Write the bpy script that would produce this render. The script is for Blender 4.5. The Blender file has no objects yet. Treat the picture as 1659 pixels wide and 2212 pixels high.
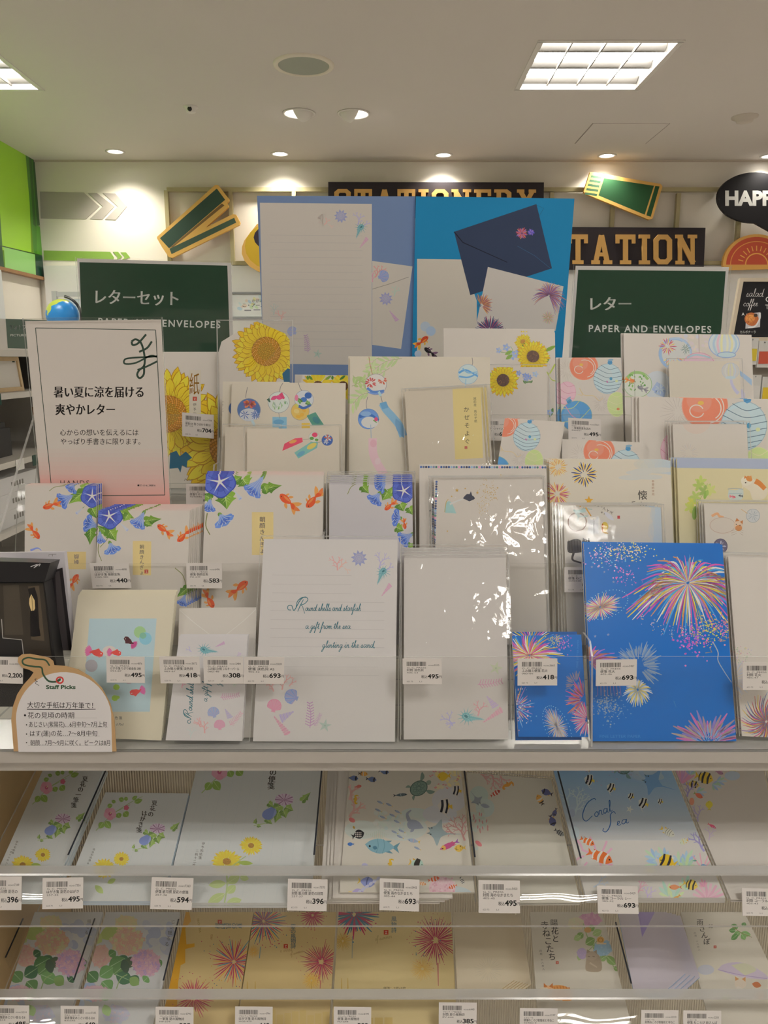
import bpy, math, random
import numpy as np
from mathutils import Vector
R = random.Random(7)
SC = bpy.context.scene
COL = SC.collection
# ---------------------------------------------------------------- camera, exposure, world
W, H, FPX = 1659, 2212, 1660.0
PITCH = math.radians(11.17)
CAM = np.array([0.0, 0.0, 1.45])
FWD = np.array([0.0, math.cos(PITCH), -math.sin(PITCH)])
UP = np.array([0.0, math.sin(PITCH), math.cos(PITCH)])
cd = bpy.data.cameras.new('camera')
cd.sensor_fit = 'VERTICAL'; cd.sensor_height = 24; cd.lens = 24 * FPX / H
cd.clip_start = 0.02; cd.clip_end = 60
cam = bpy.data.objects.new('camera', cd); COL.objects.link(cam)
cam.location = CAM; cam.rotation_euler = (math.pi / 2 - PITCH, 0, 0)
SC.camera = cam
SC.view_settings.view_transform = 'Standard'
SC.view_settings.look = 'None'
SC.view_settings.gamma = 1
SC.view_settings.use_curve_mapping = False
SC.view_settings.exposure = -0.44
LAMP, SPOT = 53.0, 58.0          # strength of the ceiling tubes, watts of the recessed downlights
WARM = (1.0, 0.88, 0.74)
SC.cycles.use_denoising = True
SC.cycles.transparent_max_bounces = 20
SC.cycles.adaptive_threshold = .016
SC.cycles.max_bounces = 8
SC.cycles.diffuse_bounces = 4
SC.cycles.glossy_bounces = 4
SC.cycles.caustics_reflective = False
SC.cycles.caustics_refractive = False
SC.cycles.sample_clamp_indirect = 4
wd = bpy.data.worlds.new('world'); SC.world = wd; wd.use_nodes = True
wd.node_tree.nodes['Background'].inputs[0].default_value = (1, .95, .9, 1)
wd.node_tree.nodes['Background'].inputs[1].default_value = 0.05
CEIL = 2.87
# ---------------------------------------------------------------- colour and materials
def lin1(v): return v / 12.92 if v <= .04045 else ((v + .055) / 1.055) ** 2.4
def lin(h): return [lin1(int(h[i:i + 2], 16) / 255) for i in (0, 2, 4)]
REF = lin('cdc8c2')
def C(h):                         # an ink or paper colour under this shop's warm light -> its own colour
    return tuple(min(.93, .80 * a / b) for a, b in zip(lin(h), REF))
def mix(a, b, t):
    return ''.join('%02x' % int(round(int(a[i:i + 2], 16) * (1 - t) + int(b[i:i + 2], 16) * t)) for i in (0, 2, 4))
PAPER = 'cdc4b9'
_M = {}
def mat(name, base=(.8, .8, .8), rough=.5, spec=.5, attr=False, emit=None, bump=0, bscale=200, noise=0, nscale=6, metal=0, coat=0):
    if name in _M: return _M[name]
    m = bpy.data.materials.new(name); m.use_nodes = True; _M[name] = m
    nt = m.node_tree; N = nt.nodes; L = nt.links; b = N['Principled BSDF']
    b.inputs['Base Color'].default_value = (*base, 1); b.inputs['Roughness'].default_value = rough
    b.inputs['Specular IOR Level'].default_value = spec; b.inputs['Metallic'].default_value = metal
    b.inputs['Coat Weight'].default_value = coat; b.inputs['Coat Roughness'].default_value = .03
    if attr:
        a = N.new('ShaderNodeVertexColor'); a.layer_name = 'Col'; L.new(a.outputs[0], b.inputs['Base Color'])
    if noise:
        tc = N.new('ShaderNodeTexCoord'); n = N.new('ShaderNodeTexNoise'); n.inputs['Scale'].default_value = nscale
        n.inputs['Detail'].default_value = 5
        L.new(tc.outputs['Object'], n.inputs['Vector'])
        r = N.new('ShaderNodeMixRGB'); r.blend_type = 'MIX'
        r.inputs[1].default_value = (*[c * (1 - noise) for c in base], 1); r.inputs[2].default_value = (*[min(1, c * (1 + noise)) for c in base], 1)
        L.new(n.outputs['Fac'], r.inputs[0]); L.new(r.outputs[0], b.inputs['Base Color'])
    if bump:
        tc = N.new('ShaderNodeTexCoord'); n = N.new('ShaderNodeTexNoise'); n.inputs['Scale'].default_value = bscale
        L.new(tc.outputs['Object'], n.inputs['Vector'])
        bu = N.new('ShaderNodeBump'); bu.inputs['Strength'].default_value = bump; bu.inputs['Distance'].default_value = .001
        L.new(n.outputs['Fac'], bu.inputs['Height']); L.new(bu.outputs[0], b.inputs['Normal'])
    if emit:
        b.inputs['Emission Color'].default_value = (*emit[0], 1); b.inputs['Emission Strength'].default_value = emit[1]
    return m
def clear(name, tint=(.97, .97, .97), gloss=.05, rough=.04, fres=.3, bump=0, bscale=30, stretch=(1, 1, 1), haze=0):
    """thin clear sheet: straight-through view, fresnel reflection, a little haze"""
    if name in _M: return _M[name]
    m = bpy.data.materials.new(name); m.use_nodes = True; _M[name] = m
    nt = m.node_tree; N = nt.nodes; L = nt.links
    for n in list(N): N.remove(n)
    o = N.new('ShaderNodeOutputMaterial'); t = N.new('ShaderNodeBsdfTransparent'); g = N.new('ShaderNodeBsdfGlossy')
    t.inputs[0].default_value = (*tint, 1); g.inputs['Roughness'].default_value = rough
    g.inputs['Color'].default_value = (1, 1, 1, 1)
    lw = N.new('ShaderNodeLayerWeight'); lw.inputs[0].default_value = fres
    mr = N.new('ShaderNodeMapRange'); mr.inputs[3].default_value = gloss; mr.inputs[4].default_value = .38
    L.new(lw.outputs['Fresnel'], mr.inputs[0])
    ge = N.new('ShaderNodeNewGeometry'); mu = N.new('ShaderNodeMath'); mu.operation = 'SUBTRACT'; mu.use_clamp = True
    L.new(mr.outputs[0], mu.inputs[0]); L.new(ge.outputs['Backfacing'], mu.inputs[1])
    mx = N.new('ShaderNodeMixShader'); L.new(mu.outputs[0], mx.inputs[0]); L.new(t.outputs[0], mx.inputs[1]); L.new(g.outputs[0], mx.inputs[2])
    last = mx
    if haze:
        d = N.new('ShaderNodeBsdfDiffuse'); d.inputs[0].default_value = (.85, .85, .83, 1)
        m2 = N.new('ShaderNodeMixShader'); m2.inputs[0].default_value = haze
        L.new(mx.outputs[0], m2.inputs[1]); L.new(d.outputs[0], m2.inputs[2]); last = m2
    L.new(last.outputs[0], o.inputs[0])
    if bump:
        tc = N.new('ShaderNodeTexCoord'); mp = N.new('ShaderNodeMapping'); mp.inputs['Scale'].default_value = stretch
        n = N.new('ShaderNodeTexNoise'); n.inputs['Scale'].default_value = bscale; n.inputs['Detail'].default_value = 2; n.inputs['Distortion'].default_value = .6
        L.new(tc.outputs['Object'], mp.inputs[0]); L.new(mp.outputs[0], n.inputs['Vector'])
        bu = N.new('ShaderNodeBump'); bu.inputs['Strength'].default_value = 1; bu.inputs['Distance'].default_value = bump
        L.new(n.outputs['Fac'], bu.inputs['Height'])
        L.new(bu.outputs[0], g.inputs['Normal'])
    return m
PRINT = mat('printed_paper', rough=.55, spec=.35, attr=True)
GLOSSY = mat('printed_acrylic', rough=.12, spec=.5, attr=True, coat=1)
GLOSSCARD = mat('coated_card', rough=.3, spec=.5, attr=True)
BOARD = mat('painted_board', rough=.6, spec=.3, attr=True)
ACRYL = clear('clear_acrylic', tint=(.985, .985, .98), gloss=.0, rough=.02, haze=.012)
LIPM = clear('curved_clear_acrylic', tint=(.98, .98, .975), gloss=.03, rough=.02, haze=.02, bump=.0016, bscale=9, stretch=(.7, 1, 1))
FILM = clear('cellophane', tint=(.985, .985, .985), gloss=.045, rough=.03, bump=.0014, bscale=44, stretch=(1, 1, .55))
FILM2 = clear('smooth_cellophane', tint=(.985, .985, .985), gloss=.01, rough=.05, bump=.0004, bscale=30, stretch=(1, 1, .4))
def edge_mat(name, a, f, col=(.8, .8, .78)):
    m = clear(name, tint=(f, f, f), gloss=.12, rough=.15, haze=a); return m
EDGE = edge_mat('acrylic_cut_edge', .42, .75)
DARKEDGE = mat('dark_cut_edge', (.035, .04, .055), .3)
WHITEM = mat('white_enamel', (.80, .77, .72), .35, .5)
CREAM = mat('cream_wall_paint', (.84, .79, .71), .8, .2, bump=.15, bscale=300, noise=.02, nscale=3)
CEILM = mat('ceiling_paint', (.70, .655, .61), .9, .1, bump=.2, bscale=160, noise=.015, nscale=2)
# ---------------------------------------------------------------- rays and planes
def rays(px):
    px = np.asarray(px, float).reshape(-1, 2)
    x = (px[:, 0] - W / 2) / FPX; y = (H / 2 - px[:, 1]) / FPX
    return FWD[None] + x[:, None] * np.array([[1., 0, 0]]) + y[:, None] * UP[None]
class Plane:
    def __init__(s, o, n): s.o = np.array(o, float); s.n = np.array(n, float) / np.linalg.norm(n)
    def hit(s, px):
        d = rays(px); t = ((s.o - CAM) @ s.n) / (d @ s.n); return CAM + d * t[:, None]
    def off(s, k): return Plane(s.o + s.n * k, s.n)
def lean(y, z, deg, off=0, yaw=0, x=0):
    a = math.radians(deg); w = math.radians(yaw)
    n = np.array([math.sin(w) * math.cos(a), -math.cos(a) * math.cos(w), math.sin(a)])
    return Plane(np.array([x, y, z]) + n * off, n)
def proj(p):
    v = np.asarray(p, float) - CAM; d = v @ FWD
    return np.stack([W / 2 + FPX * v[:, 0] / d, H / 2 - FPX * (v @ UP) / d], 1)
# ---------------------------------------------------------------- objects
def tag(o, label=None, cat=None, group=None, kind=None):
    if label: o['label'] = label
    if cat: o['category'] = cat
    if group: o['group'] = group
    if kind: o['kind'] = kind
    return o
def link(name, me, parent=None, loc=None):
    o = bpy.data.objects.new(name, me); COL.objects.link(o)
    if loc is not None: o.location = loc
    if parent: o.parent = parent
    return o
def empty(name, loc, label, cat, group=None):
    o = bpy.data.objects.new(name, None); o.empty_display_size = .02; COL.objects.link(o); o.location = loc
    return tag(o, label, cat, group)
def copy_tree(o, d):
    c = o.copy(); COL.objects.link(c); c.location = Vector(o.location) + Vector(d)
    for k in o.children:
        q = k.copy(); COL.objects.link(q); q.parent = c
    return c
class MB:
    """collects faces with a material index and colour; builds ONE mesh object"""
    def __init__(s): s.v = []; s.f = []; s.m = []; s.c = []; s.sm = []
    def face(s, pts, m=0, c=(.8, .8, .8), smooth=False):
        b = len(s.v); s.v.extend([tuple(p) for p in pts]); s.f.append(tuple(range(b, b + len(pts)))); s.m.append(m); s.c.append(c); s.sm.append(smooth)
    def hexa(s, q0, q1, m=0, c=(.8, .8, .8), ms=None, cs=None):
        """solid between polygons q0 (outward front) and q1 (same order, back)"""
        s.face(q0, m, c); s.face(list(q1)[::-1], m, c); n = len(q0)
        ms = m if ms is None else ms; cs = c if cs is None else cs
        for i in range(n):
            j = (i + 1) % n; s.face([q0[i], q1[i], q1[j], q0[j]], ms, cs)
    def box(s, x0, x1, y0, y1, z0, z1, m=0, c=(.8, .8, .8), ms=None):
        s.hexa([(x0, y0, z0), (x1, y0, z0), (x1, y0, z1), (x0, y0, z1)], [(x0, y1, z0), (x1, y1, z0), (x1, y1, z1), (x0, y1, z1)], m, c, ms)
    def grid(s, P, m=0, c=(.8, .8, .8), smooth=True):
        b = len(s.v); n, k = len(P), len(P[0])
        for r in P: s.v.extend([tuple(p) for p in r])
        for i in range(n - 1):
            for j in range(k - 1):
                s.f.append((b + i * k + j, b + i * k + j + 1, b + (i + 1) * k + j + 1, b + (i + 1) * k + j)); s.m.append(m); s.c.append(c); s.sm.append(smooth)
    def lathe(s, o, ax, prof, n=24, m=0, c=(.8, .8, .8)):
        o = np.array(o, float); ax = np.array(ax, float); ax /= np.linalg.norm(ax)
        u = np.cross(ax, [1, 0, 0] if abs(ax[0]) < .8 else [0, 1, 0]); u /= np.linalg.norm(u); w = np.cross(ax, u)
        s.grid([[o + ax * h + r * (math.cos(t) * u + math.sin(t) * w) for t in np.linspace(0, 2 * math.pi, n + 1)] for r, h in prof], m, c)
    def tube(s, pts, r, n=8, m=0, c=(.8, .8, .8)):
        pts = [np.array(p, float) for p in pts]; rows = []
        for i, p in enumerate(pts):
            t = pts[min(i + 1, len(pts) - 1)] - pts[max(i - 1, 0)]; t /= np.linalg.norm(t)
            u = np.cross(t, [0, 0, 1] if abs(t[2]) < .9 else [1, 0, 0]); u /= np.linalg.norm(u); w = np.cross(t, u)
            rows.append([p + r * (math.cos(a) * u + math.sin(a) * w) for a in np.linspace(0, 2 * math.pi, n + 1)])
        s.grid(rows, m, c); s.face(rows[0][:-1], m, c); s.face(rows[-1][:-1][::-1], m, c)
    def build(s, name, mats, parent=None, loc=None, origin=None):
        v = np.array(s.v, float); o = np.zeros(3)
        if parent is not None: o = np.array(parent.matrix_world.translation if False else WORLD.get(parent.name, (0, 0, 0)))
        if loc == 'base':
            o = np.array([(v[:, 0].min() + v[:, 0].max()) / 2, (v[:, 1].min() + v[:, 1].max()) / 2, v[:, 2].min()])
        me = bpy.data.meshes.new(name); me.from_pydata((v - o).tolist(), [], s.f); 
        for k in (mats if isinstance(mats, (list, tuple)) else [mats]): me.materials.append(k)
        me.polygons.foreach_set('material_index', s.m); me.polygons.foreach_set('use_smooth', s.sm)
        a = me.attributes.new('Col', 'FLOAT_COLOR', 'CORNER')
        cc = np.ones((len(me.loops), 4), np.float32); k = 0
        for f, c in zip(s.f, s.c): cc[k:k + len(f), :3] = c; k += len(f)
        a.data.foreach_set('color', cc.ravel()); me.update()
        ob = link(name, me, parent)
        if loc == 'base': ob.location = o; WORLD[ob.name] = tuple(o)
        return ob
WORLD = {}
def thing(name, loc, label, cat, group=None):
    o = empty(name, loc, label, cat, group); WORLD[o.name] = tuple(loc); return o
# ---------------------------------------------------------------- flat text as polygons
_T = {}
def glyphs(s, bold=0, shear=0, sp=1):
    k = (s, bold, shear, sp)
    if k not in _T:
        c = bpy.data.curves.new('t', 'FONT'); c.body = s; c.size = 1; c.resolution_u = 3; c.offset = bold; c.shear = shear; c.space_character = sp
        o = bpy.data.objects.new('t', c); m = o.to_mesh()
        v = [(p.co.x, -p.co.y) for p in m.vertices]; polys = [[v[i] for i in f.vertices] for f in m.polygons]
        o.to_mesh_clear(); bpy.data.objects.remove(o); bpy.data.curves.remove(c)
        _T[k] = (polys, min((p[0] for p in v), default=0), max((p[0] for p in v), default=0), min((p[1] for p in v), default=0), max((p[1] for p in v), default=0))
    return _T[k]
def smooth(pts, n=6):
    pts = [np.array(p, float) for p in pts]
    if len(pts) < 3: return [pts[0] * (1 - t) + pts[-1] * t for t in np.linspace(0, 1, 3)]
    P = [2 * pts[0] - pts[1]] + pts + [2 * pts[-1] - pts[-2]]; out = []
    for i in range(1, len(P) - 2):
        a, b, c, d = P[i - 1:i + 3]
        for k in range(n):
            t = k / n; out.append(.5 * (2 * b + (c - a) * t + (2 * a - 5 * b + 4 * c - d) * t * t + (3 * b - a - 3 * c + d) * t ** 3))
    out.append(pts[-1]); return out
def clip(poly, q):
    for i in range(len(q)):
        if len(poly) < 3: return []
        a, b = q[i], q[(i + 1) % len(q)]; nx, ny = -(b[1] - a[1]), b[0] - a[0]
        ds = [(p[0] - a[0]) * nx + (p[1] - a[1]) * ny for p in poly]
        if min(ds) >= 0: continue
        if max(ds) <= 0: return []
        out = []
        for k in range(len(poly)):
            p, d, p2, d2 = poly[k], ds[k], poly[(k + 1) % len(poly)], ds[(k + 1) % len(poly)]
            if d >= 0: out.append(p)
            if (d >= 0) != (d2 >= 0): t = d / (d - d2); out.append((p[0] + (p2[0] - p[0]) * t, p[1] + (p2[1] - p[1]) * t))
        poly = out
    return poly
EPS = 6e-6
class Art:
    """ink shapes on one sheet, drawn in a 2-D frame and laid onto the sheet's plane"""
    def __init__(s, quad): s.q = quad; s.P = []; s.lay = 1; s.soft = 0; s.base = PAPER; s.fr(0, 0, 1)
    def fr(s, x0, y0, k): s.A = (x0, y0, k, 0, 0, k); s.k = k; return s
    def aff(s, o, ex, ey): s.A = (o[0], o[1], ex[0], ex[1], ey[0], ey[1]); s.k = math.hypot(*ex); return s
    def on(s, cx, cy, sc=1, rot=0, fl=1):
        s._b = getattr(s, '_b', []); s._b.append(s.A); a = math.radians(rot); o = s.m((cx, cy)); A = s.A
        e = lambda u, v: (A[2] * u + A[4] * v, A[3] * u + A[5] * v)
        ex = e(sc * fl * math.cos(a), sc * fl * math.sin(a)); ey = e(-sc * math.sin(a), sc * math.cos(a)); s.A = (*o, *ex, *ey); return s
    def end(s): s.A = s._b.pop()
    def m(s, p): A = s.A; return (A[0] + A[2] * p[0] + A[4] * p[1], A[1] + A[3] * p[0] + A[5] * p[1])
    def poly(s, pts, c, same=False):
        if not same: s.lay += 1
        p = [s.m(x) for x in pts]
        if s.q: p = clip(p, s.q)
        if len(p) >= 3: s.P.append((p, mix(c, s.base, s.soft) if s.soft and isinstance(c, str) else c, s.lay))
    def rect(s, x0, y0, x1, y1, c, same=False): s.poly([(x0, y0), (x1, y0), (x1, y1), (x0, y1)], c, same)
    def ell(s, cx, cy, rx, ry=None, c='000000', rot=0, n=20, a0=0, a1=360, same=False):
        ry = rx if ry is None else ry; ca, sa = math.cos(math.radians(rot)), math.sin(math.radians(rot))
        s.poly([(cx + rx * math.cos(t) * ca - ry * math.sin(t) * sa, cy + rx * math.cos(t) * sa + ry * math.sin(t) * ca) for t in np.radians(np.linspace(a0, a1, n, endpoint=a1 - a0 < 360))], c, same)
    def ring(s, cx, cy, rx, ry, w, c, rot=0, a0=0, a1=360, n=28):
        ca, sa = math.cos(math.radians(rot)), math.sin(math.radians(rot))
        s.stroke([(cx + rx * math.cos(t) * ca - ry * math.sin(t) * sa, cy + rx * math.cos(t) * sa + ry * math.sin(t) * ca) for t in np.radians(np.linspace(a0, a1, n))], w, w, c, raw=True)
    def stroke(s, pts, w0, w1, c, n=5, raw=False, same=False, mid=None):
        p = [np.array(q, float) for q in pts] if raw else smooth(pts, n); k = len(p)
        if not same: s.lay += 1
        L, Rr = [], []
        for i in range(k):
            t = p[min(i + 1, k - 1)] - p[max(i - 1, 0)]; l = math.hypot(*t) or 1; u = i / (k - 1)
            w = w0 + (w1 - w0) * u if mid is None else ((w0 + (mid - w0) * u * 2) if u < .5 else (mid + (w1 - mid) * (u * 2 - 1)))
            nn = np.array([-t[1], t[0]]) / l * w / 2; L.append(p[i] + nn); Rr.append(p[i] - nn)
        for i in range(k - 1): s.poly([L[i], L[i + 1], Rr[i + 1], Rr[i]], c, True)
    def leaf(s, x0, y0, x1, y1, w, c, bend=0, vein=None, tip=.5, n=7, same=False):
        dx, dy = x1 - x0, y1 - y0; a, b = [], []
        for i in range(n + 1):
            t = i / n; q = (math.sin(math.pi * t ** (math.log(.5) / math.log(tip)))) ** .8 * w / 2; bb = bend * math.sin(math.pi * t)
            l = math.hypot(dx, dy) or 1; px, py = x0 + dx * t - dy / l * bb, y0 + dy * t + dx / l * bb
            a.append((px - dy / l * q, py + dx / l * q)); b.append((px + dy / l * q, py - dx / l * q))
        s.poly(a + b[::-1][1:-1], c, same)
        if vein:
            l = math.hypot(dx, dy) or 1; s.stroke([(x0, y0), ((x0 + x1) / 2 - dy / l * bend, (y0 + y1) / 2 + dx / l * bend), (x1, y1)], w * .07, w * .02, vein)
    def dots(s, pts, r, cols):
        s.lay += 1
        for i, p in enumerate(pts):
            rr = r if not isinstance(r, (tuple, list)) else R.uniform(*r)
            s.ell(p[0], p[1], rr, rr, cols[i % len(cols)] if isinstance(cols, (list, tuple)) else cols, n=7, same=True)
    def text(s, x, y, t, size, c, w=None, bold=0, rot=0, shear=0, al=0, sp=1):
        em = None
        if bold > 0 and any(ord(z) > 0x2e80 for z in t): em, bold = bold * 1.6, 0
        P, x0, x1, *_ = glyphs(t, bold, shear, sp); kx = size
        if w: kx = w / max(x1 - x0, 1e-6)
        s.on(x, y, 1, rot); s.lay += 1; d = x0 + (x1 - x0) * al if al else (x0 if w else 0)
        for o in ((0,) if em is None else (-em / 2, em / 2)):
            for q in P: s.poly([((a - d + o) * kx, b * size) for a, b in q], c, True)
        s.end()
    def vtext(s, x, y, t, size, c, step=None, bold=0, rot=0, dx=0, sx=1):
        s.lay += 1; step = step or size
        s.on(x, y, 1, rot)
        for i, ch in enumerate(t):
            if ch in ' \u3000': continue
            em = bold * 1.6 if bold > 0 else None
            P, x0, x1, y0, y1 = glyphs(ch, min(bold, 0))
            cx, cy = (x0 + x1) / 2, -.38
            for o in ((0,) if em is None else (-em / 2, em / 2)):
                for q in P: s.poly([((a - cx + o) * size * sx + dx * i, (b - cy) * size + step * (i + .5)) for a, b in q], c, True)
        s.end()
    def levels(s):                # shapes share a level unless they lie over one another
        g = {}
        for q, c, l in s.P:
            xs, ys = [p[0] for p in q], [p[1] for p in q]; b = g.setdefault(l, [1e9, 1e9, -1e9, -1e9])
            b[0] = min(b[0], *xs); b[1] = min(b[1], *ys); b[2] = max(b[2], *xs); b[3] = max(b[3], *ys)
        ks = sorted(g); B = np.array([g[q] for q in ks]); L_ = np.zeros(len(ks), int)
        for i in range(1, len(ks)):
            m = (B[:i, 0] < B[i, 2]) & (B[:i, 2] > B[i, 0]) & (B[:i, 1] < B[i, 3]) & (B[:i, 3] > B[i, 1])
            if m.any(): L_[i] = L_[:i][m].max() + 1
        return dict(zip(ks, L_.tolist()))
    def emit(s, mb, plane, m=0, up=0):
        if not s.P: return
        lv = s.levels(); ep = min(EPS, .0005 / (max(lv.values()) + 1))
        allp = np.array([p for q, _, _ in s.P for p in q]); hit = plane.hit(allp); k = 0
        for q, c, l in s.P:
            h = hit[k:k + len(q)] + plane.n * ((lv[l] + 1) * ep + up); k += len(q)
            mb.face(h, m, C(c) if isinstance(c, str) else c)
def card(name, label, cat, pl, q, art=None, t=.002, col=PAPER, group=None, off=0, base=None, frame=None, n=0, gap=None, step=0, m=None, side=None, film=None, outline=None, parent=None, clabel=None, dx=0, top=None, clipped=True):
    """a sheet or pad: q = photo corners (tl, tr[, br, bl]) laid on the plane; without br/bl it runs down to the row's base line"""
    p = pl.off(off) if off else pl
    if outline:
        K = p.hit(outline)
    else:
        A, B = p.hit(q[:2]); e1 = (B - A); e1 /= np.linalg.norm(e1); e2 = np.cross(e1, p.n); e2 /= np.linalg.norm(e2)
        if e2[2] > 0: e2 = -e2
        if len(q) == 4:
            Dd, Cc = p.hit(q[2:])
            if cat != 'price ticket' and pl.o[1] < 1.05:
                for X, T_ in ((Dd, B), (Cc, A)):
                    if p.n[2] > .7: lim, ax = pl.o[1] + .0016 + .8 * max(off, 0) + (.002 if film else 0), 1
                    else: lim, ax = pl.o[2] + p.n[2] * max(t, 0), 2
                    if X[ax] < lim: X += (T_ - X) * (lim - X[ax]) / (T_[ax] - X[ax])
            K = np.array([A, B, Dd, Cc])
        else:
            zb = pl.o[2] + p.n[2] * (max(off, 0) + t)
            hl = (zb - A[2]) / e2[2]; hr = (zb - B[2]) / e2[2]; h = min(hl, hr)
            if h > .30: h = .30
            K = np.array([A, B, B + e2 * h, A + e2 * h])
    px = proj(K); area = sum(px[i][0] * px[(i + 1) % len(px)][1] - px[(i + 1) % len(px)][0] * px[i][1] for i in range(len(px)))
    F = K if area < 0 else K[::-1]
    mb = MB(); c = C(col); Bk = F - p.n * t
    mb.hexa([tuple(x) for x in F], [tuple(x) for x in Bk], 0, c, cs=C(side) if side else c)
    if top:
        k = max(range(len(F)), key=lambda i: F[i][2] + F[(i + 1) % len(F)][2]); mb.c[2 + k] = C(top)
    if art:
        cp = [tuple(x) for x in (px if area > 0 else px[::-1])]
        a = Art(cp if (clipped and not outline) or clipped == 2 else None)
        art(a); a.emit(mb, p)
    ob = mb.build(name, m or PRINT, parent, None if parent else 'base')
    if parent is None: tag(ob, label, cat, group)
    if film and parent is None:
        A, B, Cc, Dd = (K if not outline else None); g = MB(); mg = .0035; rows = []
        u = (B - A) / np.linalg.norm(B - A); v = (Dd - A) / np.linalg.norm(Dd - A); w_, h_ = np.linalg.norm(B - A), np.linalg.norm(Dd - A)
        nn = np.cross(u, v); nn /= np.linalg.norm(nn); nn = nn if nn @ p.n > 0 else -nn
        ny, nx = 14, 10; ph = R.random() * 9
        for i in range(ny + 1):
            r = []
            for j in range(nx + 1):
                a, b = j / nx, i / ny; ed = min(a, 1 - a, b, 1 - b)
                zz = .0007 + .0006 * math.sin(a * 5 + ph) * math.sin(b * 4 + ph * 2) + .0005 * min(1, ed * 5)
                pt = A + u * (-mg + a * (w_ + 2 * mg)) + v * (-mg + b * (h_ + mg)) + nn * zz
                r.append(pt)
            rows.append(r)
        g.grid(rows[::-1], 0)
        e = lambda P0, P1, wd, d: g.face([P0, P1, P1 + d * wd, P0 + d * wd], 1)
        e(A - u * mg - v * mg + nn * .0012, B + u * mg - v * mg + nn * .0012, .0011, v)
        e(B + u * mg - v * mg + nn * .0012, Cc + u * mg + nn * .0012, .0009, -u)
        e(A - u * mg - v * mg + nn * .0012, Dd - u * mg + nn * .0012, .0007, u)
        s = g.build('sleeve', [film, EDGE], ob); s['label'] = 'clear glossy sleeve'
    if n:
        gp = gap or t + .0006
        d = -p.n * gp
        for i in range(1, n + 1):
            dd = d * i + np.array([R.uniform(-.0006, .0006) + dx * i, 0, 0]) + np.array([0, p.n[2], math.hypot(p.n[0], p.n[1])]) * (R.uniform(0, .0004) + step * i + (p.n[2] / math.hypot(p.n[0], p.n[1]) * gp * i if p.n[2] < .7 else 0))
            k = copy_tree(ob, dd); k['label'] = clabel or (label.split(',')[0] + ', one behind it'); k['group'] = group or label
    if n: ob['group'] = group or label
    return ob
# ================================================================ ink drawings
SCR = {
 'a': ([[(.9, .9), (.4, 1), (.1, .5), (.3, .05), (.7, .3), (.95, .95), (.85, .2), (1.05, 0), (1.3, .2)]], 1.2),
 'c': ([[(.75, .8), (.5, 1), (.1, .5), (.35, 0), (.9, .2)]], .85),
 'd': ([[(.8, .85), (.4, 1), (.1, .5), (.3, .03), (.7, .35), (1.2, 2.3), (.88, .2), (1.05, 0), (1.3, .2)]], 1.25),
 'e': ([[(0, .2), (.5, .6), (.5, .95), (.25, .9), (.15, .3), (.4, 0), (.8, .25)]], .78),
 'f': ([[(0, .2), (.6, 1.6), (.7, 2.3), (.45, 2.0), (.15, 0), (-.15, -1.3), (0, -1.2), (.3, .1), (.7, .3)]], .65),
 'g': ([[(.8, .9), (.4, 1), (.1, .5), (.3, .05), (.7, .4), (.85, .95), (.5, -.6), (.1, -1.4), (0, -1.0), (.5, -.2), (1.1, .2)]], 1.05),
 'h': ([[(0, .1), (.5, 1.6), (.65, 2.3), (.45, 2.2), (.15, 0), (.4, .9), (.65, .85), (.65, .1), (.85, 0), (1.05, .2)]], 1.0),
 'i': ([[(0, .2), (.25, 1), (.17, .2), (.35, 0), (.6, .2)], [(.38, 1.5), (.44, 1.7)]], .58),
 'l': ([[(0, .1), (.5, 1.5), (.6, 2.3), (.4, 2.1), (.22, .3), (.42, 0), (.7, .2)]], .62),
 'm': ([[(0, .85), (.15, .9), (.12, 0), (.2, .5), (.45, .95), (.55, .75), (.5, 0), (.6, .5), (.88, .95), (1.0, .75), (.95, .1), (1.15, 0), (1.35, .2)]], 1.3),
 'n': ([[(0, .85), (.15, .9), (.12, 0), (.2, .5), (.5, .95), (.65, .75), (.62, .1), (.8, 0), (1.05, .2)]], 1.0),
 'o': ([[(.6, 1), (.15, .7), (.15, .2), (.5, 0), (.85, .4), (.75, .9), (.5, 1), (.9, .8), (1.1, .85)]], 1.0),
 'r': ([[(0, .2), (.2, 1.05), (.3, .9), (.55, .95), (.5, .2), (.65, 0), (.9, .2)]], .85),
 's': ([[(0, .1), (.45, 1), (.55, .5), (.45, .05), (.12, .1), (.6, .03), (.9, .2)]], .85),
 't': ([[(0, .2), (.35, 1), (.55, 1.9), (.32, .3), (.5, 0), (.75, .2)], [(.1, 1.4), (.75, 1.52)]], .7),
 'u': ([[(0, .2), (.12, .95), (.1, .2), (.35, 0), (.65, .4), (.78, .95), (.72, .15), (.9, 0), (1.1, .2)]], 1.05),
 ',': ([[(.1, .1), (.12, 0), (0, -.35)]], .3), ' ': ([], .55), '.': ([[(.1, .05), (.14, .0)]], .3),
 'R': ([[(-1.3, .2), (-1.9, .3), (-2.0, 1), (-1.3, 1.1), (-1, .5), (-.6, .2), (.3, 2.2), (1.2, 2.8), (1.8, 2.3), (1.3, 1.5), (.6, 1.2), (.9, .9), (1.5, -.5)], [(.9, 2.3), (.4, 1), (.05, -.1)], [(-.4, .9), (-.2, 2), (.6, 2.7), (1.3, 2.7)]], 1.75),
 'C': ([[(2.4, 2.2), (2.2, 2.5), (1.2, 2.2), (.35, 1.2), (.2, .4), (.6, 0), (1.5, .4)]], 1.5),
 'S': ([[(2.0, 2.2), (1.7, 2.6), (1.1, 2.2), (1.0, 1), (.6, .1), (0, -.4), (-.5, -.1), (-.3, .3)]], 1.9)}
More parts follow.
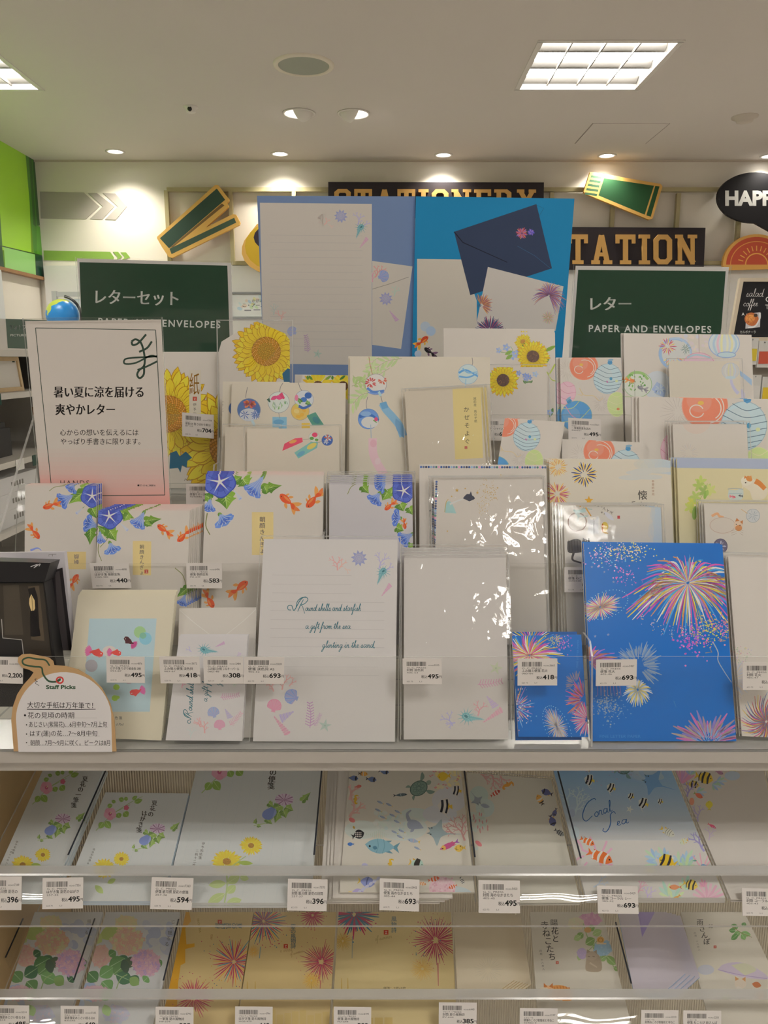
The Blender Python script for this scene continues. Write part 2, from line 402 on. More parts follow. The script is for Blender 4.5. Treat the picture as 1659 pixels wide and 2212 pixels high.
def _script(s, x, y, t, xh, w, c, w_total=None, rot=0, slant=.25):
    adv = sum(SCR[k][1] for k in t); kx = (w_total / adv) if w_total else xh
    s.on(x, y, 1, rot); cx = 0
    for ch in t:
        S, a = SCR[ch]
        for st in S: s.stroke([((cx + p) * kx + q * xh * slant * .5, -q * xh) for p, q in st], w * .7, w * .6, c, n=4, mid=w)
        cx += a
    s.end()
Art.script = _script
pol = lambda cx, cy, r, d: (cx + r * math.cos(math.radians(d)), cy + r * math.sin(math.radians(d)))
def sunflower(a, cx, cy, r, rc, c1='e3b022', c2='f0c93a', cd='6b4a2c', cs='c9923a', n=22, sq=1, rot=0, line='b07d18', spiral=True):
    a.on(cx, cy, 1, rot)
    for ring, (col, rr) in enumerate(((c1, 1.0), (c2, .95), (mix(c2, c1, .45), .78))):
        for i in range(n):
            d = 360 / n * (i + ring * .5) + R.uniform(-4, 4); q = r * rr * R.uniform(.9, 1.05)
            p0, p1 = pol(0, 0, rc * .8, d), pol(0, 0, q, d + R.uniform(-4, 4))
            if line: a.leaf(p0[0], p0[1] * sq, p1[0] * 1.015, p1[1] * sq * 1.015, r * .205, line, tip=.6)
            a.leaf(p0[0], p0[1] * sq, p1[0], p1[1] * sq, r * .172, col, tip=.6)
            if line:
                for k in (-3, 3):
                    m = pol(0, 0, q * .75, d + k); a.stroke([(p0[0], p0[1] * sq), (m[0], m[1] * sq)], r * .012, r * .008, line, raw=True, same=True)
    a.ell(0, 0, rc, rc * sq, cd, n=26)
    if spiral:
        P = [(rc * .97 * math.sqrt(i / 240) * math.cos(i * 2.39996), rc * .97 * sq * math.sqrt(i / 240) * math.sin(i * 2.39996)) for i in range(240)]
        a.dots(P[:90], rc * .05, [mix(cs, '8a8a3a', .5), mix(cs, 'b0a040', .5)]); a.dots(P[90:], rc * .05, [cs, mix(cs, 'e0b070', .4)])
    else:
        for i in range(40): q = pol(0, 0, rc * math.sqrt(R.random()) * .95, R.uniform(0, 360)); a.ell(q[0], q[1] * sq, rc * .1, rc * .07, mix(cd, R.choice(['2a1a1a', 'c08a4a']), R.uniform(.1, .5)), n=7)
    a.end()
def mg(a, cx, cy, r, rot=0, c='5a6cc0', c2='3f4fa6', c3='8f9fe0', sq=1):
    """morning glory face on"""
    a.on(cx, cy, 1, rot)
    f = lambda k, w=.06: [(k * r * (1 + w * math.cos(5 * t)) * math.cos(t), sq * k * r * (1 + w * math.cos(5 * t)) * math.sin(t)) for t in np.linspace(0, 2 * math.pi, 50, endpoint=False)]
    a.poly(f(1), c2); a.poly(f(.93, .05), c); a.poly(f(.62, .05), mix(c, c2, .55)); a.poly(f(.34, .02), mix(c2, '6a4fae', .5))
    for i in range(5):
        d = 36 + i * 72; p = pol(0, 0, r * .9, d); a.poly([pol(0, 0, r * .1, d - 60), (p[0], p[1] * sq), pol(0, 0, r * .1, d + 60)], c3)
        for k in (-18, 18): q = pol(0, 0, r * .85, d + 36 + k); a.stroke([(0, 0), (q[0], q[1] * sq)], r * .01, r * .03, mix(c2, '2c3a8c', .5), raw=True)
    for i in range(5):
        d = 36 + i * 72; p = pol(0, 0, r * .62, d); a.stroke([(0, 0), (p[0], p[1] * sq)], r * .14, r * .02, 'e6e3ee', raw=True)
    a.ell(0, 0, r * .12, r * .12 * sq, 'f0ede8'); a.end()
def mgside(a, x0, y0, x1, y1, w, c='5f7fcf', c2='3d5bb0', tube='c7c3cf'):
    """trumpet from stalk (x0,y0) to rim centre (x1,y1)"""
    d = math.degrees(math.atan2(y1 - y0, x1 - x0)); l = math.hypot(x1 - x0, y1 - y0); a.on(x0, y0, 1, d)
    a.poly([(0, -w * .05), (l * .45, -w * .12), (l * .8, -w * .36), (l, -w * .5), (l, w * .5), (l * .8, w * .36), (l * .45, w * .12), (0, w * .05)], mix(c, tube, .35))
    f = [(l + .22 * w * math.cos(t) * (1 + .12 * math.cos(6 * t)), .53 * w * math.sin(t) * (1 + .05 * math.cos(9 * t))) for t in np.linspace(0, 2 * math.pi, 36, endpoint=False)]
    a.poly(f, c)
    a.poly([(l + .12 * w * math.cos(t), .32 * w * math.sin(t)) for t in np.linspace(0, 2 * math.pi, 20, endpoint=False)], mix(c, c2, .7))
    for k in (-.42, -.2, .05, .28, .45): a.stroke([(l * .2, k * w * .2), (l * .7, k * w * .5), (l * 1.02, k * w)], w * .015, w * .035, mix(c, 'dfe3f4', .55))
    for k in (-.3, 0, .3): a.stroke([(l + .03 * w, k * w * .3), (l + .17 * w, k * w)], w * .02, w * .03, 'd8dcf0')
    a.leaf(-l * .05, 0, l * .28, -w * .1, w * .09, '7fa04e'); a.leaf(-l * .05, 0, l * .28, w * .1, w * .09, '6a8f42'); a.end()
def hleaf(a, x0, y0, x1, y1, w, c='7fa83e', c2=None, lobes=True):
    """heart leaf: stalk end to tip"""
    c2 = c2 or mix(c, '2f5a26', .45); d = math.degrees(math.atan2(y1 - y0, x1 - x0)); l = math.hypot(x1 - x0, y1 - y0); a.on(x0, y0, 1, d); h = w / 2
    up = smooth([(0, 0), (-.12 * l, .55 * h), (.08 * l, 1.0 * h), (.33 * l, .80 * h), (.45 * l, .62 * h), (.75 * l, .30 * h), (l, 0)], 4)
    if lobes: up = smooth([(0, 0), (-.12 * l, .5 * h), (.06 * l, .95 * h), (.28 * l, .72 * h), (.36 * l, 1.0 * h), (.52 * l, .62 * h), (.78 * l, .26 * h), (l, 0)], 4)
    a.poly(list(up) + [(p[0], -p[1]) for p in up[::-1]][1:-1], c); a.poly(list(up), c2)
    for k in (.18, .4, .62):
        for s in (-1, 1): a.stroke([(k * l * .6, 0), ((k + .12) * l * .75 + .05 * l, s * h * .62 * (1 - k * .8))], w * .03, w * .01, mix(c, 'd6e0a0', .55), raw=True)
    a.stroke([(0, 0), (l * .95, 0)], w * .05, w * .01, mix(c, 'e0e6b0', .6), raw=True); a.end()
def goldfish(a, cx, cy, l, rot, c='d95a33', c2='e89a55', fl=1, eye='3a2a24'):
    a.on(cx, cy, 1, rot, fl)
    for dx, dy, k in ((-1.0, -.42, c2), (-1.12, .02, mix(c, c2, .5)), (-.92, .45, c2), (-.75, -.2, c)): a.leaf(-.28 * l, 0, dx * l, dy * l, .26 * l, k, bend=.08 * l * (1 if dy > 0 else -1), tip=.6)
    a.leaf(-.05 * l, -.18 * l, -.38 * l, -.42 * l, .2 * l, c2); a.leaf(.0, .18 * l, -.25 * l, .42 * l, .16 * l, c2); a.leaf(.2 * l, .15 * l, .08 * l, .42 * l, .12 * l, c2)
    b = smooth([(.52 * l, .02 * l), (.38 * l, -.17 * l), (.08 * l, -.25 * l), (-.2 * l, -.16 * l), (-.38 * l, -.03 * l), (-.38 * l, .04 * l), (-.2 * l, .15 * l), (.1 * l, .22 * l), (.4 * l, .15 * l), (.52 * l, .02 * l)], 3)
    a.poly(b[:-1], c); a.leaf(.3 * l, .08 * l, -.3 * l, .06 * l, .13 * l, mix(c, c2, .7)); a.ell(.36 * l, -.04 * l, .035 * l, None, eye, n=8); a.end()
def firework(a, cx, cy, r, n=40, cols=('c04a78', 'd8a03a', '5a8fc0'), r0=.12, w=None, curl=0, droop=0, sq=1, rot=0, j=.25, dots=None, w0=None, same=True, arc=(0, 360)):
    w = w or r * .035; a.on(cx, cy, 1, rot); a.lay += 1
    for i in range(n):
        d = arc[0] + (arc[1] - arc[0]) * i / n + R.uniform(-1, 1) * 90 / n; q = r * R.uniform(1 - j, 1.0); m = pol(0, 0, (r0 * r + q) * .55, d + curl); e = pol(0, 0, q, d + curl * 2); s = pol(0, 0, r0 * r * R.uniform(.6, 1.3), d)
        a.stroke([(s[0], s[1] * sq), (m[0], m[1] * sq + droop * r * .15), (e[0], e[1] * sq + droop * r * .7)], (w0 if w0 is not None else w * .45), w * .35, cols[i % len(cols)], n=4, same=same, mid=w)
        if dots and R.random() < dots: q = pol(0, 0, r * R.uniform(.9, 1.12), d); a.ell(q[0], q[1] * sq + droop * r * .6, w * .45, None, cols[(i + 1) % len(cols)], n=6, same=True)
    a.end()
def sunshell(a, cx, cy, r, c='8f97c4', rot=0):
    a.on(cx, cy, 1, rot)
    p = []
    for i in range(20): p.append(pol(0, 0, r * (1 if i % 2 == 0 else .62), i * 18))
    a.poly(p, c); a.ell(0, 0, r * .62, None, mix(c, PAPER, .45)); a.ring(0, 0, r * .58, r * .58, r * .05, c)
    a.stroke([pol(0, 0, r * (.5 - .045 * i / 2), i * 40) for i in range(20)], r * .07, r * .03, c, n=2)
    for i in range(14): p0, p1 = pol(0, 0, r * .42, i * 25.7), pol(0, 0, r * .56, i * 25.7 + 8); a.stroke([p0, p1], r * .04, r * .02, mix(c, 'd08fa8', .3), raw=True)
    a.end()
def scallop(a, cx, cy, r, c='8fa3d0', rot=0):
    a.on(cx, cy, 1, rot); a.poly([(-.22 * r, .62 * r), (.22 * r, .62 * r), (.3 * r, .9 * r), (-.3 * r, .9 * r)], mix(c, PAPER, .3))
    p = [(0, .75 * r)] + [pol(0, .1 * r, r * (.92 + .05 * (i % 2)), 160 + i * 220 / 18) for i in range(19)]
    a.poly(p, mix(c, PAPER, .35))
    for i in range(10): q = pol(0, .1 * r, r * .93, 163 + i * 214 / 9); a.stroke([(0, .72 * r), q], r * .02, r * .1, c if i % 2 else mix(c, 'd79ab4', .5), raw=True)
    a.ring(0, .1 * r, .9 * r, .9 * r, r * .05, c, a0=165, a1=375); a.end()
def coral(a, x, y, l, d, c, w, dep=4):
    if dep == 0 or l < 1: return
    e = pol(x, y, l, d); a.stroke([(x, y), pol(x, y, l * .5, d + R.uniform(-10, 10)), e], w, w * .75, c, n=2, same=True)
    for k in ((-32, 26) if dep > 1 else (-20, 20)): coral(a, *e, l * R.uniform(.62, .85), d + k + R.uniform(-10, 10), c, w * .75, dep - 1)
    if dep > 2: q = pol(x, y, l * .55, d); coral(a, *q, l * .55, d + R.choice((-55, 50)), c, w * .6, dep - 2)
def conch(a, cx, cy, l, rot, c='7fb5b8', c2='cfd8d4'):
    a.on(cx, cy, 1, rot)
    a.poly(smooth([(-.2 * l, -.17 * l), (0, -.22 * l), (.18 * l, -.13 * l), (.26 * l, 0), (.18 * l, .13 * l), (.0, .17 * l), (-.2 * l, .06 * l), (-.72 * l, .015 * l), (-.72 * l, -.015 * l), (-.2 * l, -.1 * l)], 3)[:-1], mix(c, c2, .35))
    for i in range(11): d = -150 + i * 29; p0, p1 = pol(.03 * l, 0, .15 * l, d), pol(.03 * l, 0, .42 * l * R.uniform(.8, 1.1), d + 8); a.stroke([p0, p1], l * .04, l * .008, c, raw=True)
    for i in range(12): x = -.15 * l - i * .045 * l; a.stroke([(x, -.17 * l * (1 - i / 16)), (x - .01 * l, .17 * l * (1 - i / 16))], l * .014, l * .01, c, raw=True)
    a.stroke([(.2 * l, 0), (-.65 * l, 0)], l * .05, l * .015, c, raw=True); a.ell(.06 * l, .0, .09 * l, .06 * l, mix(c, '2f5f6c', .55), 30); a.ring(.06 * l, 0, .16 * l, .12 * l, l * .025, mix(c, '4f8f98', .4)); a.end()
def cone(a, cx, cy, l, rot, c='d9a0b8', w=.34):
    a.on(cx, cy, 1, rot)
    for i in range(9):
        t = i / 9; x = l * (.5 - t); h = w * l * (1 - t) ** .9 * .5
        a.ell(x, 0, l * .07, h + l * .01, mix(c, PAPER, .15 + .3 * (i % 2)), 12, n=14)
        a.stroke([(x + .03 * l, -h), (x - .01 * l, 0), (x + .01 * l, h)], l * .012, l * .012, mix(c, '9a6f9a', .35))
    a.end()
def starfish(a, cx, cy, r, c='b4c4b4', rot=0):
    a.on(cx, cy, 1, rot); p = []
    for i in range(10): p.append(pol(0, 0, r if i % 2 == 0 else r * .38, i * 36 - 90))
    a.poly(p, mix(c, PAPER, .3))
    for i in range(5): a.stroke([(0, 0), pol(0, 0, r * .85, i * 72 - 90)], r * .08, r * .03, c, raw=True)
    a.ell(0, 0, r * .12, None, mix(c, '8a9a8a', .4)); a.end()
def weed(a, x, y, l, d, c, n=9):
    e = pol(x, y, l, d); a.stroke([(x, y), pol(x, y, l * .5, d + 6), e], l * .03, l * .015, c)
    for i in range(n):
        p = pol(x, y, l * (i + .7) / n, d + 4 * math.sin(i / n * 3))
        for s in (-1, 1):
            q = pol(*p, l * .17 * (1.1 - .5 * i / n), d + s * 62); a.stroke([p, q], l * .03, l * .02, c, raw=True, same=True)
            for k in (.5, 1): z = (p[0] + (q[0] - p[0]) * k, p[1] + (q[1] - p[1]) * k); a.ell(*z, l * .024, None, c, n=6, same=True)
def speck(a, cx, cy, rx, ry, n, cols, r=(.5, 1.1)):
    a.dots([(cx + rx * (R.random() + R.random() - 1), cy + ry * (R.random() + R.random() - 1)) for _ in range(n)], r, cols)
def shellspray(a, u, k=1):
    """corner spray of the shell letter paper, in units of the corner zoom"""
    coral(a, 560, 300, 34, -95, mix('dca6a6', PAPER, .15), 9, 4); a.lay += 1; coral(a, 570, 290, 26, -55, mix('e0b0a8', PAPER, .2), 8, 3); a.lay += 1; coral(a, 600, 285, 18, 40, mix('e0bcb0', PAPER, .4), 6, 3)
    sunshell(a, 684, 230, 48, '969bc0', 8); a.lay += 1
    coral(a, 800, 290, 34, -75, 'b9b2d4', 8, 4); a.lay += 1; coral(a, 840, 300, 24, -40, 'b9b2d4', 7, 3)
    conch(a, 822, 310, 105, -65, '6aa5ac'); cone(a, 838, 418, 82, -52, 'd5a2bd'); speck(a, 740, 330, 60, 60, 60, ['d9c3b4', 'd3bfb2']); speck(a, 850, 440, 50, 80, 50, ['d9c3b4', 'd3bfb2'])
def rules(a, x0, x1, y0, y1, n, c='aaa6a4', sl=0, w=.9):
    for i in range(n): y = y0 + (y1 - y0) * i / (n - 1); a.stroke([(x0, y), (x1, y + sl)], w, w, c, raw=True, same=True)
def chime(a, cx, cy, r, base, rim='8a8a92', string=None):
    if string: a.stroke([string, ((string[0] + cx) / 2 - 2, (string[1] + cy - r) / 2), (cx, cy - r)], r * .05, r * .05, '6d6a6c')
    a.ell(cx, cy, r, r * .98, base, n=32); a.ring(cx, cy, r * .98, r * .96, r * .035, rim)
def strip(a, pts, w, c): a.stroke(pts, w, w * 1.05, c, n=8)
def balloon(a, cx, cy, rx, ry, c, sc, rot=0, knob=None, n=6, kc='3f87b8', gap=.28, rings=None):
    a.on(cx, cy, 1, rot)
    a.ell(0, 0, rx, ry, c, n=36); a.ell(-rx * .25, -ry * .2, rx * .55, ry * .5, mix(c, PAPER, .18), 20); a.ring(0, 0, rx * .985, ry * .985, rx * .03, mix(c, sc, .35))
    if rings:
        for (x, y, k, s, e) in rings: a.ring(x * rx, y * ry, k * rx, k * ry * .9, rx * .045, sc, 15, s, e)
    else:
        for i in range(n):
            v = -.78 + i * 1.56 / (n - 1); h = math.sqrt(max(0, 1 - v * v)); a.stroke([(-h * rx, v * ry - ry * .05), (0, v * ry + ry * gap * (1 - abs(v) * .4)), (h * rx, v * ry - ry * .05)], rx * .03, rx * .03, sc, n=7)
    if knob: a.leaf(0, -ry * .92, -rx * .02, -ry * 1.28, rx * .34, kc, tip=.4); a.ell(0, -ry * 1.24, rx * .2, ry * .07, mix(kc, PAPER, .4), -15); a.stroke([(-.1 * rx, -ry * 1.0), (.1 * rx, -ry * 1.1)], rx * .04, rx * .03, mix(kc, '1d4f80', .4), raw=True)
    a.end()
def fish(a, cx, cy, l, rot, c, st=(), tail=None, h=.5, sc='20202a', eye='101014', fl=1, fin=None):
    a.on(cx, cy, 1, rot, fl); tail = tail or c; h *= l
    a.poly([(-.36 * l, 0), (-.62 * l, -.26 * h - .05 * l), (-.54 * l, 0), (-.62 * l, .26 * h + .05 * l)], tail)
    if fin: a.leaf(.2 * l, -.3 * h, -.42 * l, -.42 * h, .24 * h, fin, bend=-.12 * h); a.leaf(.1 * l, .35 * h, -.36 * l, .42 * h, .2 * h, fin, bend=.1 * h)
    body = smooth([(.5 * l, .03 * h), (.3 * l, -.36 * h), (0, -.5 * h), (-.25 * l, -.3 * h), (-.42 * l, -.07 * h), (-.42 * l, .07 * h), (-.25 * l, .3 * h), (0, .48 * h), (.3 * l, .36 * h), (.5 * l, .03 * h)], 3)[:-1]
    a.poly(body, c)
    for x, w, *k_ in st:
        k = k_[0] if k_ else None
        hh = h * .5 * max(.1, 1 - (abs(x) / .5) ** 2.2) ** .5 * .98; a.stroke([(x * l + .02 * l, -hh), (x * l - .03 * l, 0), (x * l + .02 * l, hh)], w * l * .8, w * l * .8, k or sc, mid=w * l * 1.1)
    a.ell(.34 * l, -.06 * h, .035 * l, None, eye, n=8); a.end()
def idol(a, cx, cy, l, rot, y='d8b23a', wh='cfc8bd', fl=1):
    """tall banded reef fish with a trailing fin"""
    a.on(cx, cy, 1, rot, fl); a.stroke([(.05 * l, -.4 * l), (-.25 * l, -.75 * l), (-.5 * l, -.8 * l)], .07 * l, .01 * l, wh)
    b = smooth([(.5 * l, 0), (.15 * l, -.5 * l), (-.25 * l, -.52 * l), (-.35 * l, 0), (-.25 * l, .5 * l), (.15 * l, .45 * l), (.5 * l, 0)], 4)[:-1]
    a.poly(b, wh); a.stroke([(.2 * l, -.46 * l), (.14 * l, 0), (.2 * l, .4 * l)], .17 * l, .17 * l, '1c1d28'); a.stroke([(-.14 * l, -.5 * l), (-.2 * l, 0), (-.12 * l, .47 * l)], .14 * l, .14 * l, '1c1d28'); a.leaf(-.3 * l, -.25 * l, -.3 * l, .25 * l, .1 * l, y); a.poly([(-.34 * l, -.06 * l), (-.58 * l, -.2 * l), (-.52 * l, .15 * l), (-.34 * l, .06 * l)], y); a.end()
def clown(a, cx, cy, l, rot, c='d2552e', fl=1): fish(a, cx, cy, l, rot, c, ((.2, .09, 'e0d8cc'), (-.08, .1, 'e0d8cc'), (-.33, .06, 'e0d8cc')), c, .48, fl=fl, fin=c)
def turtle(a, cx, cy, l, rot, c='5f7a70'):
    a.on(cx, cy, 1, rot)
    for p in ((.25, -.25, .55, -.62, .2), (.25, .25, .62, .55, .2), (-.3, -.2, -.55, -.36, .13), (-.3, .2, -.52, .4, .13)): a.leaf(p[0] * l, p[1] * l, p[2] * l, p[3] * l, p[4] * l, mix(c, 'a8b09a', .3), bend=.06 * l)
    a.ell(.56 * l, 0, .14 * l, .11 * l, mix(c, 'b8b8a0', .4)); a.ell(0, 0, .46 * l, .36 * l, '3f5650'); a.ell(0, 0, .42 * l, .32 * l, mix(c, '9aa890', .25))
    for x, y, s in ((0, 0, .13), (.22, 0, .1), (-.22, 0, .1), (.12, -.18, .1), (.12, .18, .1), (-.12, -.18, .1), (-.12, .18, .1)): a.ell(x * l, y * l, s * l, s * l * .9, mix(c, '2c3c38', .25), n=6); a.ell(x * l, y * l, s * l * .75, s * l * .65, mix(c, 'a8b098', .3), n=6)
    a.end()
def manta(a, cx, cy, l, rot, c='8fa3a8'):
    a.on(cx, cy, 1, rot); a.poly(smooth([(.38 * l, -.12 * l), (.3 * l, 0), (.38 * l, .12 * l), (.1 * l, .28 * l), (-.12 * l, .6 * l), (-.22 * l, .2 * l), (-.5 * l, .02 * l), (-.5 * l, -.02 * l), (-.22 * l, -.2 * l), (-.12 * l, -.6 * l), (.1 * l, -.28 * l), (.38 * l, -.12 * l)], 3)[:-1], c); a.stroke([(-.45 * l, 0), (-1.1 * l, .1 * l)], .05 * l, .01 * l, c, raw=True)
    for s in (-1, 1): a.ell(.24 * l, s * .14 * l, .03 * l, None, '2c3034', n=8); a.stroke([(.3 * l, s * .1 * l), (.42 * l, s * .13 * l)], .05 * l, .03 * l, mix(c, '3a4448', .5), raw=True)
    a.end()
def seahorse(a, cx, cy, l, c='d8a03a', rot=0):
    a.on(cx, cy, 1, rot); a.stroke([(.28 * l, -.34 * l), (.08 * l, -.42 * l), (-.05 * l, -.3 * l), (.02 * l, -.05 * l), (-.08 * l, .2 * l), (0, .42 * l), (.14 * l, .4 * l), (.1 * l, .3 * l)], .09 * l, .05 * l, c, mid=.25 * l); a.leaf(-.05 * l, -.1 * l, -.26 * l, 0, .16 * l, mix(c, 'b0702a', .3))
    for i in range(4): a.leaf(-.02 * l, -.36 * l + i * .1 * l, -.14 * l, -.44 * l + i * .12 * l, .07 * l, c)
    a.ell(.1 * l, -.37 * l, .025 * l, None, '30241a', n=6); a.end()
def hydra(a, cx, cy, rx, ry, cols, n=90, rot=0):
    cols = [mix(q, PAPER, .3) for q in cols]
    a.ell(cx, cy, rx * .95, ry * .95, mix(cols[0], cols[-1], .4))
    for i in range(n):
        t = math.sqrt(R.random()); d = R.uniform(0, 360); x, y = cx + rx * t * math.cos(math.radians(d)), cy + ry * t * math.sin(math.radians(d)); s = rx * .13; k = R.choice(cols); o = R.uniform(0, 90)
        a.lay += 1
        for q in range(4): p = pol(x, y, s * .55, o + q * 90); a.ell(*p, s * .55, s * .4, k, o + q * 90, n=7, same=True)
        a.ell(x, y, s * .14, None, 'e0d8a0', n=5)
def cat(a, cx, cy, l, c, c2, fl=1, rot=0, lying=False, line=None):
    a.on(cx, cy, l / 100, rot, fl)
    if lying:
        a.ell(0, 10, 62, 36, c, 0, n=26)
        for i in range(6): a.stroke([(-20 + i * 14, -24 + abs(i - 2.5) * 3), (-14 + i * 14, -4)], 5, 2, c2)
        a.stroke([(55, 20), (60, 40), (20, 44)], 14, 10, c)
    else:
        a.poly(smooth([(-18, -20), (-34, 20), (-32, 52), (30, 52), (34, 10), (14, -20), (-18, -20)], 4)[:-1], c); a.stroke([(28, 48), (54, 40), (48, 0)], 12, 8, c2); a.leaf(4, -10, 26, 40, 22, c2)
        for x in (-22, -4): a.ell(x, 52, 9, 6, mix(c, 'ffffff', .2))
    hx, hy = (-46, -2) if lying else (-10, -38)
    a.ell(hx, hy, 25, 22, c if not lying else mix(c, 'e6e0d8', .35)); a.poly([(hx - 22, hy - 8), (hx - 22, hy - 34), (hx - 4, hy - 18)], c2); a.poly([(hx + 22, hy - 8), (hx + 20, hy - 34), (hx + 3, hy - 18)], c2)
    a.ell(hx - 8, hy, 3, None, '2c2420', n=8); a.ell(hx + 9, hy, 3, None, '2c2420', n=8); a.poly([(hx - 2, hy + 7), (hx + 3, hy + 7), (hx, hy + 10)], 'b06a5a')
    for s in (-1, 1):
        for k in (4, 9): a.stroke([(hx + s * 9, hy + k), (hx + s * 26, hy + k + 3)], 1, .6, '8a7a6a', raw=True)
    a.end()
def seal(a, x, y, s, c='b8402c'):
    a.rect(x - s / 2, y - s / 2, x + s / 2, y + s / 2, c); a.stroke([(x - s * .25, y - s * .2), (x + s * .25, y - s * .2), (x, y), (x - s * .2, y + s * .28), (x + s * .25, y + s * .25)], s * .1, s * .1, 'e3cfc4', raw=True)
def spraywc(a, pts, cols, r):
    for x, y in pts: a.ell(x, y, r * R.uniform(.7, 1.3), r * R.uniform(.5, 1), R.choice(cols), R.uniform(0, 90), n=14)
def sprig(a, pts, c, n=8, l=20, w=7, alt=True):
    P = smooth(pts, 8); a.stroke(pts, w * .16, w * .1, mix(c, '6a5a3a', .4)); k = len(P)
    for i in range(1, n + 1):
        j = min(k - 1, int(i * (k - 1) / n)); p = P[j]; q = P[max(0, j - 1)]; d = math.degrees(math.atan2(p[1] - q[1], p[0] - q[0])); s = 1 if i % 2 else -1; e = pol(p[0], p[1], l * R.uniform(.8, 1.1), d + s * 42)
        a.leaf(p[0], p[1], *e, w, c if i % 3 else mix(c, 'c8d49a', .4))
# ================================================================ the room
def struct(name, mb, m):
    o = mb.build(name, m); o['kind'] = 'structure'; return o
XL, XR, YB, YF = -2.56, 4.6, 5.95, -7.5
def wallbox(name, x0, x1, y0, y1, z0, z1, m):
    b = MB(); b.box(x0, x1, y0, y1, z0, z1); return struct(name, b, m)
FLOORM = mat('floor_tile', (.60, .56, .52), .35, .4, noise=.06, nscale=2)
wallbox('floor', XL - .1, XR + .1, YF - .1, YB + .1, -.1, 0, FLOORM)
wallbox('wall_back', XL - .1, XR + .1, YB, YB + .1, 0, CEIL + .3, CREAM)
wallbox('wall_left', XL - .1, XL, YF, YB, 0, CEIL + .3, CREAM)
wallbox('wall_right', XR, XR + .1, YF, YB, 0, CEIL + .3, CREAM)
wallbox('wall_front', XL - .1, XR + .1, YF - .1, YF, 0, CEIL + .3, mat('shopfront_wall', (.62, .59, .56), .7, .2, noise=.1, nscale=1))
FX = [-2.15, 1.03, 4.21]; FY = [4.15, 1.85, -0.45, -2.75]; FS = .32
BK = Plane((0, YB, 0), (0, -1, 0)); CL = Plane((0, 0, CEIL), (0, 0, -1))
DL = [tuple(CL.hit([p])[0][:2]) for p in ((249, 327), (605, 332), (958, 334.5), (1311, 336), (1662, 337))]
SPK = tuple(CL.hit([(656, 140)])[0][:2])
GB = [tuple(CL.hit([p])[0][:2]) for p in ((646, 244), (764, 245))]
# ceiling with square openings for the recessed fixtures and round ones for the downlights (as a plate of cells)
cb = MB()
rd = [(x, y, .052) for x, y in DL] + [(x, y, .083) for x, y in GB]
cells = [(XL - .1, XR + .1, YF - .1, YB + .1)]
for (u0, u1, v0, v1) in [(a - FS, a + FS, b_ - FS, b_ + FS) for a in FX for b_ in FY] + [(x - r - .02, x + r + .02, y - r - .02, y + r + .02) for x, y, r in rd]:
    nx = []
    for (a, b, c, d) in cells:
        if u1 <= a or u0 >= b or v1 <= c or v0 >= d: nx.append((a, b, c, d)); continue
        if a < u0: nx.append((a, u0, c, d))
        if u1 < b: nx.append((u1, b, c, d))
        e0, e1 = max(a, u0), min(b, u1)
        if c < v0: nx.append((e0, e1, c, v0))
        if v1 < d: nx.append((e0, e1, v1, d))
    cells = nx
for (cx, cy, r) in rd:
    s = r + .02; N = 32
    sq = lambda t: (cx + s * max(-1, min(1, 1.4142 * math.cos(t))), cy + s * max(-1, min(1, 1.4142 * math.sin(t))))
    for k in range(N):
        t0, t1 = 2 * math.pi * k / N + math.pi / 4, 2 * math.pi * (k + 1) / N + math.pi / 4
        cb.face([(*sq(t0), CEIL), (*sq(t1), CEIL), (cx + r * math.cos(t1), cy + r * math.sin(t1), CEIL), (cx + r * math.cos(t0), cy + r * math.sin(t0), CEIL)][::-1])
for (a, b, c, d) in cells: cb.face([(a, c, CEIL), (a, d, CEIL), (b, d, CEIL), (b, c, CEIL)])
cb.face([(XL - .1, YF - .1, CEIL + .3), (XR + .1, YF - .1, CEIL + .3), (XR + .1, YB + .1, CEIL + .3), (XL - .1, YB + .1, CEIL + .3)])
struct('ceiling', cb, CEILM)
tb = MB(); tb.box(XL, XR, YB - .012, YB, CEIL - .012, CEIL); struct('trim_1', tb, mat('cornice_bead', (.60, .53, .45), .8))
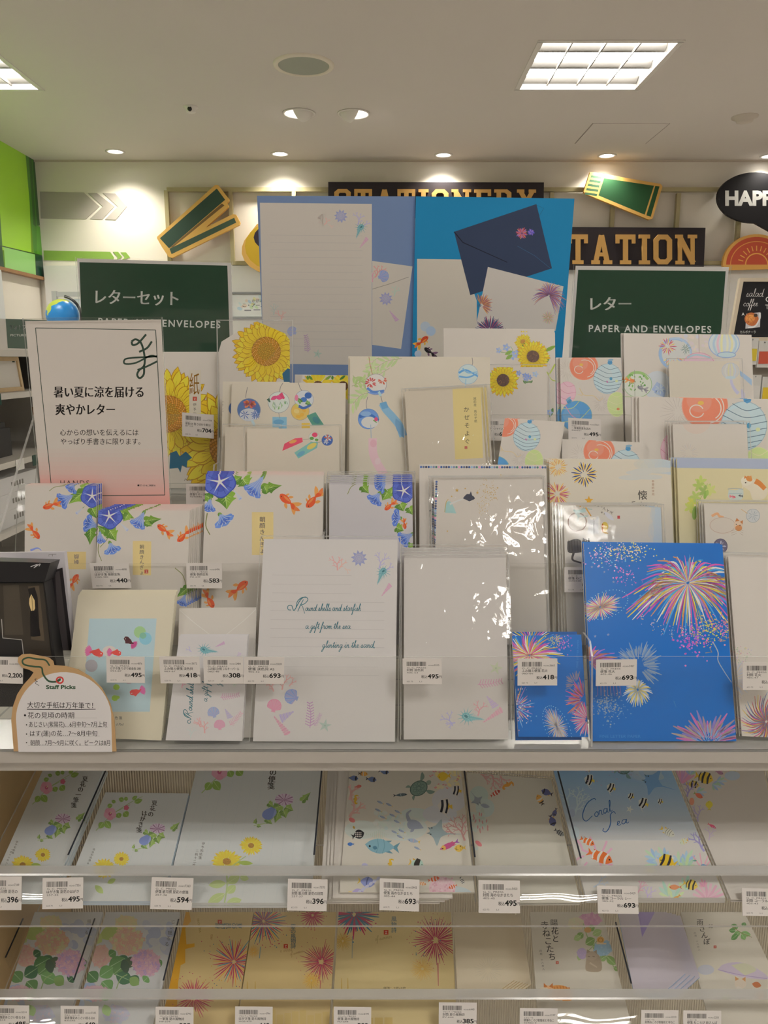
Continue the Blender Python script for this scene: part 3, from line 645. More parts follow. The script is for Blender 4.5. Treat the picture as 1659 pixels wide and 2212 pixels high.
# ---------------------------------------------------------------- lamps
TUBE = mat('lamp_tube', (.9, .9, .9), .4, emit=((1.0, .955, .885), LAMP))
LOUV = mat('lamp_louvre', (.24, .23, .215), .45, .4)
def louvre_light(x, y, label, first=None):
    if first is not None:
        return first
    t = thing('ceiling_light', (x, y, CEIL), label, 'ceiling light', 'square louvred ceiling lights')
    b = MB(); f = .014
    for (a0, a1, c0, c1) in ((-FS - .012, FS + .012, -FS - .012, -FS + f), (-FS - .012, FS + .012, FS - f, FS + .012), (-FS - .012, -FS + f, -FS, FS), (FS - f, FS + .012, -FS, FS)):
        b.box(x + a0, x + a1, y + c0, y + c1, CEIL - .004, CEIL + .004)
    b.build('frame', WHITEM, t)
    b = MB(); s = FS - .002; z0, z1 = CEIL + .004, CEIL + .12
    q = [(x - s, y - s), (x + s, y - s), (x + s, y + s), (x - s, y + s)]
    for i in range(4):
        a, c = q[i], q[(i + 1) % 4]; b.face([(*a, z0), (*c, z0), (*c, z1), (*a, z1)])
    b.face([(*p, z1) for p in q]); b.build('housing', LOUV, t)
    # three tubes between curved reflector valleys, crossed by thin louvre fins
    for k in range(3):
        cy = y - s + (2 * k + 1) * s / 3
        tb = MB(); tb.box(x - s + .012, x + s - .012, cy - .036, cy + .036, CEIL + .045, CEIL + .066); tb.build('tube', TUBE, t)
    for k in range(4):
        cy = y - s + 2 * k * s / 3
        rf = MB(); lo, hi = max(y - s, cy - .062), min(y + s, cy + .062)
        prof = [(yy, CEIL + .028 + .046 * (abs(yy - cy) / .062) ** 1.5) for yy in np.linspace(lo, hi, 9)]
        rf.grid([[(x - s + .004, a, b_) for a, b_ in prof], [(x + s - .004, a, b_) for a, b_ in prof]]); rf.build('reflector', LOUV, t)
    for k in range(1, 4):
        fx = x - s + k * s / 2; fn = MB()
        fn.box(fx - .003, fx + .003, y - s, y + s, CEIL + .018, CEIL + .034); fn.build('fin', LOUV, t)
    return t
lab = {(0, 0): 'square white louvred ceiling light beside the green wall panels', (1, 0): 'square white louvred ceiling light with three bright tubes, whole in view'}
first = None
for j, y in enumerate(FY):
    for i, x in enumerate(FX):
        L_ = lab.get((i, j), 'square white louvred ceiling light out of view above the aisle' if j else 'square white louvred ceiling light towards the right wall')
        if first is None: first = louvre_light(x, y, L_)
        else:
            c = copy_tree(first, (x - FX[0], y - FY[0], 0)); c['label'] = L_
DISC = mat('downlight_lens', (.9, .9, .9), .4, emit=((1.0, .96, .88), 18))
def spot(name, loc, w, size, parent, tgt=None):
    l = bpy.data.lights.new(name, 'SPOT'); l.energy = w; l.spot_size = math.radians(size); l.spot_blend = 1; l.color = (1, .93, .80); l.shadow_soft_size = .035
    o = bpy.data.objects.new(name, l); COL.objects.link(o); o.location = loc
    if tgt is not None: o.rotation_euler = (Vector(tgt) - Vector(loc)).to_track_quat('-Z', 'Y').to_euler()
    return o
names = ['recessed round downlight above the grey wall arrow', 'recessed round downlight above the lattice left of the top sign', 'recessed round downlight above the middle of the top sign', 'recessed round downlight above the ticket shaped wall sign', 'recessed round downlight above the speech bubble sign']
for k, (x, y) in enumerate(DL):
    t = thing('downlight', (x, y, CEIL), names[k], 'downlight', 'recessed downlights along the back wall')
    b = MB(); b.lathe((x, y, CEIL), (0, 0, 1), [(.066, -.0005), (.066, -.004), (.052, -.005), (.050, .0), (.046, .03)], 32); b.build('trim_ring', WHITEM, t)
    b = MB(); b.lathe((x, y, CEIL), (0, 0, 1), [(.046, .03), (.046, .034)], 32); b.face([(x + .0465 * math.cos(a), y + .0465 * math.sin(a), CEIL + .012) for a in np.linspace(2 * math.pi, 0, 32, endpoint=False)]); b.build('lens', DISC, t)
    spot('downlight_beam', (x, y, CEIL - .012), SPOT, 122, t)
# adjustable gimbal lights
gl = ['round gimbal spotlight turned left, beside the ceiling speaker', 'round gimbal spotlight turned right, beside its twin']
for k, (x, y) in enumerate(GB):
    s = -1 if k == 0 else 1
    t = thing('gimbal_spotlight', (x, y, CEIL), gl[k], 'spotlight', 'pair of gimbal spotlights')
    b = MB(); b.lathe((x, y, CEIL), (0, 0, 1), [(.083, .06), (.083, 0), (.096, -.001), (.096, -.005), (.088, -.008), (.080, -.003), (.080, .06)], 36); b.build('trim_ring', WHITEM, t)
    b = MB(); ax = np.array([s * .80, .42, -.30]); ax /= np.linalg.norm(ax)
    o = np.array([x - s * .012, y, CEIL + .02])
    b.lathe(o, -ax, [(.066, -.02), (.070, 0), (.066, .03), (.050, .055), (.0, .068)], 28)
    b.build('lamp_head', WHITEM, t)
    b = MB(); u = np.cross(ax, [0, 1, 0]); u /= np.linalg.norm(u); w = np.cross(ax, u)
    b.face([o + ax * .012 + .062 * (math.cos(a) * u + math.sin(a) * w) for a in np.linspace(0, 2 * math.pi, 28, endpoint=False)]); b.build('lens', DISC, t)
# round ceiling speaker, sensor, smoke detector, hatch
t = thing('ceiling_speaker', (*SPK, CEIL), 'round ceiling speaker with a grey green grille and cream rim', 'speaker')
b = MB(); b.lathe((*SPK, CEIL), (0, 0, 1), [(.150, 0), (.148, -.006), (.128, -.010), (.124, -.004)], 48); b.build('rim', mat('speaker_rim', (.80, .74, .62), .5), t)
b = MB(); b.lathe((*SPK, CEIL), (0, 0, 1), [(.126, -.005), (.06, -.0075), (.0, -.008)], 48); b.build('grille', mat('speaker_grille', (.36, .38, .32), .7, bump=.6, bscale=900), t)
x, y = CL.hit([(412, 231)])[0][:2]
t = thing('ceiling_sensor', (x, y, CEIL), 'small white ceiling sensor with a dark eye', 'sensor')
b = MB(); b.lathe((x, y, CEIL), (0, 0, 1), [(.042, 0), (.042, -.005), (.030, -.008), (.027, -.028), (.018, -.032), (0, -.032)], 28); b.build('housing', WHITEM, t)
b = MB(); b.lathe((x, y - .0265, CEIL - .018), (0, -1, 0), [(.0125, -.004), (.0125, .003), (0, .004)], 18); b.build('eye', mat('dark_lens', (.02, .02, .02), .2), t)
x, y = CL.hit([(1609, 252)])[0][:2]
b = MB(); b.lathe((x, y, CEIL), (0, 0, 1), [(.075, 0), (.075, -.006), (.05, -.018), (.046, -.030), (.02, -.036), (0, -.036)], 32)
tag(b.build('smoke_detector', mat('detector_plastic', (.62, .56, .49), .5), None, 'base'), 'pale round smoke detector on the ceiling right of the access hatch', 'smoke detector')
q = CL.hit([(1279, 267), (1446, 268), (1403, 310), (1239, 309)]); x0, x1 = q[0][0], q[1][0]; y0, y1 = q[2][1], q[0][1]
t = thing('ceiling_hatch', ((x0 + x1) / 2, (y0 + y1) / 2, CEIL - .003), 'flush square access hatch in the ceiling, thin outline', 'access hatch')
b = MB(); b.box(x0 + .006, x1 - .006, y0 + .006, y1 - .006, CEIL - .003, CEIL - .0005); b.build('panel', CEILM, t)
b = MB()
for (a0, a1, c0, c1) in ((x0, x1, y1 - .004, y1), (x0, x0 + .004, y0, y1)): b.box(a0, a1, c0, c1, CEIL - .0015, CEIL - .0003)
for (a0, a1, c0, c1) in ((x0, x1, y0, y0 + .0025), (x1 - .0025, x1, y0, y1)): b.box(a0, a1, c0, c1, CEIL - .0015, CEIL - .0003)
b.build('seam', mat('hatch_seam', (.34, .30, .27), .8), t)

# ---------------------------------------------------------------- green panels on the left wall
LW = Plane((XL, 0, 0), (1, 0, 0))
def zy(px): h = LW.off(.03).hit([px])[0]; return h[1], h[2]
zt = 0.5 * (zy((4, 302))[1] + zy((78, 343))[1]); zb_ = zy((102, 601))[1]
t = thing('green_wall_panel', (XL + .015, 4.4, zb_), 'patchwork wall panel in several greens with brown trim on left wall', 'wall panel')
b = MB(); b.box(XL, XL + .03, 2.6, YB - .02, zb_, zt, 0, C('5e7f2a')); b.build('board', BOARD, t)
a = Art(None)
G1, G2, G3, G4, G5 = '8dbb2a', '5f9a24', '2f5c22', '9fcf74', '123a2a'
P_ = lambda *q: list(q)
a.poly([(-400, 80), (60, 334), (68, 545), (-400, 510)], G1); a.poly([(55, 331), (70, 339), (89, 560), (73, 546)], '3f7722'); a.poly([(62, 336), (68, 339), (78, 490), (72, 485)], '23511c')
a.poly([(70, 340), (79, 345), (90, 488), (80, 486)], '1f4d1e'); a.poly([(79, 488), (90, 490), (93, 552), (80, 548)], '4c8a25')
a.poly([(-400, 520), (4, 528), (10, 586), (-400, 500)], G5); a.poly([(-60, 505), (0, 460), (5, 530), (-60, 528)], G3)
a.poly([(8, 532), (75, 548), (78, 598), (12, 586)], '88b86a'); a.poly([(76, 549), (93, 553), (98, 603), (78, 598)], G5)
a.stroke([(-40, 521), (94, 553)], 2.2, 2.2, '23421a', raw=True)
mb = MB(); a.emit(mb, LW.off(.0302)); mb.build('colour_blocks', GLOSSCARD, t)
b = MB(); b.box(XL, XL + .04, 2.6, YB - .015, zt, zt + .02); b.box(XL, XL + .045, 2.6, YB - .015, zb_ - .022, zb_); b.build('trim', mat('brown_trim', (.32, .16, .07), .5, noise=.2, nscale=30), t)
# white backing of the shelving below the green panel and along the back wall
yq = 5.86
ZT = Plane((0, yq, 0), (0, -1, 0)).hit([(530, 572)])[0][2]
t = thing('wall_display_unit', (1, 5.9, 0), 'tall white shop fitting running along the foot of the back wall', 'display unit')
b = MB(); b.box(XL + .05, XR - .05, 5.905, YB - .004, 0, ZT); b.build('back_board', mat('white_laminate', (.80, .79, .77), .4, .4), t)
b = MB()
for z in (.35, .75, 1.12): b.box(XL + .06, XR - .06, 5.58, 5.9045, z, z + .025)
b.build('shelf', WHITEM, t)
b = MB(); b.box(XL + .06, XR - .06, 5.56, 5.9045, 0, .12); b.build('plinth', mat('grey_plinth', (.3, .3, .3), .5), t)
# ---------------------------------------------------------------- wall graphics
def plaque(name, label, cat, off, thick, outline, col, art=None, m=BOARD, side=None):
    return card(name, label, cat, BK.off(off), None, art, t=thick, col=col, outline=outline, m=m, side=side)
WALLC = 'cfc0a0'
GR = '9c9288'
def arr(a):
    pass
mb = MB()
for q in ([(86, 414), (181, 416), (215, 446), (186, 473), (88, 472)], [(190, 417), (209, 417), (247, 446), (221, 474), (194, 473), (222, 446)], [(222, 417), (249, 418), (274, 446), (250, 475), (227, 474), (254, 446)]):
    K = BK.off(.003).hit(q); mb.hexa(list(K), list(K + np.array([0, .0025, 0])), 0, C(GR))
tag(mb.build('wall_arrow', BOARD, None, 'base'), 'grey chevron arrow graphic on the cream back wall, pointing right', 'wall graphic')
mb = MB()
for q in ([(94, 541), (238, 544), (246, 556), (244, 565), (95, 562)], [(244, 544), (255, 544), (264, 555), (252, 562), (254, 556)], [(260, 545), (272, 545), (281, 556), (262, 562), (270, 556)]):
    K = BK.off(.003).hit(q); mb.hexa(list(K), list(K + np.array([0, .0025, 0])), 0, C('7c9a44'))
tag(mb.build('wall_arrow', BOARD, None, 'base'), 'green chevron arrow graphic low on the back wall by the green panels', 'wall graphic')
# lattice of slim olive bars
mb = MB(); LT = BK.off(.05); bw = 7.5
def bar(x0, y0, x1, y1):
    K0, K1 = LT.hit([(x0, y0), (x1, y1)]); w = .014
    if abs(K1[0] - K0[0]) > abs(K1[2] - K0[2]): z = K0[2]; mb.box(K0[0], K1[0], LT.o[1], LT.o[1] + .035, z - w, z + w)
    else: x = (K0[0] + K1[0]) / 2; mb.box(x - w, x + w, LT.o[1] + .0005, LT.o[1] + .0345, K1[2], K0[2])
for s in ((360, 409, 1560, 420), (500, 568, 1590, 572)): bar(*s)
for x, y0, y1 in ((362, 411, 565), (500, 411, 570), (636, 413, 570), (770, 413, 570), (905, 413, 572), (1190, 415, 572), (1322, 415, 572), (1462, 417, 572), (1596, 418, 572)): bar(x, y0, x, y1)
tag(mb.build('lattice_frame', mat('olive_metal', (.40, .35, .20), .45, .4), None, 'base'), 'slim olive metal lattice frame carrying the wall signs', 'lattice')
TAN, DG = 'c79a52', '2f4238'
# stapler
def a_stapler(a):
    a.fr(320, 380, .1808)
    a.poly([(820, 150), (920, 285), (250, 865), (140, 745)], DG); a.poly([(880, 330), (912, 352), (300, 850), (255, 862)], '6d5232')
    a.poly([(1028, 500), (1052, 558), (280, 935), (255, 870)], '3a4a3c')
plaque('stapler_sign', 'stapler shaped green and tan cut-out sign on the lattice', 'wall sign', .10, .03,
    [(320 + .1808 * x, 380 + .1808 * y) for x, y in ((800, 108), (835, 108), (965, 275), (962, 305), (940, 325), (960, 352), (958, 372), (690, 615), (1010, 458), (1050, 462), (1098, 555), (1090, 585), (290, 978), (245, 968), (165, 850), (105, 745), (108, 725))], TAN, a_stapler)
def a_tape(a):
    a.fr(320, 380, .1808)
    a.ell(1500, 840, 345, 285, 'b8942a'); a.ell(1590, 735, 330, 185, '2a2430', rot=0)
    a.ell(1660, 735, 130, 90, TAN)
plaque('tape_dispenser_sign', 'yellow rounded cut-out sign with dark centre, beside the blue display board', 'wall sign', .10, .03,
    [(320 + .1808 * x, 380 + .1808 * y) for x, y in ((1300, 575), (1210, 690), (1150, 770), (1120, 850), (1118, 930), (1150, 1010), (1210, 1080), (1310, 1140), (1420, 1165), (1560, 1165), (1700, 1120), (1800, 1020), (1840, 900), (1800, 700), (1700, 600), (1500, 540))], TAN, a_tape)
# slab letters
def slab(ch):
    S = []
    r = lambda x0, y0, x1, y1: S.append([(x0, y0), (x1, y0), (x1, y1), (x0, y1)])
    def pl_(pts, w=1.6):
        for (x0, y0), (x1, y1) in zip(pts, pts[1:]):
            l = math.hypot(x1 - x0, y1 - y0); nx, ny = -(y1 - y0) / l * w / 2, (x1 - x0) / l * w / 2; ux, uy = (x1 - x0) / l * .35, (y1 - y0) / l * .35
            S.append([(x0 + nx - ux, y0 + ny - uy), (x1 + nx + ux, y1 + ny + uy), (x1 - nx + ux, y1 - ny + uy), (x0 - nx - ux, y0 - ny - uy)])
    if ch == 'T': r(0, 8.4, 6.4, 10); r(0, 7, 1.2, 8.5); r(5.2, 7, 6.4, 8.5); r(2.4, 0, 4, 9); r(1.4, 0, 5, 1.3); w = 6.4
    if ch == 'I': r(1, 0, 2.6, 10); r(0, 0, 3.6, 1.3); r(0, 8.7, 3.6, 10); w = 3.6
    if ch == 'A': pl_([(1.4, .5), (3.2, 9.4)], 1.5); pl_([(5.2, .5), (3.4, 9.4)], 1.6); r(2, 2.6, 4.8, 3.9); r(0, 0, 2.8, 1.3); r(3.9, 0, 6.8, 1.3); w = 6.8
    if ch == 'N': r(.8, 0, 2.1, 10); r(4.9, 0, 6.2, 10); pl_([(1.4, 9.2), (5.6, .8)], 1.7); r(0, 0, 2.9, 1.2); r(0, 8.8, 2.4, 10); r(4.1, 8.8, 7, 10); w = 7
    if ch == 'O': pl_([(.8, 2), (.8, 8), (1.8, 9.2), (4.2, 9.2), (5.2, 8), (5.2, 2), (4.2, .8), (1.8, .8), (.8, 2)]); w = 6
    if ch == 'S': pl_([(5.1, 7.2), (5.1, 8.3), (4.2, 9.2), (1.7, 9.2), (.8, 8.3), (.8, 6.6), (1.7, 5.7), (4.3, 4.5), (5.2, 3.6), (5.2, 1.7), (4.3, .8), (1.7, .8), (.8, 1.7), (.8, 2.8)]); w = 6
    if ch == 'E': r(.8, 0, 2.4, 10); r(0, 0, 6, 1.4); r(0, 8.6, 6, 10); r(2, 4.4, 4.4, 5.6); r(4.8, 0, 6, 2.8); r(4.8, 7.2, 6, 10); w = 6
    if ch == 'R': r(.8, 0, 2.4, 10); r(0, 0, 3.2, 1.3); r(0, 8.7, 4.4, 10); pl_([(4.2, 9.3), (5.3, 8.3), (5.3, 6.2), (4.3, 5.1), (2, 5.1)]); pl_([(3.6, 5), (5.6, .6)]); r(4.6, 0, 7, 1.3); w = 7
    if ch == 'Y': pl_([(1.2, 9.4), (3.4, 4.6)]); pl_([(5.6, 9.4), (3.4, 4.6)]); r(2.6, 0, 4.2, 5); r(0, 8.7, 2.6, 10); r(4.2, 8.7, 6.8, 10); r(1.6, 0, 5.2, 1.3); w = 6.8
    return S, w
def slabword(a, word, x0, x1, yt, yb, c, sl=0):
    L = [slab(ch) for ch in word]; tot = sum(w for _, w in L) + 1.15 * (len(L) - 1); kx = (x1 - x0) / tot; ky = (yb - yt) / 10; x = 0
    for S, w in L:
        for q in S: a.poly([(x0 + (x + p) * kx, yb - r * ky + sl * ((x + p) * kx)) for p, r in q], c)
        x += w + 1.15
def blocksign(name, label, out, word, x0, x1, yt, yb, sl):
    o = card(name, label, 'sign', BK.off(.105), None, None, t=.04, col='221c20', outline=out, m=BOARD)
    a = Art(None); slabword(a, word, x0, x1, yt, yb, 'bd9152', sl)
    for (p, c, l) in a.P: pass
    mb = MB(); pl_ = BK.off(.117); k = 0
    for p, c, l in a.P:
        K = pl_.hit(p); ar = sum(p[i][0] * p[(i + 1) % len(p)][1] - p[(i + 1) % len(p)][0] * p[i][1] for i in range(len(p)))
        if ar > 0: K = K[::-1]
        K = K + np.array([0, -.00002 * k, 0]); k += 1
        mb.hexa(list(K), list(K + np.array([0, .0119, 0])), 0, C(c))
    mb.build('lettering', BOARD, o)
blocksign('stationery_sign', 'dark sign with tan slab letters partly hidden above the blue display boards', [(709, 393), (1175, 394), (1174, 470), (709, 469)], 'STATIONERY', 722, 1158, 408, 458, .003)
blocksign('station_sign', 'dark sign with tan slab letters above the right green sign', [(1120, 490), (1524, 492), (1520, 583), (1120, 581)], 'STATION', 1180, 1506, 506, 570, .003)
def a_ticket(a):
    a.fr(830, 0, .4997)
    for i in range(5): a.poly([(895 + 46 - 46 - i * 6.5, 757 + i * 18.5), (941 - i * 5, 764 + i * 18.5), (939 - i * 5, 774 + i * 18.5), (892 - i * 6.5, 767 + i * 18.5)], '31503a')
    a.poly([(950, 770), (1166, 803), (1126, 928), (926, 845)], '1f4527'); a.poly([(1172, 804), (1190, 806), (1152, 937), (1133, 931)], '1f4527')
plaque('ticket_sign', 'tan and green oblong cut-out sign tilted on the lattice', 'wall sign', .10, .03, [(830 + .4997 * x, .4997 * y) for x, y in ((890, 744), (905, 744), (1195, 795), (1203, 805), (1160, 945), (1145, 950), (870, 838), (862, 828))], TAN, a_ticket)
th = np.linspace(0, 2 * math.pi, 40, endpoint=False)
def a_happ(a):
    a.fr(830, 0, .4997); a.text(1474, 886, 'HAPPY', 86, 'd9d6d0', w=262, bold=.045)
ob_ = [(1632 + 80 * math.cos(t), 427 + 55 * math.sin(t)) for t in th]
o = plaque('speech_bubble_sign', 'black oval speech bubble sign with white letters', 'sign', .11, .03, [(1632 + 82 * math.cos(t), 427 + 55 * math.sin(t)) if not (1.25 < t < 1.5) else (1668, 502) for t in th], '17161a', a_happ)
def a_prot(a):
    a.fr(830, 0, .4997); cx, cy = 1610, 1144
    a.ell(cx, cy, 132, 120, 'b34a33', a0=180, a1=360, n=28); a.ring(cx, cy, 113, 100, 3.5, 'd2934a', a0=180, a1=360)
    a.ring(cx, cy, 48, 48, 5, 'd9a04f', a0=180, a1=360)
    for i in range(1, 12):
        t = math.radians(180 + i * 15); a.stroke([(cx + 60 * math.cos(t), cy + 60 * math.sin(t)), (cx + 82 * math.cos(t), cy + 82 * math.sin(t))], 4, 4, 'd9a04f', raw=True)
plaque('protractor_sign', 'red half-round cut-out sign with a tan sun arc', 'wall sign', .10, .03, [(830 + .4997 * x, .4997 * y) for x, y in [(1610 + 146 * math.cos(t), 1146 + 134 * math.sin(t)) for t in np.linspace(math.pi, 2 * math.pi, 24)] + [(1758, 1160), (1475, 1168)]], 'cf9a50', a_prot)
# ================================================================ shop fittings behind the rack
# photo frame shelving along the left, seen between the ceiling-high wall and the rack
SX = -1.9
SP = Plane((SX, 0, 0), (1, 0, 0))
def syz(px): h = SP.hit([px])[0]; return h[1], h[2]
z1, z2, z3 = syz((20, 849))[1], syz((20, 998))[1], .60
t = thing('frame_shelving', (-2.2, 4.0, 0), 'white open shelving of photo frames along the left wall', 'shelving')
GRYS = mat('grey_shelf', (.66, .64, .60), .5)
b = MB(); b.box(XL + .03, XL + .055, 2.3, 4.9, 0, 1.47); b.build('back_board', mat('shelf_back', (.33, .30, .26), .6), t)
z0 = syz((20, 757))[1]
b = MB(); b.box(XL + .031, XL + .05, 2.3, 5.25, z0 + .03, zb_ - .024); b.build('upper_board', mat('pale_panel', (.70, .71, .72), .5), t)
for z in (z0, z1, z2, z3, .25):
    b = MB(); b.box(XL + .056, SX, 2.3, 4.9, z - .03, z); b.build('shelf', GRYS, t)
b = MB(); b.box(XL + .056, SX - .02, 4.901, 4.93, 0, 1.50); b.build('end_panel', GRYS, t)
WOOD = mat('pale_wood', (.62, .46, .26), .5, noise=.12, nscale=25); DKW = mat('brown_wood', (.30, .17, .08), .5, noise=.15, nscale=25)
MATB = mat('frame_mount', (.72, .70, .66), .6)
def photo_frame(label, y, z, w, h, m, art=None, x=SX - .06, leanb=.10, fill=MATB):
    t = thing('photo_frame', (x, y, z), label, 'photo frame', 'photo frames on the left shelving'); b = MB(); f = .022; d = .02
    def pt(yy, zz, dx): return (x - dx - zz * leanb, yy, z + .001 + zz)
    def bx(y0, y1, a, c, d0, d1): b.hexa([pt(y0, a, d0), pt(y1, a, d0), pt(y1, c, d0), pt(y0, c, d0)], [pt(y0, a, d1), pt(y1, a, d1), pt(y1, c, d1), pt(y0, c, d1)])
    bx(y - w / 2, y + w / 2, 0, f, 0, d); bx(y - w / 2, y + w / 2, h - f, h, 0, d); bx(y - w / 2, y - w / 2 + f, f, h - f, 0, d); bx(y + w / 2 - f, y + w / 2, f, h - f, 0, d)
    b.build('moulding', m, t); b = MB(); bx(y - w / 2 + f, y + w / 2 - f, f, h - f, .008, .015); b.build('picture', fill, t)
    if art:
        b = MB()
        for (u0, u1, v0, v1, c) in art: b.face([pt(y - w / 2 + u0 * w, v0 * h, .0075), pt(y - w / 2 + u1 * w, v0 * h, .0075), pt(y - w / 2 + u1 * w, v1 * h, .0075), pt(y - w / 2 + u0 * w, v1 * h, .0075)], 0, C(c))
        b.build('photo', BOARD, t)
    return t
ya, yb_ = syz((12, 850))[0], syz((56, 850))[0]
photo_frame('pale wood photo frame with a blank grey insert on upper shelf', (ya + yb_) / 2 + .05, z1, .36, .18, WOOD, [(.82, .9, .84, .92, '22392c')])
photo_frame('pale wood photo frame cut by the left edge of the photo', 3.42, z1, .34, .18, WOOD)
photo_frame('pale wood photo frame half hidden behind the white summer sign', 4.68, z1, .34, .18, WOOD)
photo_frame('brown wood photo frame holding a blue and white picture, lower shelf', 4.62, z2, .26, .24, DKW, [(.18, .8, .1, .9, 'b9b4ae'), (.3, .55, .2, .45, '5f7692'), (.5, .75, .35, .7, '7488a0'), (.3, .5, .6, .8, '93a1b0')], x=SX - .10)
photo_frame('brown wood photo frame with a family snapshot at the left edge', 3.55, z2, .22, .215, DKW, [(.12, .88, .1, .9, 'b8b0a4'), (.3, .6, .45, .75, '6d8460'), (.55, .8, .15, .4, 'd8b8b0')], x=SX - .045)
BKM = mat('black_plastic', (.02, .02, .022), .35, .5)
b = MB(); b.box(SX - .30, SX - .12, 4.02, 4.16, z2 + .001, z2 + .15); b.box(SX - .30, SX - .14, 4.03, 4.15, z2 + .15, z2 + .18); tag(b.build('display_box', BKM, None, 'base'), 'black box standing between the brown photo frames', 'box')
for k, (y, z, c) in enumerate([(3.80, z1, '1f3d33'), (4.35, z1, 'cfcac2'), (4.17, z2, '1f3d33'), (3.98, z2, 'cfcac2'), (4.72, z2, 'cfcac2')]):
    b = MB(); b.box(SX + .001, SX + .003, y - .045, y + .045, z - .055, z + .002, 0, C(c))
    tag(b.build('shelf_ticket', BOARD, None, 'base'), ['dark green shelf ticket on the upper frame shelf', 'white shelf ticket at the far end of the upper frame shelf', 'dark green shelf ticket on the lower frame shelf', 'white shelf ticket beside the green one on the lower frame shelf', 'white shelf ticket under the blue and white picture'][k], 'shelf ticket', 'tickets on the frame shelves')
# white cartons stacked on the bottom shelf
for i in range(3):
    for j in range(2):
        z = z3 - .17 + .16 * (2 - i); y = 3.55 + j * .48
        b = MB(); b.box(SX - .42, SX - .03 - .01 * j, y - .23, y + .23, z3 + .001 + .086 * (2 - i), z3 + .086 * (3 - i), 0, C('c4c0bc'))
        for u in range(5): b.box(SX - .0299 - .01 * j, SX - .0285 - .01 * j, y - .08 + .03 * u, y - .065 + .03 * u, z3 + .03 + .086 * (2 - i), z3 + .055 + .086 * (2 - i), 0, C('77726c'))
        o = b.build('carton', BOARD, None, 'base')
        tag(o, '%s white carton in the %s stack under the photo frames' % (('top', 'middle', 'bottom')[i], ('near', 'far')[j]), 'carton', 'white cartons on the bottom frame shelf')
# green header sign on the frame shelving
q = syz((15, 690)); q2 = syz((15, 753)); t = thing('section_sign', (SX, 4.4, z0), 'dark green section sign above the photo frames', 'sign')
b = MB(); b.box(SX - .012, SX, 3.88, 4.80, z0 + .0005, q[1]); b.build('holder', mat('sign_white_border', (.75, .73, .7), .4), t)
a = Art(None); a.fr(0, 540, .3376); a.poly([(36, 440), (300, 449), (310, 636), (50, 628)], '20402f')
a.text(62, 508, 'フォトフレーム', 36, 'c9c8c0', w=190, bold=.02); a.text(66, 552, 'PICTURE FRAMES', 20, 'b9b9b0', w=200, bold=.02)
b = MB(); a.emit(b, SP.off(.0005)); b.build('printed_face', GLOSSCARD, t)
# grid stand and globe near the back corner
GP = Plane((0, 5.3, 0), (0, -1, 0))
K = GP.hit([(108, 628), (170, 628), (108, 720)])
t = thing('slotted_rack', (K[0][0] + .2, 5.32, 0), 'grey slotted metal rack in the back left corner behind the globe', 'rack')
b = MB(); GM = mat('grey_metal', (.55, .55, .54), .35, metal=.3)
x0 = K[0][0]; zt_ = K[0][2]
b.box(x0, x0 + .03, 5.32, 5.35, 0, zt_); b.box(x0 + .6, x0 + .63, 5.32, 5.35, 0, zt_); b.build('upright', GM, t)
b = MB(); b.box(x0 + .0301, x0 + .5999, 5.325, 5.345, zt_ - .035, zt_ - .005); b.build('top_rail', GM, t)
b = MB(); b.box(x0 + .0302, x0 + .5998, 5.346, 5.352, 0, zt_ - .05); b.build('panel', mat('pale_blue_panel', (.66, .72, .76), .4), t)
b = MB(); b.box(x0 + .01, x0 + .62, 4.96, 5.319, 1.2, 1.225); b.build('shelf', WHITEM, t)
GQ = Plane((0, 5.05, 0), (0, -1, 0)); gc = GQ.hit([(135, 681)])[0]; gr = np.linalg.norm(GQ.hit([(169, 681)])[0] - gc)
t = thing('globe', (gc[0], gc[1], 1.225), 'blue desk globe on the corner rack', 'globe')
gm = mat('globe_map', (.05, .25, .62), .3)
nt = gm.node_tree; N = nt.nodes; L = nt.links; tc = N.new('ShaderNodeTexCoord'); n = N.new('ShaderNodeTexNoise'); n.inputs['Scale'].default_value = 1.5 / gr / 4; n.inputs['Detail'].default_value = 3
r = N.new('ShaderNodeValToRGB'); e = r.color_ramp.elements; e[0].position = .52; e[0].color = (.02, .22, .62, 1); e[1].position = .55; e[1].color = (.55, .62, .10, 1)
r.color_ramp.elements.new(.64).color = (.75, .70, .45, 1); r.color_ramp.interpolation = 'CONSTANT'
L.new(tc.outputs['Object'], n.inputs['Vector']); L.new(n.outputs['Fac'], r.inputs[0]); L.new(r.outputs[0], N['Principled BSDF'].inputs['Base Color'])
b = MB(); b.lathe(gc, (.3, 0, 1), [(gr * math.sin(u), -gr * math.cos(u)) for u in np.linspace(0, math.pi, 20)], 32); b.build('sphere', gm, t)
b = MB(); ax = np.array([.3, 0, 1]) / math.hypot(.3, 1); sd = np.array([1, 0, -.3]) / math.hypot(.3, 1)
b.tube([gc + (gr + .018) * (math.cos(u) * ax + math.sin(u) * sd) for u in np.linspace(-.1, math.pi + .1, 24)], .009); b.build('meridian_arm', BKM, t)
b = MB(); bz = gc - ax * (gr + .02); b.tube([bz, (bz[0] + .02, bz[1], 1.25)], .012); b.lathe((bz[0] + .02, bz[1], 1.2255), (0, 0, 1), [(0, 0), (.1, 0), (.1, .012), (.03, .03), (0, .03)], 28); b.build('base', BKM, t)
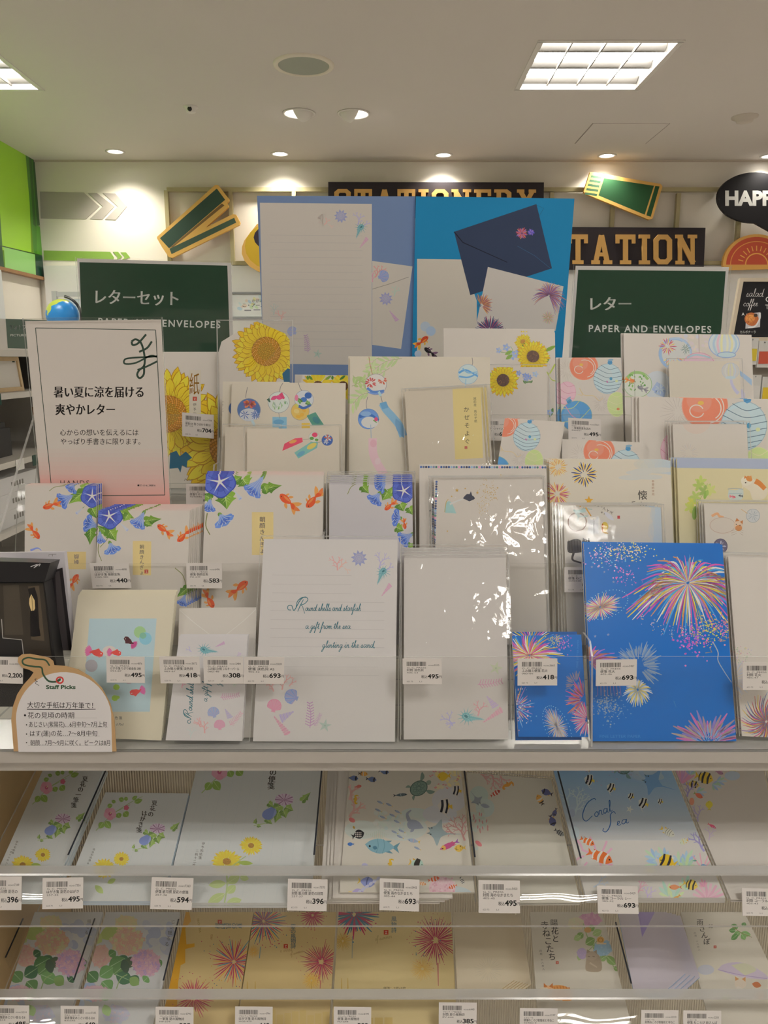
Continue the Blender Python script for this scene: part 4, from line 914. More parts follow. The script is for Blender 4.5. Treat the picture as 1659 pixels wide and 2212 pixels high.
# poster in the white back fitting
PP = Plane((0, 5.9, 0), (0, -1, 0))
def a_post(a):
    a.fr(320, 380, .1808)
    for i in range(46): a.ell(R.uniform(1020, 1900), R.uniform(1440, 1660), R.uniform(12, 34), R.uniform(10, 24), R.choice(['e3b9b0', 'c9d3e0', 'e8d9a8', 'dfe0dc', 'e6c8b8', 'c3cfae', 'b7c8df']), R.uniform(0, 90))
    a.text(1235, 1510, 'かがみる', 48, '6a6a72', bold=.01); a.text(1130, 1565, 'こ・アースカラー', 54, '4a4a55', w=420, bold=.02)
    a.rect(1150, 1600, 1230, 1612, '77747c'); a.rect(1260, 1596, 1340, 1606, '77747c')
PO = card('poster', 'pastel poster framed on the white back fitting, left of the display boards', 'poster', PP, [(500, 637), (660, 637), (660, 684), (500, 684)], a_post, t=.004, col='d9d8d6', m=BOARD)
K = PP.hit([(495, 631), (665, 689)]); t = None
b = MB(); (x0, _, z1_), (x1, _, z0_) = K; y = 5.885
for q in ((x0, x1, z1_ - .012, z1_), (x0, x1, z0_, z0_ + .012), (x0, x0 + .012, z0_ + .012, z1_ - .012), (x1 - .012, x1, z0_ + .012, z1_ - .012)): b.box(q[0], q[1], y, 5.9045, q[2], q[3])
b.build('frame', mat('grey_frame', (.30, .31, .33), .4), PO)
# small goods below the poster on the back fitting
for i in range(9):
    x = -1.35 + i * .12; h = R.uniform(.08, .15); b = MB(); z = 1.146
    b.box(x - .04, x + .04, 5.60, 5.64, z, z + h, 0, C(R.choice(['d8d2cc', 'e1c3bd', 'c3cfdd', 'd9cfae', '444a52']))); b.box(x - .03, x + .03, 5.5985, 5.5999, z + .3 * h, z + .75 * h, 0, C(R.choice(['8c5a55', '5a7292', 'a58a4a', '5f6f5a'])))
    tag(b.build('boxed_goods', BOARD, None, 'base'), 'small boxed item on the back wall fitting below the poster', 'box', 'small boxes below the poster')
# chalkboard menu at the right
CP = lean(4.3, 1.8, 12)
t0 = CP.hit([(1606, 612), (1760, 612), (1750, 728), (1585, 728)])
def a_chalk(a):
    a.fr(1380, 560, .1682)
    a.script(1375, 480, 'salad', 44, 5, 'dcdad6'); a.script(1340, 602, 'coffee', 40, 5, 'dcdad6')
    a.text(1322, 722, 'A', 52, 'd0cec8', bold=.02); a.text(1625, 545, 'CAFE', 90, 'd8d6d0', bold=.01); a.text(1622, 640, 'TIME', 82, 'd8d6d0', bold=.0)
    a.poly([(1380, 700), (1562, 680), (1556, 872), (1368, 892)], 'b9b4b4'); a.ell(1448, 770, 92, 85, 'b5673a', 20); a.ell(1430, 760, 60, 50, 'd08a4a'); a.ell(1500, 720, 26, 22, '40342c')
    for i in range(14): a.stroke([(R.uniform(1390, 1480), R.uniform(710, 830)) for _ in range(3)], 5, 3, R.choice(['d99a55', '9a4f2c', 'c9843f']))
    a.stroke([(1400, 878), (1490, 862), (1550, 770), (1556, 690)], 20, 20, 'd8d4d4')
    a.text(1300, 950, 'カルボナーラ', 42, 'c9c7c0', w=200)
o = card('chalkboard', 'black chalkboard menu in a cream frame at the right edge', 'chalkboard', CP, [(1604, 608), (1760, 608), (1748, 730), (1582, 730)], a_chalk, t=.02, col='17171a', m=BOARD)
q = CP.hit([(1598, 601), (1766, 601), (1752, 738), (1574, 738)]); q2 = CP.hit([(1605, 609), (1759, 609), (1747, 729), (1583, 729)])
b = MB()
for i in range(4):
    j = (i + 1) % 4; f = [q[i], q[j], q2[j], q2[i]]; f = f if True else f
    b.hexa([p + CP.n * .006 for p in f][::-1], [p - CP.n * .021 for p in f][::-1])
b.build('frame', mat('cream_frame', (.66, .58, .45), .5), o)
# small white counter fitting holding that board plus hanging goods behind the right cards
bz = min(p[2] for p in q)
t = thing('cafe_counter', (2.7, 4.6, 0), 'grey shop fitting at the right carrying the chalkboard menu', 'display unit')
b = MB(); b.box(1.75, 3.6, 4.22, 4.9, 0, bz - .034); b.build('body', mat('taupe_laminate', (.36, .32, .27), .45), t)
b = MB(); b.box(1.72, 3.62, 4.19, 4.92, bz - .0339, bz - .009); b.build('counter_top', WHITEM, t)
QP = Plane((0, 4.15, 0), (0, -1, 0))
for k, (x, y, c, l) in enumerate([(1628, 762, 'c9b23a', 'yellow'), (1654, 768, 'b8503c', 'red'), (1634, 842, 'cfcac4', 'white'), (1662, 846, 'd3b42c', 'gold'), (1682, 772, '7f9a4a', 'green')]):
    K = QP.hit([(x - 10, y - 32), (x + 10, y + 26)]); b = MB(); (x0, y0, z1_), (x1, _, z0_) = K
    b.box(x0, x1, 4.17, 4.189, z0_, z1_, 0, C('c8c4bd')); b.box(x0 + .006, x1 - .006, 4.166, 4.17, z0_ + .02, z0_ + .6 * (z1_ - z0_), 0, C(c)); b.box((x0 + x1) / 2 - .003, (x0 + x1) / 2 + .003, 4.17, 4.1898, z1_ - .012, z1_ - .006, 0, C('888888'))
    tag(b.build('blister_pack', BOARD, None, 'base'), '%s blister pack hanging on the fitting behind the right cards' % l, 'blister pack', 'blister packs at the right')
# ================================================================ the gondola and the stepped acrylic rack
XA, XB = -.425, .60            # rack left side panel, right end (beyond the frame)
SHF = (.708, 1.0535, 1.065)    # front edge y, underside z, top z of the upper shelf
P1, P2, P3, P4 = lean(.724, 1.0690, 20), lean(.801, 1.1430, 18), lean(.869, 1.2200, 17), lean(.941, 1.2930, 17)
P2B = lean(.8065, 1.1430, 12)
PA, PB = lean(.700, .893, 72), lean(.702, .7256, 72)
LA, LB = lean(.69, .8829, 33.5), lean(.6795, .7113, 37)
FR = [(.7085, 1.0662, .7275, 1.1586), (.7765, 1.1405, .808, 1.2333), (.8475, 1.2175, .876, 1.3107), (.9145, 1.2905, .946, 1.3847)]
t = thing('gondola', (.1, 1.0, 0), 'white shop gondola with a straight upper shelf, ribbed back and wood side', 'gondola')
b = MB(); b.box(-.62, .85, SHF[0], 1.28, SHF[1], SHF[2]); b.build('upper_shelf', mat('shelf_enamel', (.54, .51, .47), .4, .4), t)
b = MB(); b.box(-.62, .85, SHF[0] + .006, SHF[0] + .02, SHF[1] - .012, SHF[1]); b.build('shelf_lip', mat('shelf_enamel'), t)
rib = mat('ribbed_back', (.88, .81, .64), .6)
nt = rib.node_tree; tc = nt.nodes.new('ShaderNodeTexCoord'); wv = nt.nodes.new('ShaderNodeTexWave'); wv.inputs['Scale'].default_value = 90; bu = nt.nodes.new('ShaderNodeBump'); bu.inputs['Strength'].default_value = .8; bu.inputs['Distance'].default_value = .004
nt.links.new(tc.outputs['Object'], wv.inputs['Vector']); nt.links.new(wv.outputs['Fac'], bu.inputs['Height']); nt.links.new(bu.outputs[0], nt.nodes['Principled BSDF'].inputs['Normal'])
b = MB(); b.box(-.62, .85, .955, .97, .1, SHF[1] - .0005); b.build('back_panel', rib, t)
b = MB(); b.box(-.478, -.4405, .69, .9545, 0, SHF[1] - .0005); b.build('side_panel', mat('side_wood', (.50, .36, .19), .5, noise=.12, nscale=14), t)
# sloping clear trays with a raised, tilted front lip
def sheet(mb, pts, th, n, m=0, me=1):
    n = np.array(n, float) / np.linalg.norm(n); f = [np.array(p, float) for p in pts]
    mb.hexa(f, [p - n * th for p in f], m, ms=me)
PEND = []
def tray(label, P, Lp, L, zf, depth, xs, dark):
    a = math.radians(18); y0, z0 = Lp.o[1], Lp.o[2]
    t = thing('acrylic_tray', (.1, y0, z0 - .006), label, 'tray')
    b = MB(); yb = P.o[1]; zb = P.o[2] - .0075
    d = lambda y: zb + (y - yb) * math.tan(a)
    sheet(b, [(-.438, y0, d(y0)), (.84, y0, d(y0)), (.84, yb + depth, d(yb + depth)), (-.438, yb + depth, d(yb + depth))], .0030, (0, -math.sin(a), math.cos(a))); b.build('floor', [ACRYL, EDGE], t)
    la = math.asin(Lp.n[2]); up = np.array([0, math.sin(la), math.cos(la)]); o = np.array([0, y0, d(y0) + .0005]); X = np.array([1., 0, 0])
    b = MB(); rows = []
    for k in range(9):
        u = k / 8; bulge = .0012 * math.sin(math.pi * u)
        rows.append([o + X * x + up * (L * u) + Lp.n * bulge for x in np.linspace(-.438, .84, 49)])
    b.grid(rows, 0); b.build('front_lip', LIPM, t)
    b = MB(); tp = o + up * (L + .0002); nb = np.array([0, .0068, .0030])
    b.hexa([tp - X * .438, tp + X * .84, tp + X * .84 + up * .0012 + nb, tp - X * .438 + up * .0012 + nb], [tp - X * .438 - up * .002, tp + X * .84 - up * .002, tp + X * .84 - up * .002 + nb, tp - X * .438 - up * .002 + nb], 0)
    b.build('lip_edge', EDGE, t)
    PEND.append((t, P, xs, dark))
    return t
tray('clear sloping tray of summer flower and sea letter paper, just below the white shelf', PA, LA, .0475, .0, .245, [((234, 1660), (140, 1872)), ((400, 1657), (338, 1872)), ((695, 1663), (676, 1872)), ((1003, 1664), (1029, 1877)), ((1216, 1666), (1274, 1880)), ((1481, 1669), (1578, 1882))], DARKEDGE)
tray('lower clear sloping tray of hydrangea, firework and cat letter paper', PB, LB, .0692, .0, .245, [((50, 1984), (0, 2095)), ((194, 1984), (138, 2146)), ((386, 1985), (346, 2146)), ((545, 1986), (523, 2147)), ((727, 1986), (719, 2148)), ((978, 1988), (988, 2150)), ((1330, 1992), (1371, 2153))], DARKEDGE)
# stepped rack: one floor, riser, front panel per step; two side panels; dividers
RACK = t = thing('acrylic_rack', (.08, .85, SHF[2]), 'stepped clear acrylic rack of four rows holding the letter sets', 'acrylic rack')
for k, (y0, z0, y1, z1) in enumerate(FR):
    b = MB(); n = np.array([0, -(z1 - z0), (y1 - y0)]); n /= np.linalg.norm(n)
    sheet(b, [(XA + .003, y0, z0), (XB, y0, z0), (XB, y1, z1), (XA + .003, y1, z1)], .002, n); b.build('front_panel', [ACRYL, EDGE], t)
    yn = FR[k + 1][0] if k < 3 else 1.13
    b = MB(); b.box(XA + .003, XB, y0 + .0005, yn - .0035, z0 - .001, z0 + .0018, 0, ms=1); b.build('pocket_floor', [ACRYL, EDGE], t)
    if k < 3:
        b = MB(); b.box(XA + .003, XB, yn - .003, yn - .0005, z0 + .0019, FR[k + 1][1] - .0011, 0, ms=1); b.build('riser', [ACRYL, EDGE], t)
b = MB()
for k in range(1, 4): b.box(XA + .003, XB, FR[k][0] + .03, FR[k][0] + .033, SHF[2] + .0035, FR[k][1] - .0012, 0, ms=1)
b.build('support', [ACRYL, EDGE], t)
b = MB(); pr = [(FR[0][0] - .004, SHF[2] + .0002)] + [(y1 - .004, z1 + .006) for _, _, y1, z1 in FR] + [(1.12, 1.46), (1.13, 1.46), (1.13, SHF[2] + .0002)]
for x in (XA,):
    b.hexa([(x, y, z) for y, z in pr], [(x + .0028, y, z) for y, z in pr], 0, ms=1)
b.build('side_panel', [ACRYL, EDGE], t)
RDIV = []
def divider(row, px, top): RDIV.append((row, px, top))
for px in ((137, 1430), (361, 1430), (548, 1430), (868, 1430), (1098, 1430), (1264, 1430), (1598, 1430)): divider(0, px, .012)
for px in ((428, 1222), (702, 1222), (906, 1222), (1190, 1222), (1456, 1222)): divider(1, px, .03)
for px in ((478, 1045), (752, 1045), (1062, 1045), (1388, 1045)): divider(2, px, .02)
for px in ((352, 900), (478, 900), (950, 900), (1208, 900), (1344, 900)): divider(3, px, .02)
b = MB(); b.box(XA + .0035, XB, 1.126, 1.129, 1.2905 + .002, 1.43, 0, ms=1); b.build('back_panel', [ACRYL, EDGE], t)
# ================================================================ letter paper, envelopes and cards
FA = (440, 680, .3858); FL = (0, 1000, .33755); FT = (0, 540, .33755); FRT = (1100, 540, .33695); FM = (520, 1120, .37372); FRB = (1060, 1120, .36106)
FRM = (880, 960, .46956); FLA = (0, 1600, .44605); FMA = (680, 1600, .33755); FRA = (1100, 1600, .33695); FBL = (0, 1920, .5003); FBR = (830, 1920, .4997); FBO = (540, 410, .33755); FZ = (900, 680, .20494)
def k(F, *p): return [(F[0] + F[2] * x, F[1] + F[2] * y) for x, y in p]
PT = lean(1.107, 1.2945, -5)
IV = 'd0c6b4'
# ---------------- display boards at the very top
def shell_page(a):
    rules(a, 130, 720, 290, 1000, 16, 'b0aaa6', 4, 1.6)
    a.on(-55, -45, .93); shellspray(a, 1); a.end()
    coral(a, 150, 800, 26, -80, 'b4c0b8', 5, 4); a.lay += 1; coral(a, 200, 840, 26, -90, 'dfaaa4', 7, 4); scallop(a, 268, 905, 34, '8fa3d0', -60); weed(a, 372, 1040, 110, -100, 'b78fb8'); starfish(a, 432, 1050, 32, 'a9bfb0', 10)
def a_boardL(a):
    a.fr(*FBO)
    a.poly([(782, 455), (1040, 490), (967, 1018), (782, 992)], 'cbc2b6'); a.stroke([(782, 636), (900, 600), (1015, 558)], 4, 4, '9f978c', raw=True)
    coral(a, 800, 560, 34, -60, 'd99a98', 9, 4); a.lay += 1; coral(a, 785, 590, 26, -100, 'd99ab0', 8, 4); scallop(a, 855, 552, 40, '8098cf', 75); coral(a, 920, 680, 26, -70, 'b6cbbb', 6, 4); sunshell(a, 870, 697, 45, '9b9cc2', 10); cone(a, 915, 803, 80, 52, 'c9a0c0')
    a.poly([(63, 83), (780, 90), (780, 1122), (85, 1112)], 'cbc2b7'); shell_page(a)
    a.on(0, 0); rules(a, 130, 720, 290, 1000, 16, 'b8b2ad', 4, 1.4); a.end()
card('display_board', 'grey blue display board showing a shell letter sheet with envelope', 'display board', PT, k(FBO, (45, 38), (1058, 42)), a_boardL, t=.004, col='7085aa', m=PRINT)
def a_boardR(a):
    a.fr(830, 0, .4997)
    a.poly([(142, 1119), (336, 1122), (400, 1300), (400, 1640), (142, 1640)], 'cbc2b4')
    a.poly([(302, 1002), (658, 882), (725, 1160), (372, 1276)], '323e58'); a.stroke([(302, 1002), (340, 1048), (532, 1134)], 5, 3, '151c2c', raw=True); a.stroke([(576, 1064), (650, 1105), (716, 1158)], 1.6, 1.4, '3a6488', raw=True); a.stroke([(660, 950), (690, 900), (655, 886)], 1, 1, '303c56', raw=True)
    firework(a, 595, 1008, 28, 24, ('b8486a', 'd0788a', '8a6ac0', 'd8906a'), w=5); firework(a, 634, 1004, 17, 16, ('7a6ad0', '5a5ac0', 'b08ad0'), w=4)
    a.poly([(448, 1154), (775, 1238), (740, 1430), (392, 1430)], 'cdc5bc')
    a.fr(1100, 540, .33695); firework(a, 255, 290, 118, 70, ('b56a8a', '6a7ac0', 'd0a05a', 'a85a8a', '7a6a9a'), w=4, droop=.35, r0=.05, arc=(-200, 70)); firework(a, 250, 435, 45, 30, ('d0a070', 'c08aa0', '9ab06a'), w=3)
    a.fr(*FBO); firework(a, 1480, 740, 80, 34, ('d8a850', '8a5a8a', 'c87a5a'), w=5, arc=(-120, 60), r0=.2); firework(a, 1468, 740, 16, 8, ('4a6a8a',), w=4)
    firework(a, 1535, 905, 105, 30, ('5a4a7a', 'a04a6a', '4a5a7a'), w=7, arc=(-175, -5), r0=.2); firework(a, 1600, 920, 60, 14, ('4a5a7a', '6a4a6a'), w=6, arc=(-170, -10))
    a.ell(1122, 875, 32, None, 'b8c3ce'); a.ell(1157, 904, 31, None, 'a9bbd0'); a.ell(1075, 1050, 22, None, 'b3bfd0')
    goldfish(a, 1112, 962, 70, -40, 'c94a2c', 'e0a83a'); goldfish(a, 1142, 1030, 62, 215, '1c1a1c', '7a5a70')
card('display_board', 'bright blue display board with a navy envelope picture', 'display board', PT.off(.0045), [(898.5, 424), (1241, 429)], a_boardR, t=.004, col='1a80b0')
# ---------------- section signs in acrylic holders
SIGNG = '24402f'
def holder(o, pl, q, th=.002, foot=None):
    K = pl.off(-.0025).hit(q); mb = MB(); sheet(mb, K if np.cross(K[1] - K[0], K[3] - K[0]) @ pl.n > 0 else K[::-1], th, pl.n); h = mb.build('holder', [ACRYL, EDGE], o); h['label'] = 'clear acrylic holder'
    return h
def a_s1(a):
    a.fr(*FT); a.poly([(508, 78), (1455, 100), (1472, 648), (1490, 1200), (545, 1200), (528, 640)], SIGNG)
    a.text(612, 338, 'レターセット', 104, 'cfcfc6', w=528, bold=.03, rot=1.3); a.text(628, 478, 'PAPER AND ENVELOPES', 62, 'c9cac2', w=782, bold=.02, sp=1.25, rot=1.6)
o = card('section_sign', 'green letter set section sign behind the white summer sign', 'sign', PT, [(166, 558), (499, 568)], a_s1, t=.002, col='c9c3bc', m=GLOSSY)
holder(o, PT, [(162, 555), (502, 565), (490, 800), (180, 795)])
def a_s2(a):
    a.fr(*FRT); a.poly([(442, 127), (1388, 136), (1340, 760), (395, 760)], SIGNG)
    a.text(522, 382, 'レター', 98, 'd2d2c8', w=258, bold=.035); a.text(510, 524, 'PAPER AND ENVELOPES', 62, 'cdcec6', w=785, bold=.02, sp=1.25, rot=.5)
o = card('section_sign', 'green letter section sign at the right behind the lantern paper', 'sign', PT, [(1244, 574), (1575, 577)], a_s2, t=.002, col='c9c3bc', m=GLOSSY)
holder(o, PT, [(1240, 571), (1580, 574), (1563, 800), (1228, 798)])
PS = lean(.8525, 1.24, 0)
def a_te(a):
    a.fr(*FT)
    for i in range(16):                                     # the printed peach tint at the foot of the poster
        y = 1270 + i * 28; a.rect(100, y, 1150, 1700, mix('cbc1b6', 'd89a90', (i + 1) / 16 * .85))
    for q in ([(227, 499), (996, 512)], [(996, 512), (1055, 1568)], [(1055, 1568), (335, 1575)], [(335, 1575), (227, 499)]): a.stroke(q, 4.5, 4.5, '34453a', raw=True)
    a.poly([(760, 545), (999, 545), (1009, 740), (760, 820)], 'cbc1b6') if False else None
    a.stroke([(842, 585), (850, 608), (885, 596), (935, 540)], 13, 13, '2f4236'); a.stroke([(842, 585), (870, 572), (905, 600), (925, 680), (922, 740), (890, 770), (878, 800), (895, 820), (920, 795), (922, 740)], 13, 13, '2f4236')
    a.stroke([(972, 585), (940, 628), (890, 652)], 13, 13, '2f4236'); a.stroke([(1006, 680), (940, 685), (850, 690), (800, 700), (800, 728), (870, 722), (960, 678), (1004, 684)], 11, 11, '2f4236'); a.stroke([(880, 768), (940, 745), (1008, 712)], 12, 12, '2f4236')
    a.text(345, 938, '暑い夏に涼を届ける', 78, '1d1a18', w=572, bold=.04); a.text(356, 1050, '爽やかレター', 78, '1d1a18', w=378, bold=.04)
    a.text(384, 1184, '心からの想いを伝えるには', 44, '26221f', w=502, bold=.006); a.text(388, 1242, 'やっぱり手書きに限ります。', 44, '26221f', w=510, bold=.006)
    a.text(386, 1510, 'HANDS', 52, '4a3a36', w=185, sp=1.3); a.text(880, 1512, '●ST-1-ﾄ-6_240816', 16, '3a3230', w=114, bold=.03)
o = card('paper_sign', 'white summer letter notice with thin green border in a clear stand', 'sign', PS, k(FT, (160, 455), (1030, 445), (1089, 1645), (272, 1650)), a_te, t=.0008, col='cbc1b6')
holder(o, PS, k(FT, (143, 436), (1036, 428), (1095, 1650), (262, 1655)))
mb = MB(); K = PS.off(.002).hit(k(FT, (143, 436), (1036, 428), (1030, 450), (145, 458))); sheet(mb, K if np.cross(K[1] - K[0], K[3] - K[0]) @ PS.n > 0 else K[::-1], .0012, PS.n); mb.build('front_cover', [ACRYL, EDGE], o)
# ---------------- row 4 (topmost step)
def a_kami(a):
    a.fr(*FT); sunflower(a, 1075, 1050, 300, 120, 'e6b826', 'f0cb3c', 'a06a1e', 'c4862c', 26); sunflower(a, 1500, 1260, 370, 160, 'e6b826', 'f0cb3c', 'a0691e', 'c4862c', 28)
    a.poly([(1090, 1300), (1130, 1285), (1150, 1320), (1190, 1290), (1230, 1330), (1200, 1350), (1195, 1395), (1165, 1378), (1155, 1425), (1140, 1395), (1085, 1400)], '1f5f7e')
    a.rect(1212, 770, 1286, 1046, 'cdc3b0'); a.vtext(1245, 782, '紙', 150, 'a8761e', step=150, bold=.006, sx=.45); seal(a, 1247, 953, 26); a.vtext(1246, 975, '伊予和紙', 22, '3a3430', step=30)
    a.stroke([(1180, 1476), (1190, 1464), (1198, 1476), (1210, 1464), (1216, 1474), (1235, 1468)], 3, 2, '4a4540')
card('letter_pad', 'letter pad with big sunflowers and a gold character', 'letter pad', P4, [(352, 760), (474, 760)], a_kami, t=.004, off=.001, m=GLOSSCARD)
def a_sunenv(a):
    a.fr(*FA); sunflower(a, 350, 205, 190, 82, 'e6b423', 'f0c838', '96661f', 'c0892f', 30); a.poly([(440, 330), (470, 300), (500, 310), (500, 380), (450, 380)], '1f5f80'); 
SE = P4.off(.013)
o = card('envelope', 'white envelope with one large sunflower on its raised flap, in a clear sleeve', 'envelope', P4.off(.013), None, a_sunenv, t=.001, outline=k(FA, (95, 930), (84, 205), (100, 150), (270, 45), (300, 38), (455, 105), (482, 140), (487, 930)), clipped=2)
mb = MB(); K = SE.off(.0009).hit(k(FA, (72, 30), (502, 30), (500, 930), (85, 930))); rows = [[K[0] * (1 - u) * (1 - v) + K[1] * u * (1 - v) + K[2] * u * v + K[3] * (1 - u) * v + SE.n * (.0006 * math.sin(u * 5 + v * 9)) for u in np.linspace(0, 1, 9)] for v in np.linspace(0, 1, 17)]
mb.grid(rows[::-1], 0)
for (p, q, w) in ((0, 3, 1), (1, 2, -1), (0, 1, 0)):
    d = (K[1] - K[0]) / np.linalg.norm(K[1] - K[0]) * .0016 * w if w else (K[3] - K[0]) / np.linalg.norm(K[3] - K[0]) * .0012
    mb.face([K[p] + SE.n * .0014, K[q] + SE.n * .0014, K[q] + SE.n * .0014 + d, K[p] + SE.n * .0014 + d], 1)
mb.build('sleeve', [FILM, EDGE], o)
def a_sunrow(a):
    a.fr(*FA); sunflower(a, 640, 400, 95, 30, 'e0b428', 'efcb3e', '5a3a22', '8a5a32', 16, line=None, spiral=False); sunflower(a, 780, 400, 80, 28, 'e0b428', 'efcb3e', '5a3a22', '8a5a32', 16, line=None, spiral=False)
    for x in (585, 610, 680, 720, 760): a.leaf(x, 365, x + R.uniform(-30, 40), 340, 14, R.choice(['5f8a3a', '7fa04a', '4a7a32']))
card('letter_pad', 'pad with a row of sunflowers peeping over the wind chime pads', 'letter pad', P4, [(637, 809), (763, 811)], a_sunrow, t=.003, off=.001, col=PAPER)
def bluefl(a, x, y, s, n=5, c='8fa6d4'):
    for i in range(n): d = i * 360 / n + R.uniform(-9, 9); e = pol(x, y, s, d); a.leaf(x, y, *e, s * .6, c if i % 2 else mix(c, PAPER, .25))
    a.ell(x, y, s * .16, None, 'd8c878', n=6)
def a_sunpad(a):
    a.fr(*FZ); a.soft = .06
    a.stroke([(850, 380), (940, 400), (1080, 380)], 5, 5, '6f9a4a'); a.stroke([(990, 330), (1010, 370), (1000, 420)], 4, 4, '6f9a4a')
    for x, y, s in ((865, 375, 34), (945, 345, 46), (1040, 410, 48), (1085, 395, 40), (1010, 440, 40)): bluefl(a, x, y, s)
    a.leaf(930, 420, 1010, 380, 40, '86a84e', vein='5a7a34'); a.leaf(940, 470, 1010, 420, 40, '7fa04a', vein='5a7a34')
    a.leaf(1340, 390, 1470, 325, 40, '7a9e3a', vein='5a7a2c'); a.leaf(1340, 500, 1400, 450, 50, '7fa044')
    sunflower(a, 1120, 280, 95, 26, 'd8b52c', 'eed03c', 'c08a3a', 'b07a30', 14, .8, -30, line='b8962a', spiral=False)
    for d in (50, 80, 110, 20): a.leaf(1130, 300, *pol(1130, 300, 70, d), 18, '5f8a3e')
    sunflower(a, 1225, 440, 180, 66, 'dcae22', 'efce35', '5f463c', '8a6a52', 22, .95, 20, line='b8922a', spiral=False)
    a.stroke([(1370, 600), (1400, 620), (1460, 520)], 10, 18, 'a9b84e'); a.stroke([(1370, 600), (1420, 680), (1470, 700)], 8, 12, 'b3c060')
    a.leaf(1400, 1080, 1440, 980, 40, '5f8a4e', vein='3a5a34'); bluefl(a, 1400, 1030, 40)
card('letter_pad', 'large white pad with a sunflower and blue blossoms at its upper right', 'letter pad', P4, k(FZ, (285, 175), (1458, 187)), a_sunpad, t=.0025, off=.003, n=1, step=.0045, gap=.0032, group='sunflower letter pads', clabel='white pad edge showing above the large sunflower pad')
def a_sunenv2(a):
    a.fr(*FZ); sunflower(a, 910, 690, 175, 66, 'dcae22', 'efce35', '5f463c', '8a6a52', 20, 1, 0, line='b8922a', spiral=False)
    for d in (200, 150, 230): a.leaf(780, 640, *pol(780, 640, 80, d), 40, '6f8f3a')
    for x, y in ((1075, 615), (1140, 640), (1170, 645), (1150, 690), (1190, 660)): bluefl(a, x, y, 32, 5, '7a92cc')
    for i in range(5): a.leaf(1120 + i * 20, 690 + i * 8, 1150 + i * 18, 730 - i * 10, 18, '6a8a5a')
    bluefl(a, 1250, 625, 36, 5, 'a3b8dc')
card('envelope', 'sleeved white envelope with one sunflower, before the sunflower pad', 'envelope', P4, k(FZ, (700, 552), (1368, 552)), a_sunenv2, t=.001, off=.012, film=FILM2)
OR, BL_, PK, DB, GN = 'de7a5c', 'b9ced4', 'e3b3c0', '4a92cc', 'c3d48a'
def yoyo(a):
    """water balloon design in the units of the single-sheet pad"""
    for (x, y, r) in ((370, 770, 75), (590, 985, 60)): firework(a, x, y, r, 26, ('b3a9a0', 'bfb5aa'), w=2.2, r0=.25)
    balloon(a, 478, 745, 92, 90, OR, 'ead0c4', 0, rings=[(.0, .05, .82, -120, 60), (.1, .1, .6, -130, 40), (-.35, .25, .30, 0, 320)])
    a.ell(462, 735, 12, 8, 'dcae4a')
    balloon(a, 365, 918, 62, 75, PK, 'c26a8c', 15, n=4)
    balloon(a, 632, 826, 92, 98, BL_, '4a6a80', 8, knob=1, n=7, gap=.22); a.ell(652, 825, 9, 11, '3f8ab0'); a.ell(628, 845, 5, 8, 'b06aa0', -30); a.ell(688, 840, 9, 8, 'cdd6a0')
    balloon(a, 690, 990, 62, 80, GN, 'dfe3b0', 0, n=4); a.ell(698, 1020, 10, 8, 'dc8a5a')
    balloon(a, 430, 1065, 102, 98, DB, 'c9d06a', -25, knob=1, n=3); a.stroke([(360, 1000), (400, 1060), (450, 1090)], 6, 4, 'c78ab0')
    a.stroke([(440, 925), (470, 930), (450, 885), (480, 930), (540, 935), (575, 965), (600, 950)], 3, 3, 'd8bf86')
def a_yo1(a): a.soft = .12; a.fr(*FRT); yoyo(a)
card('letter_pad', 'narrow one-stroke pad with water balloons, under the right green sign', 'letter pad', P4, k(FRT, (325, 690), (718, 690)), a_yo1, t=.004, off=.003, n=1, gap=.0046, dx=-.004)
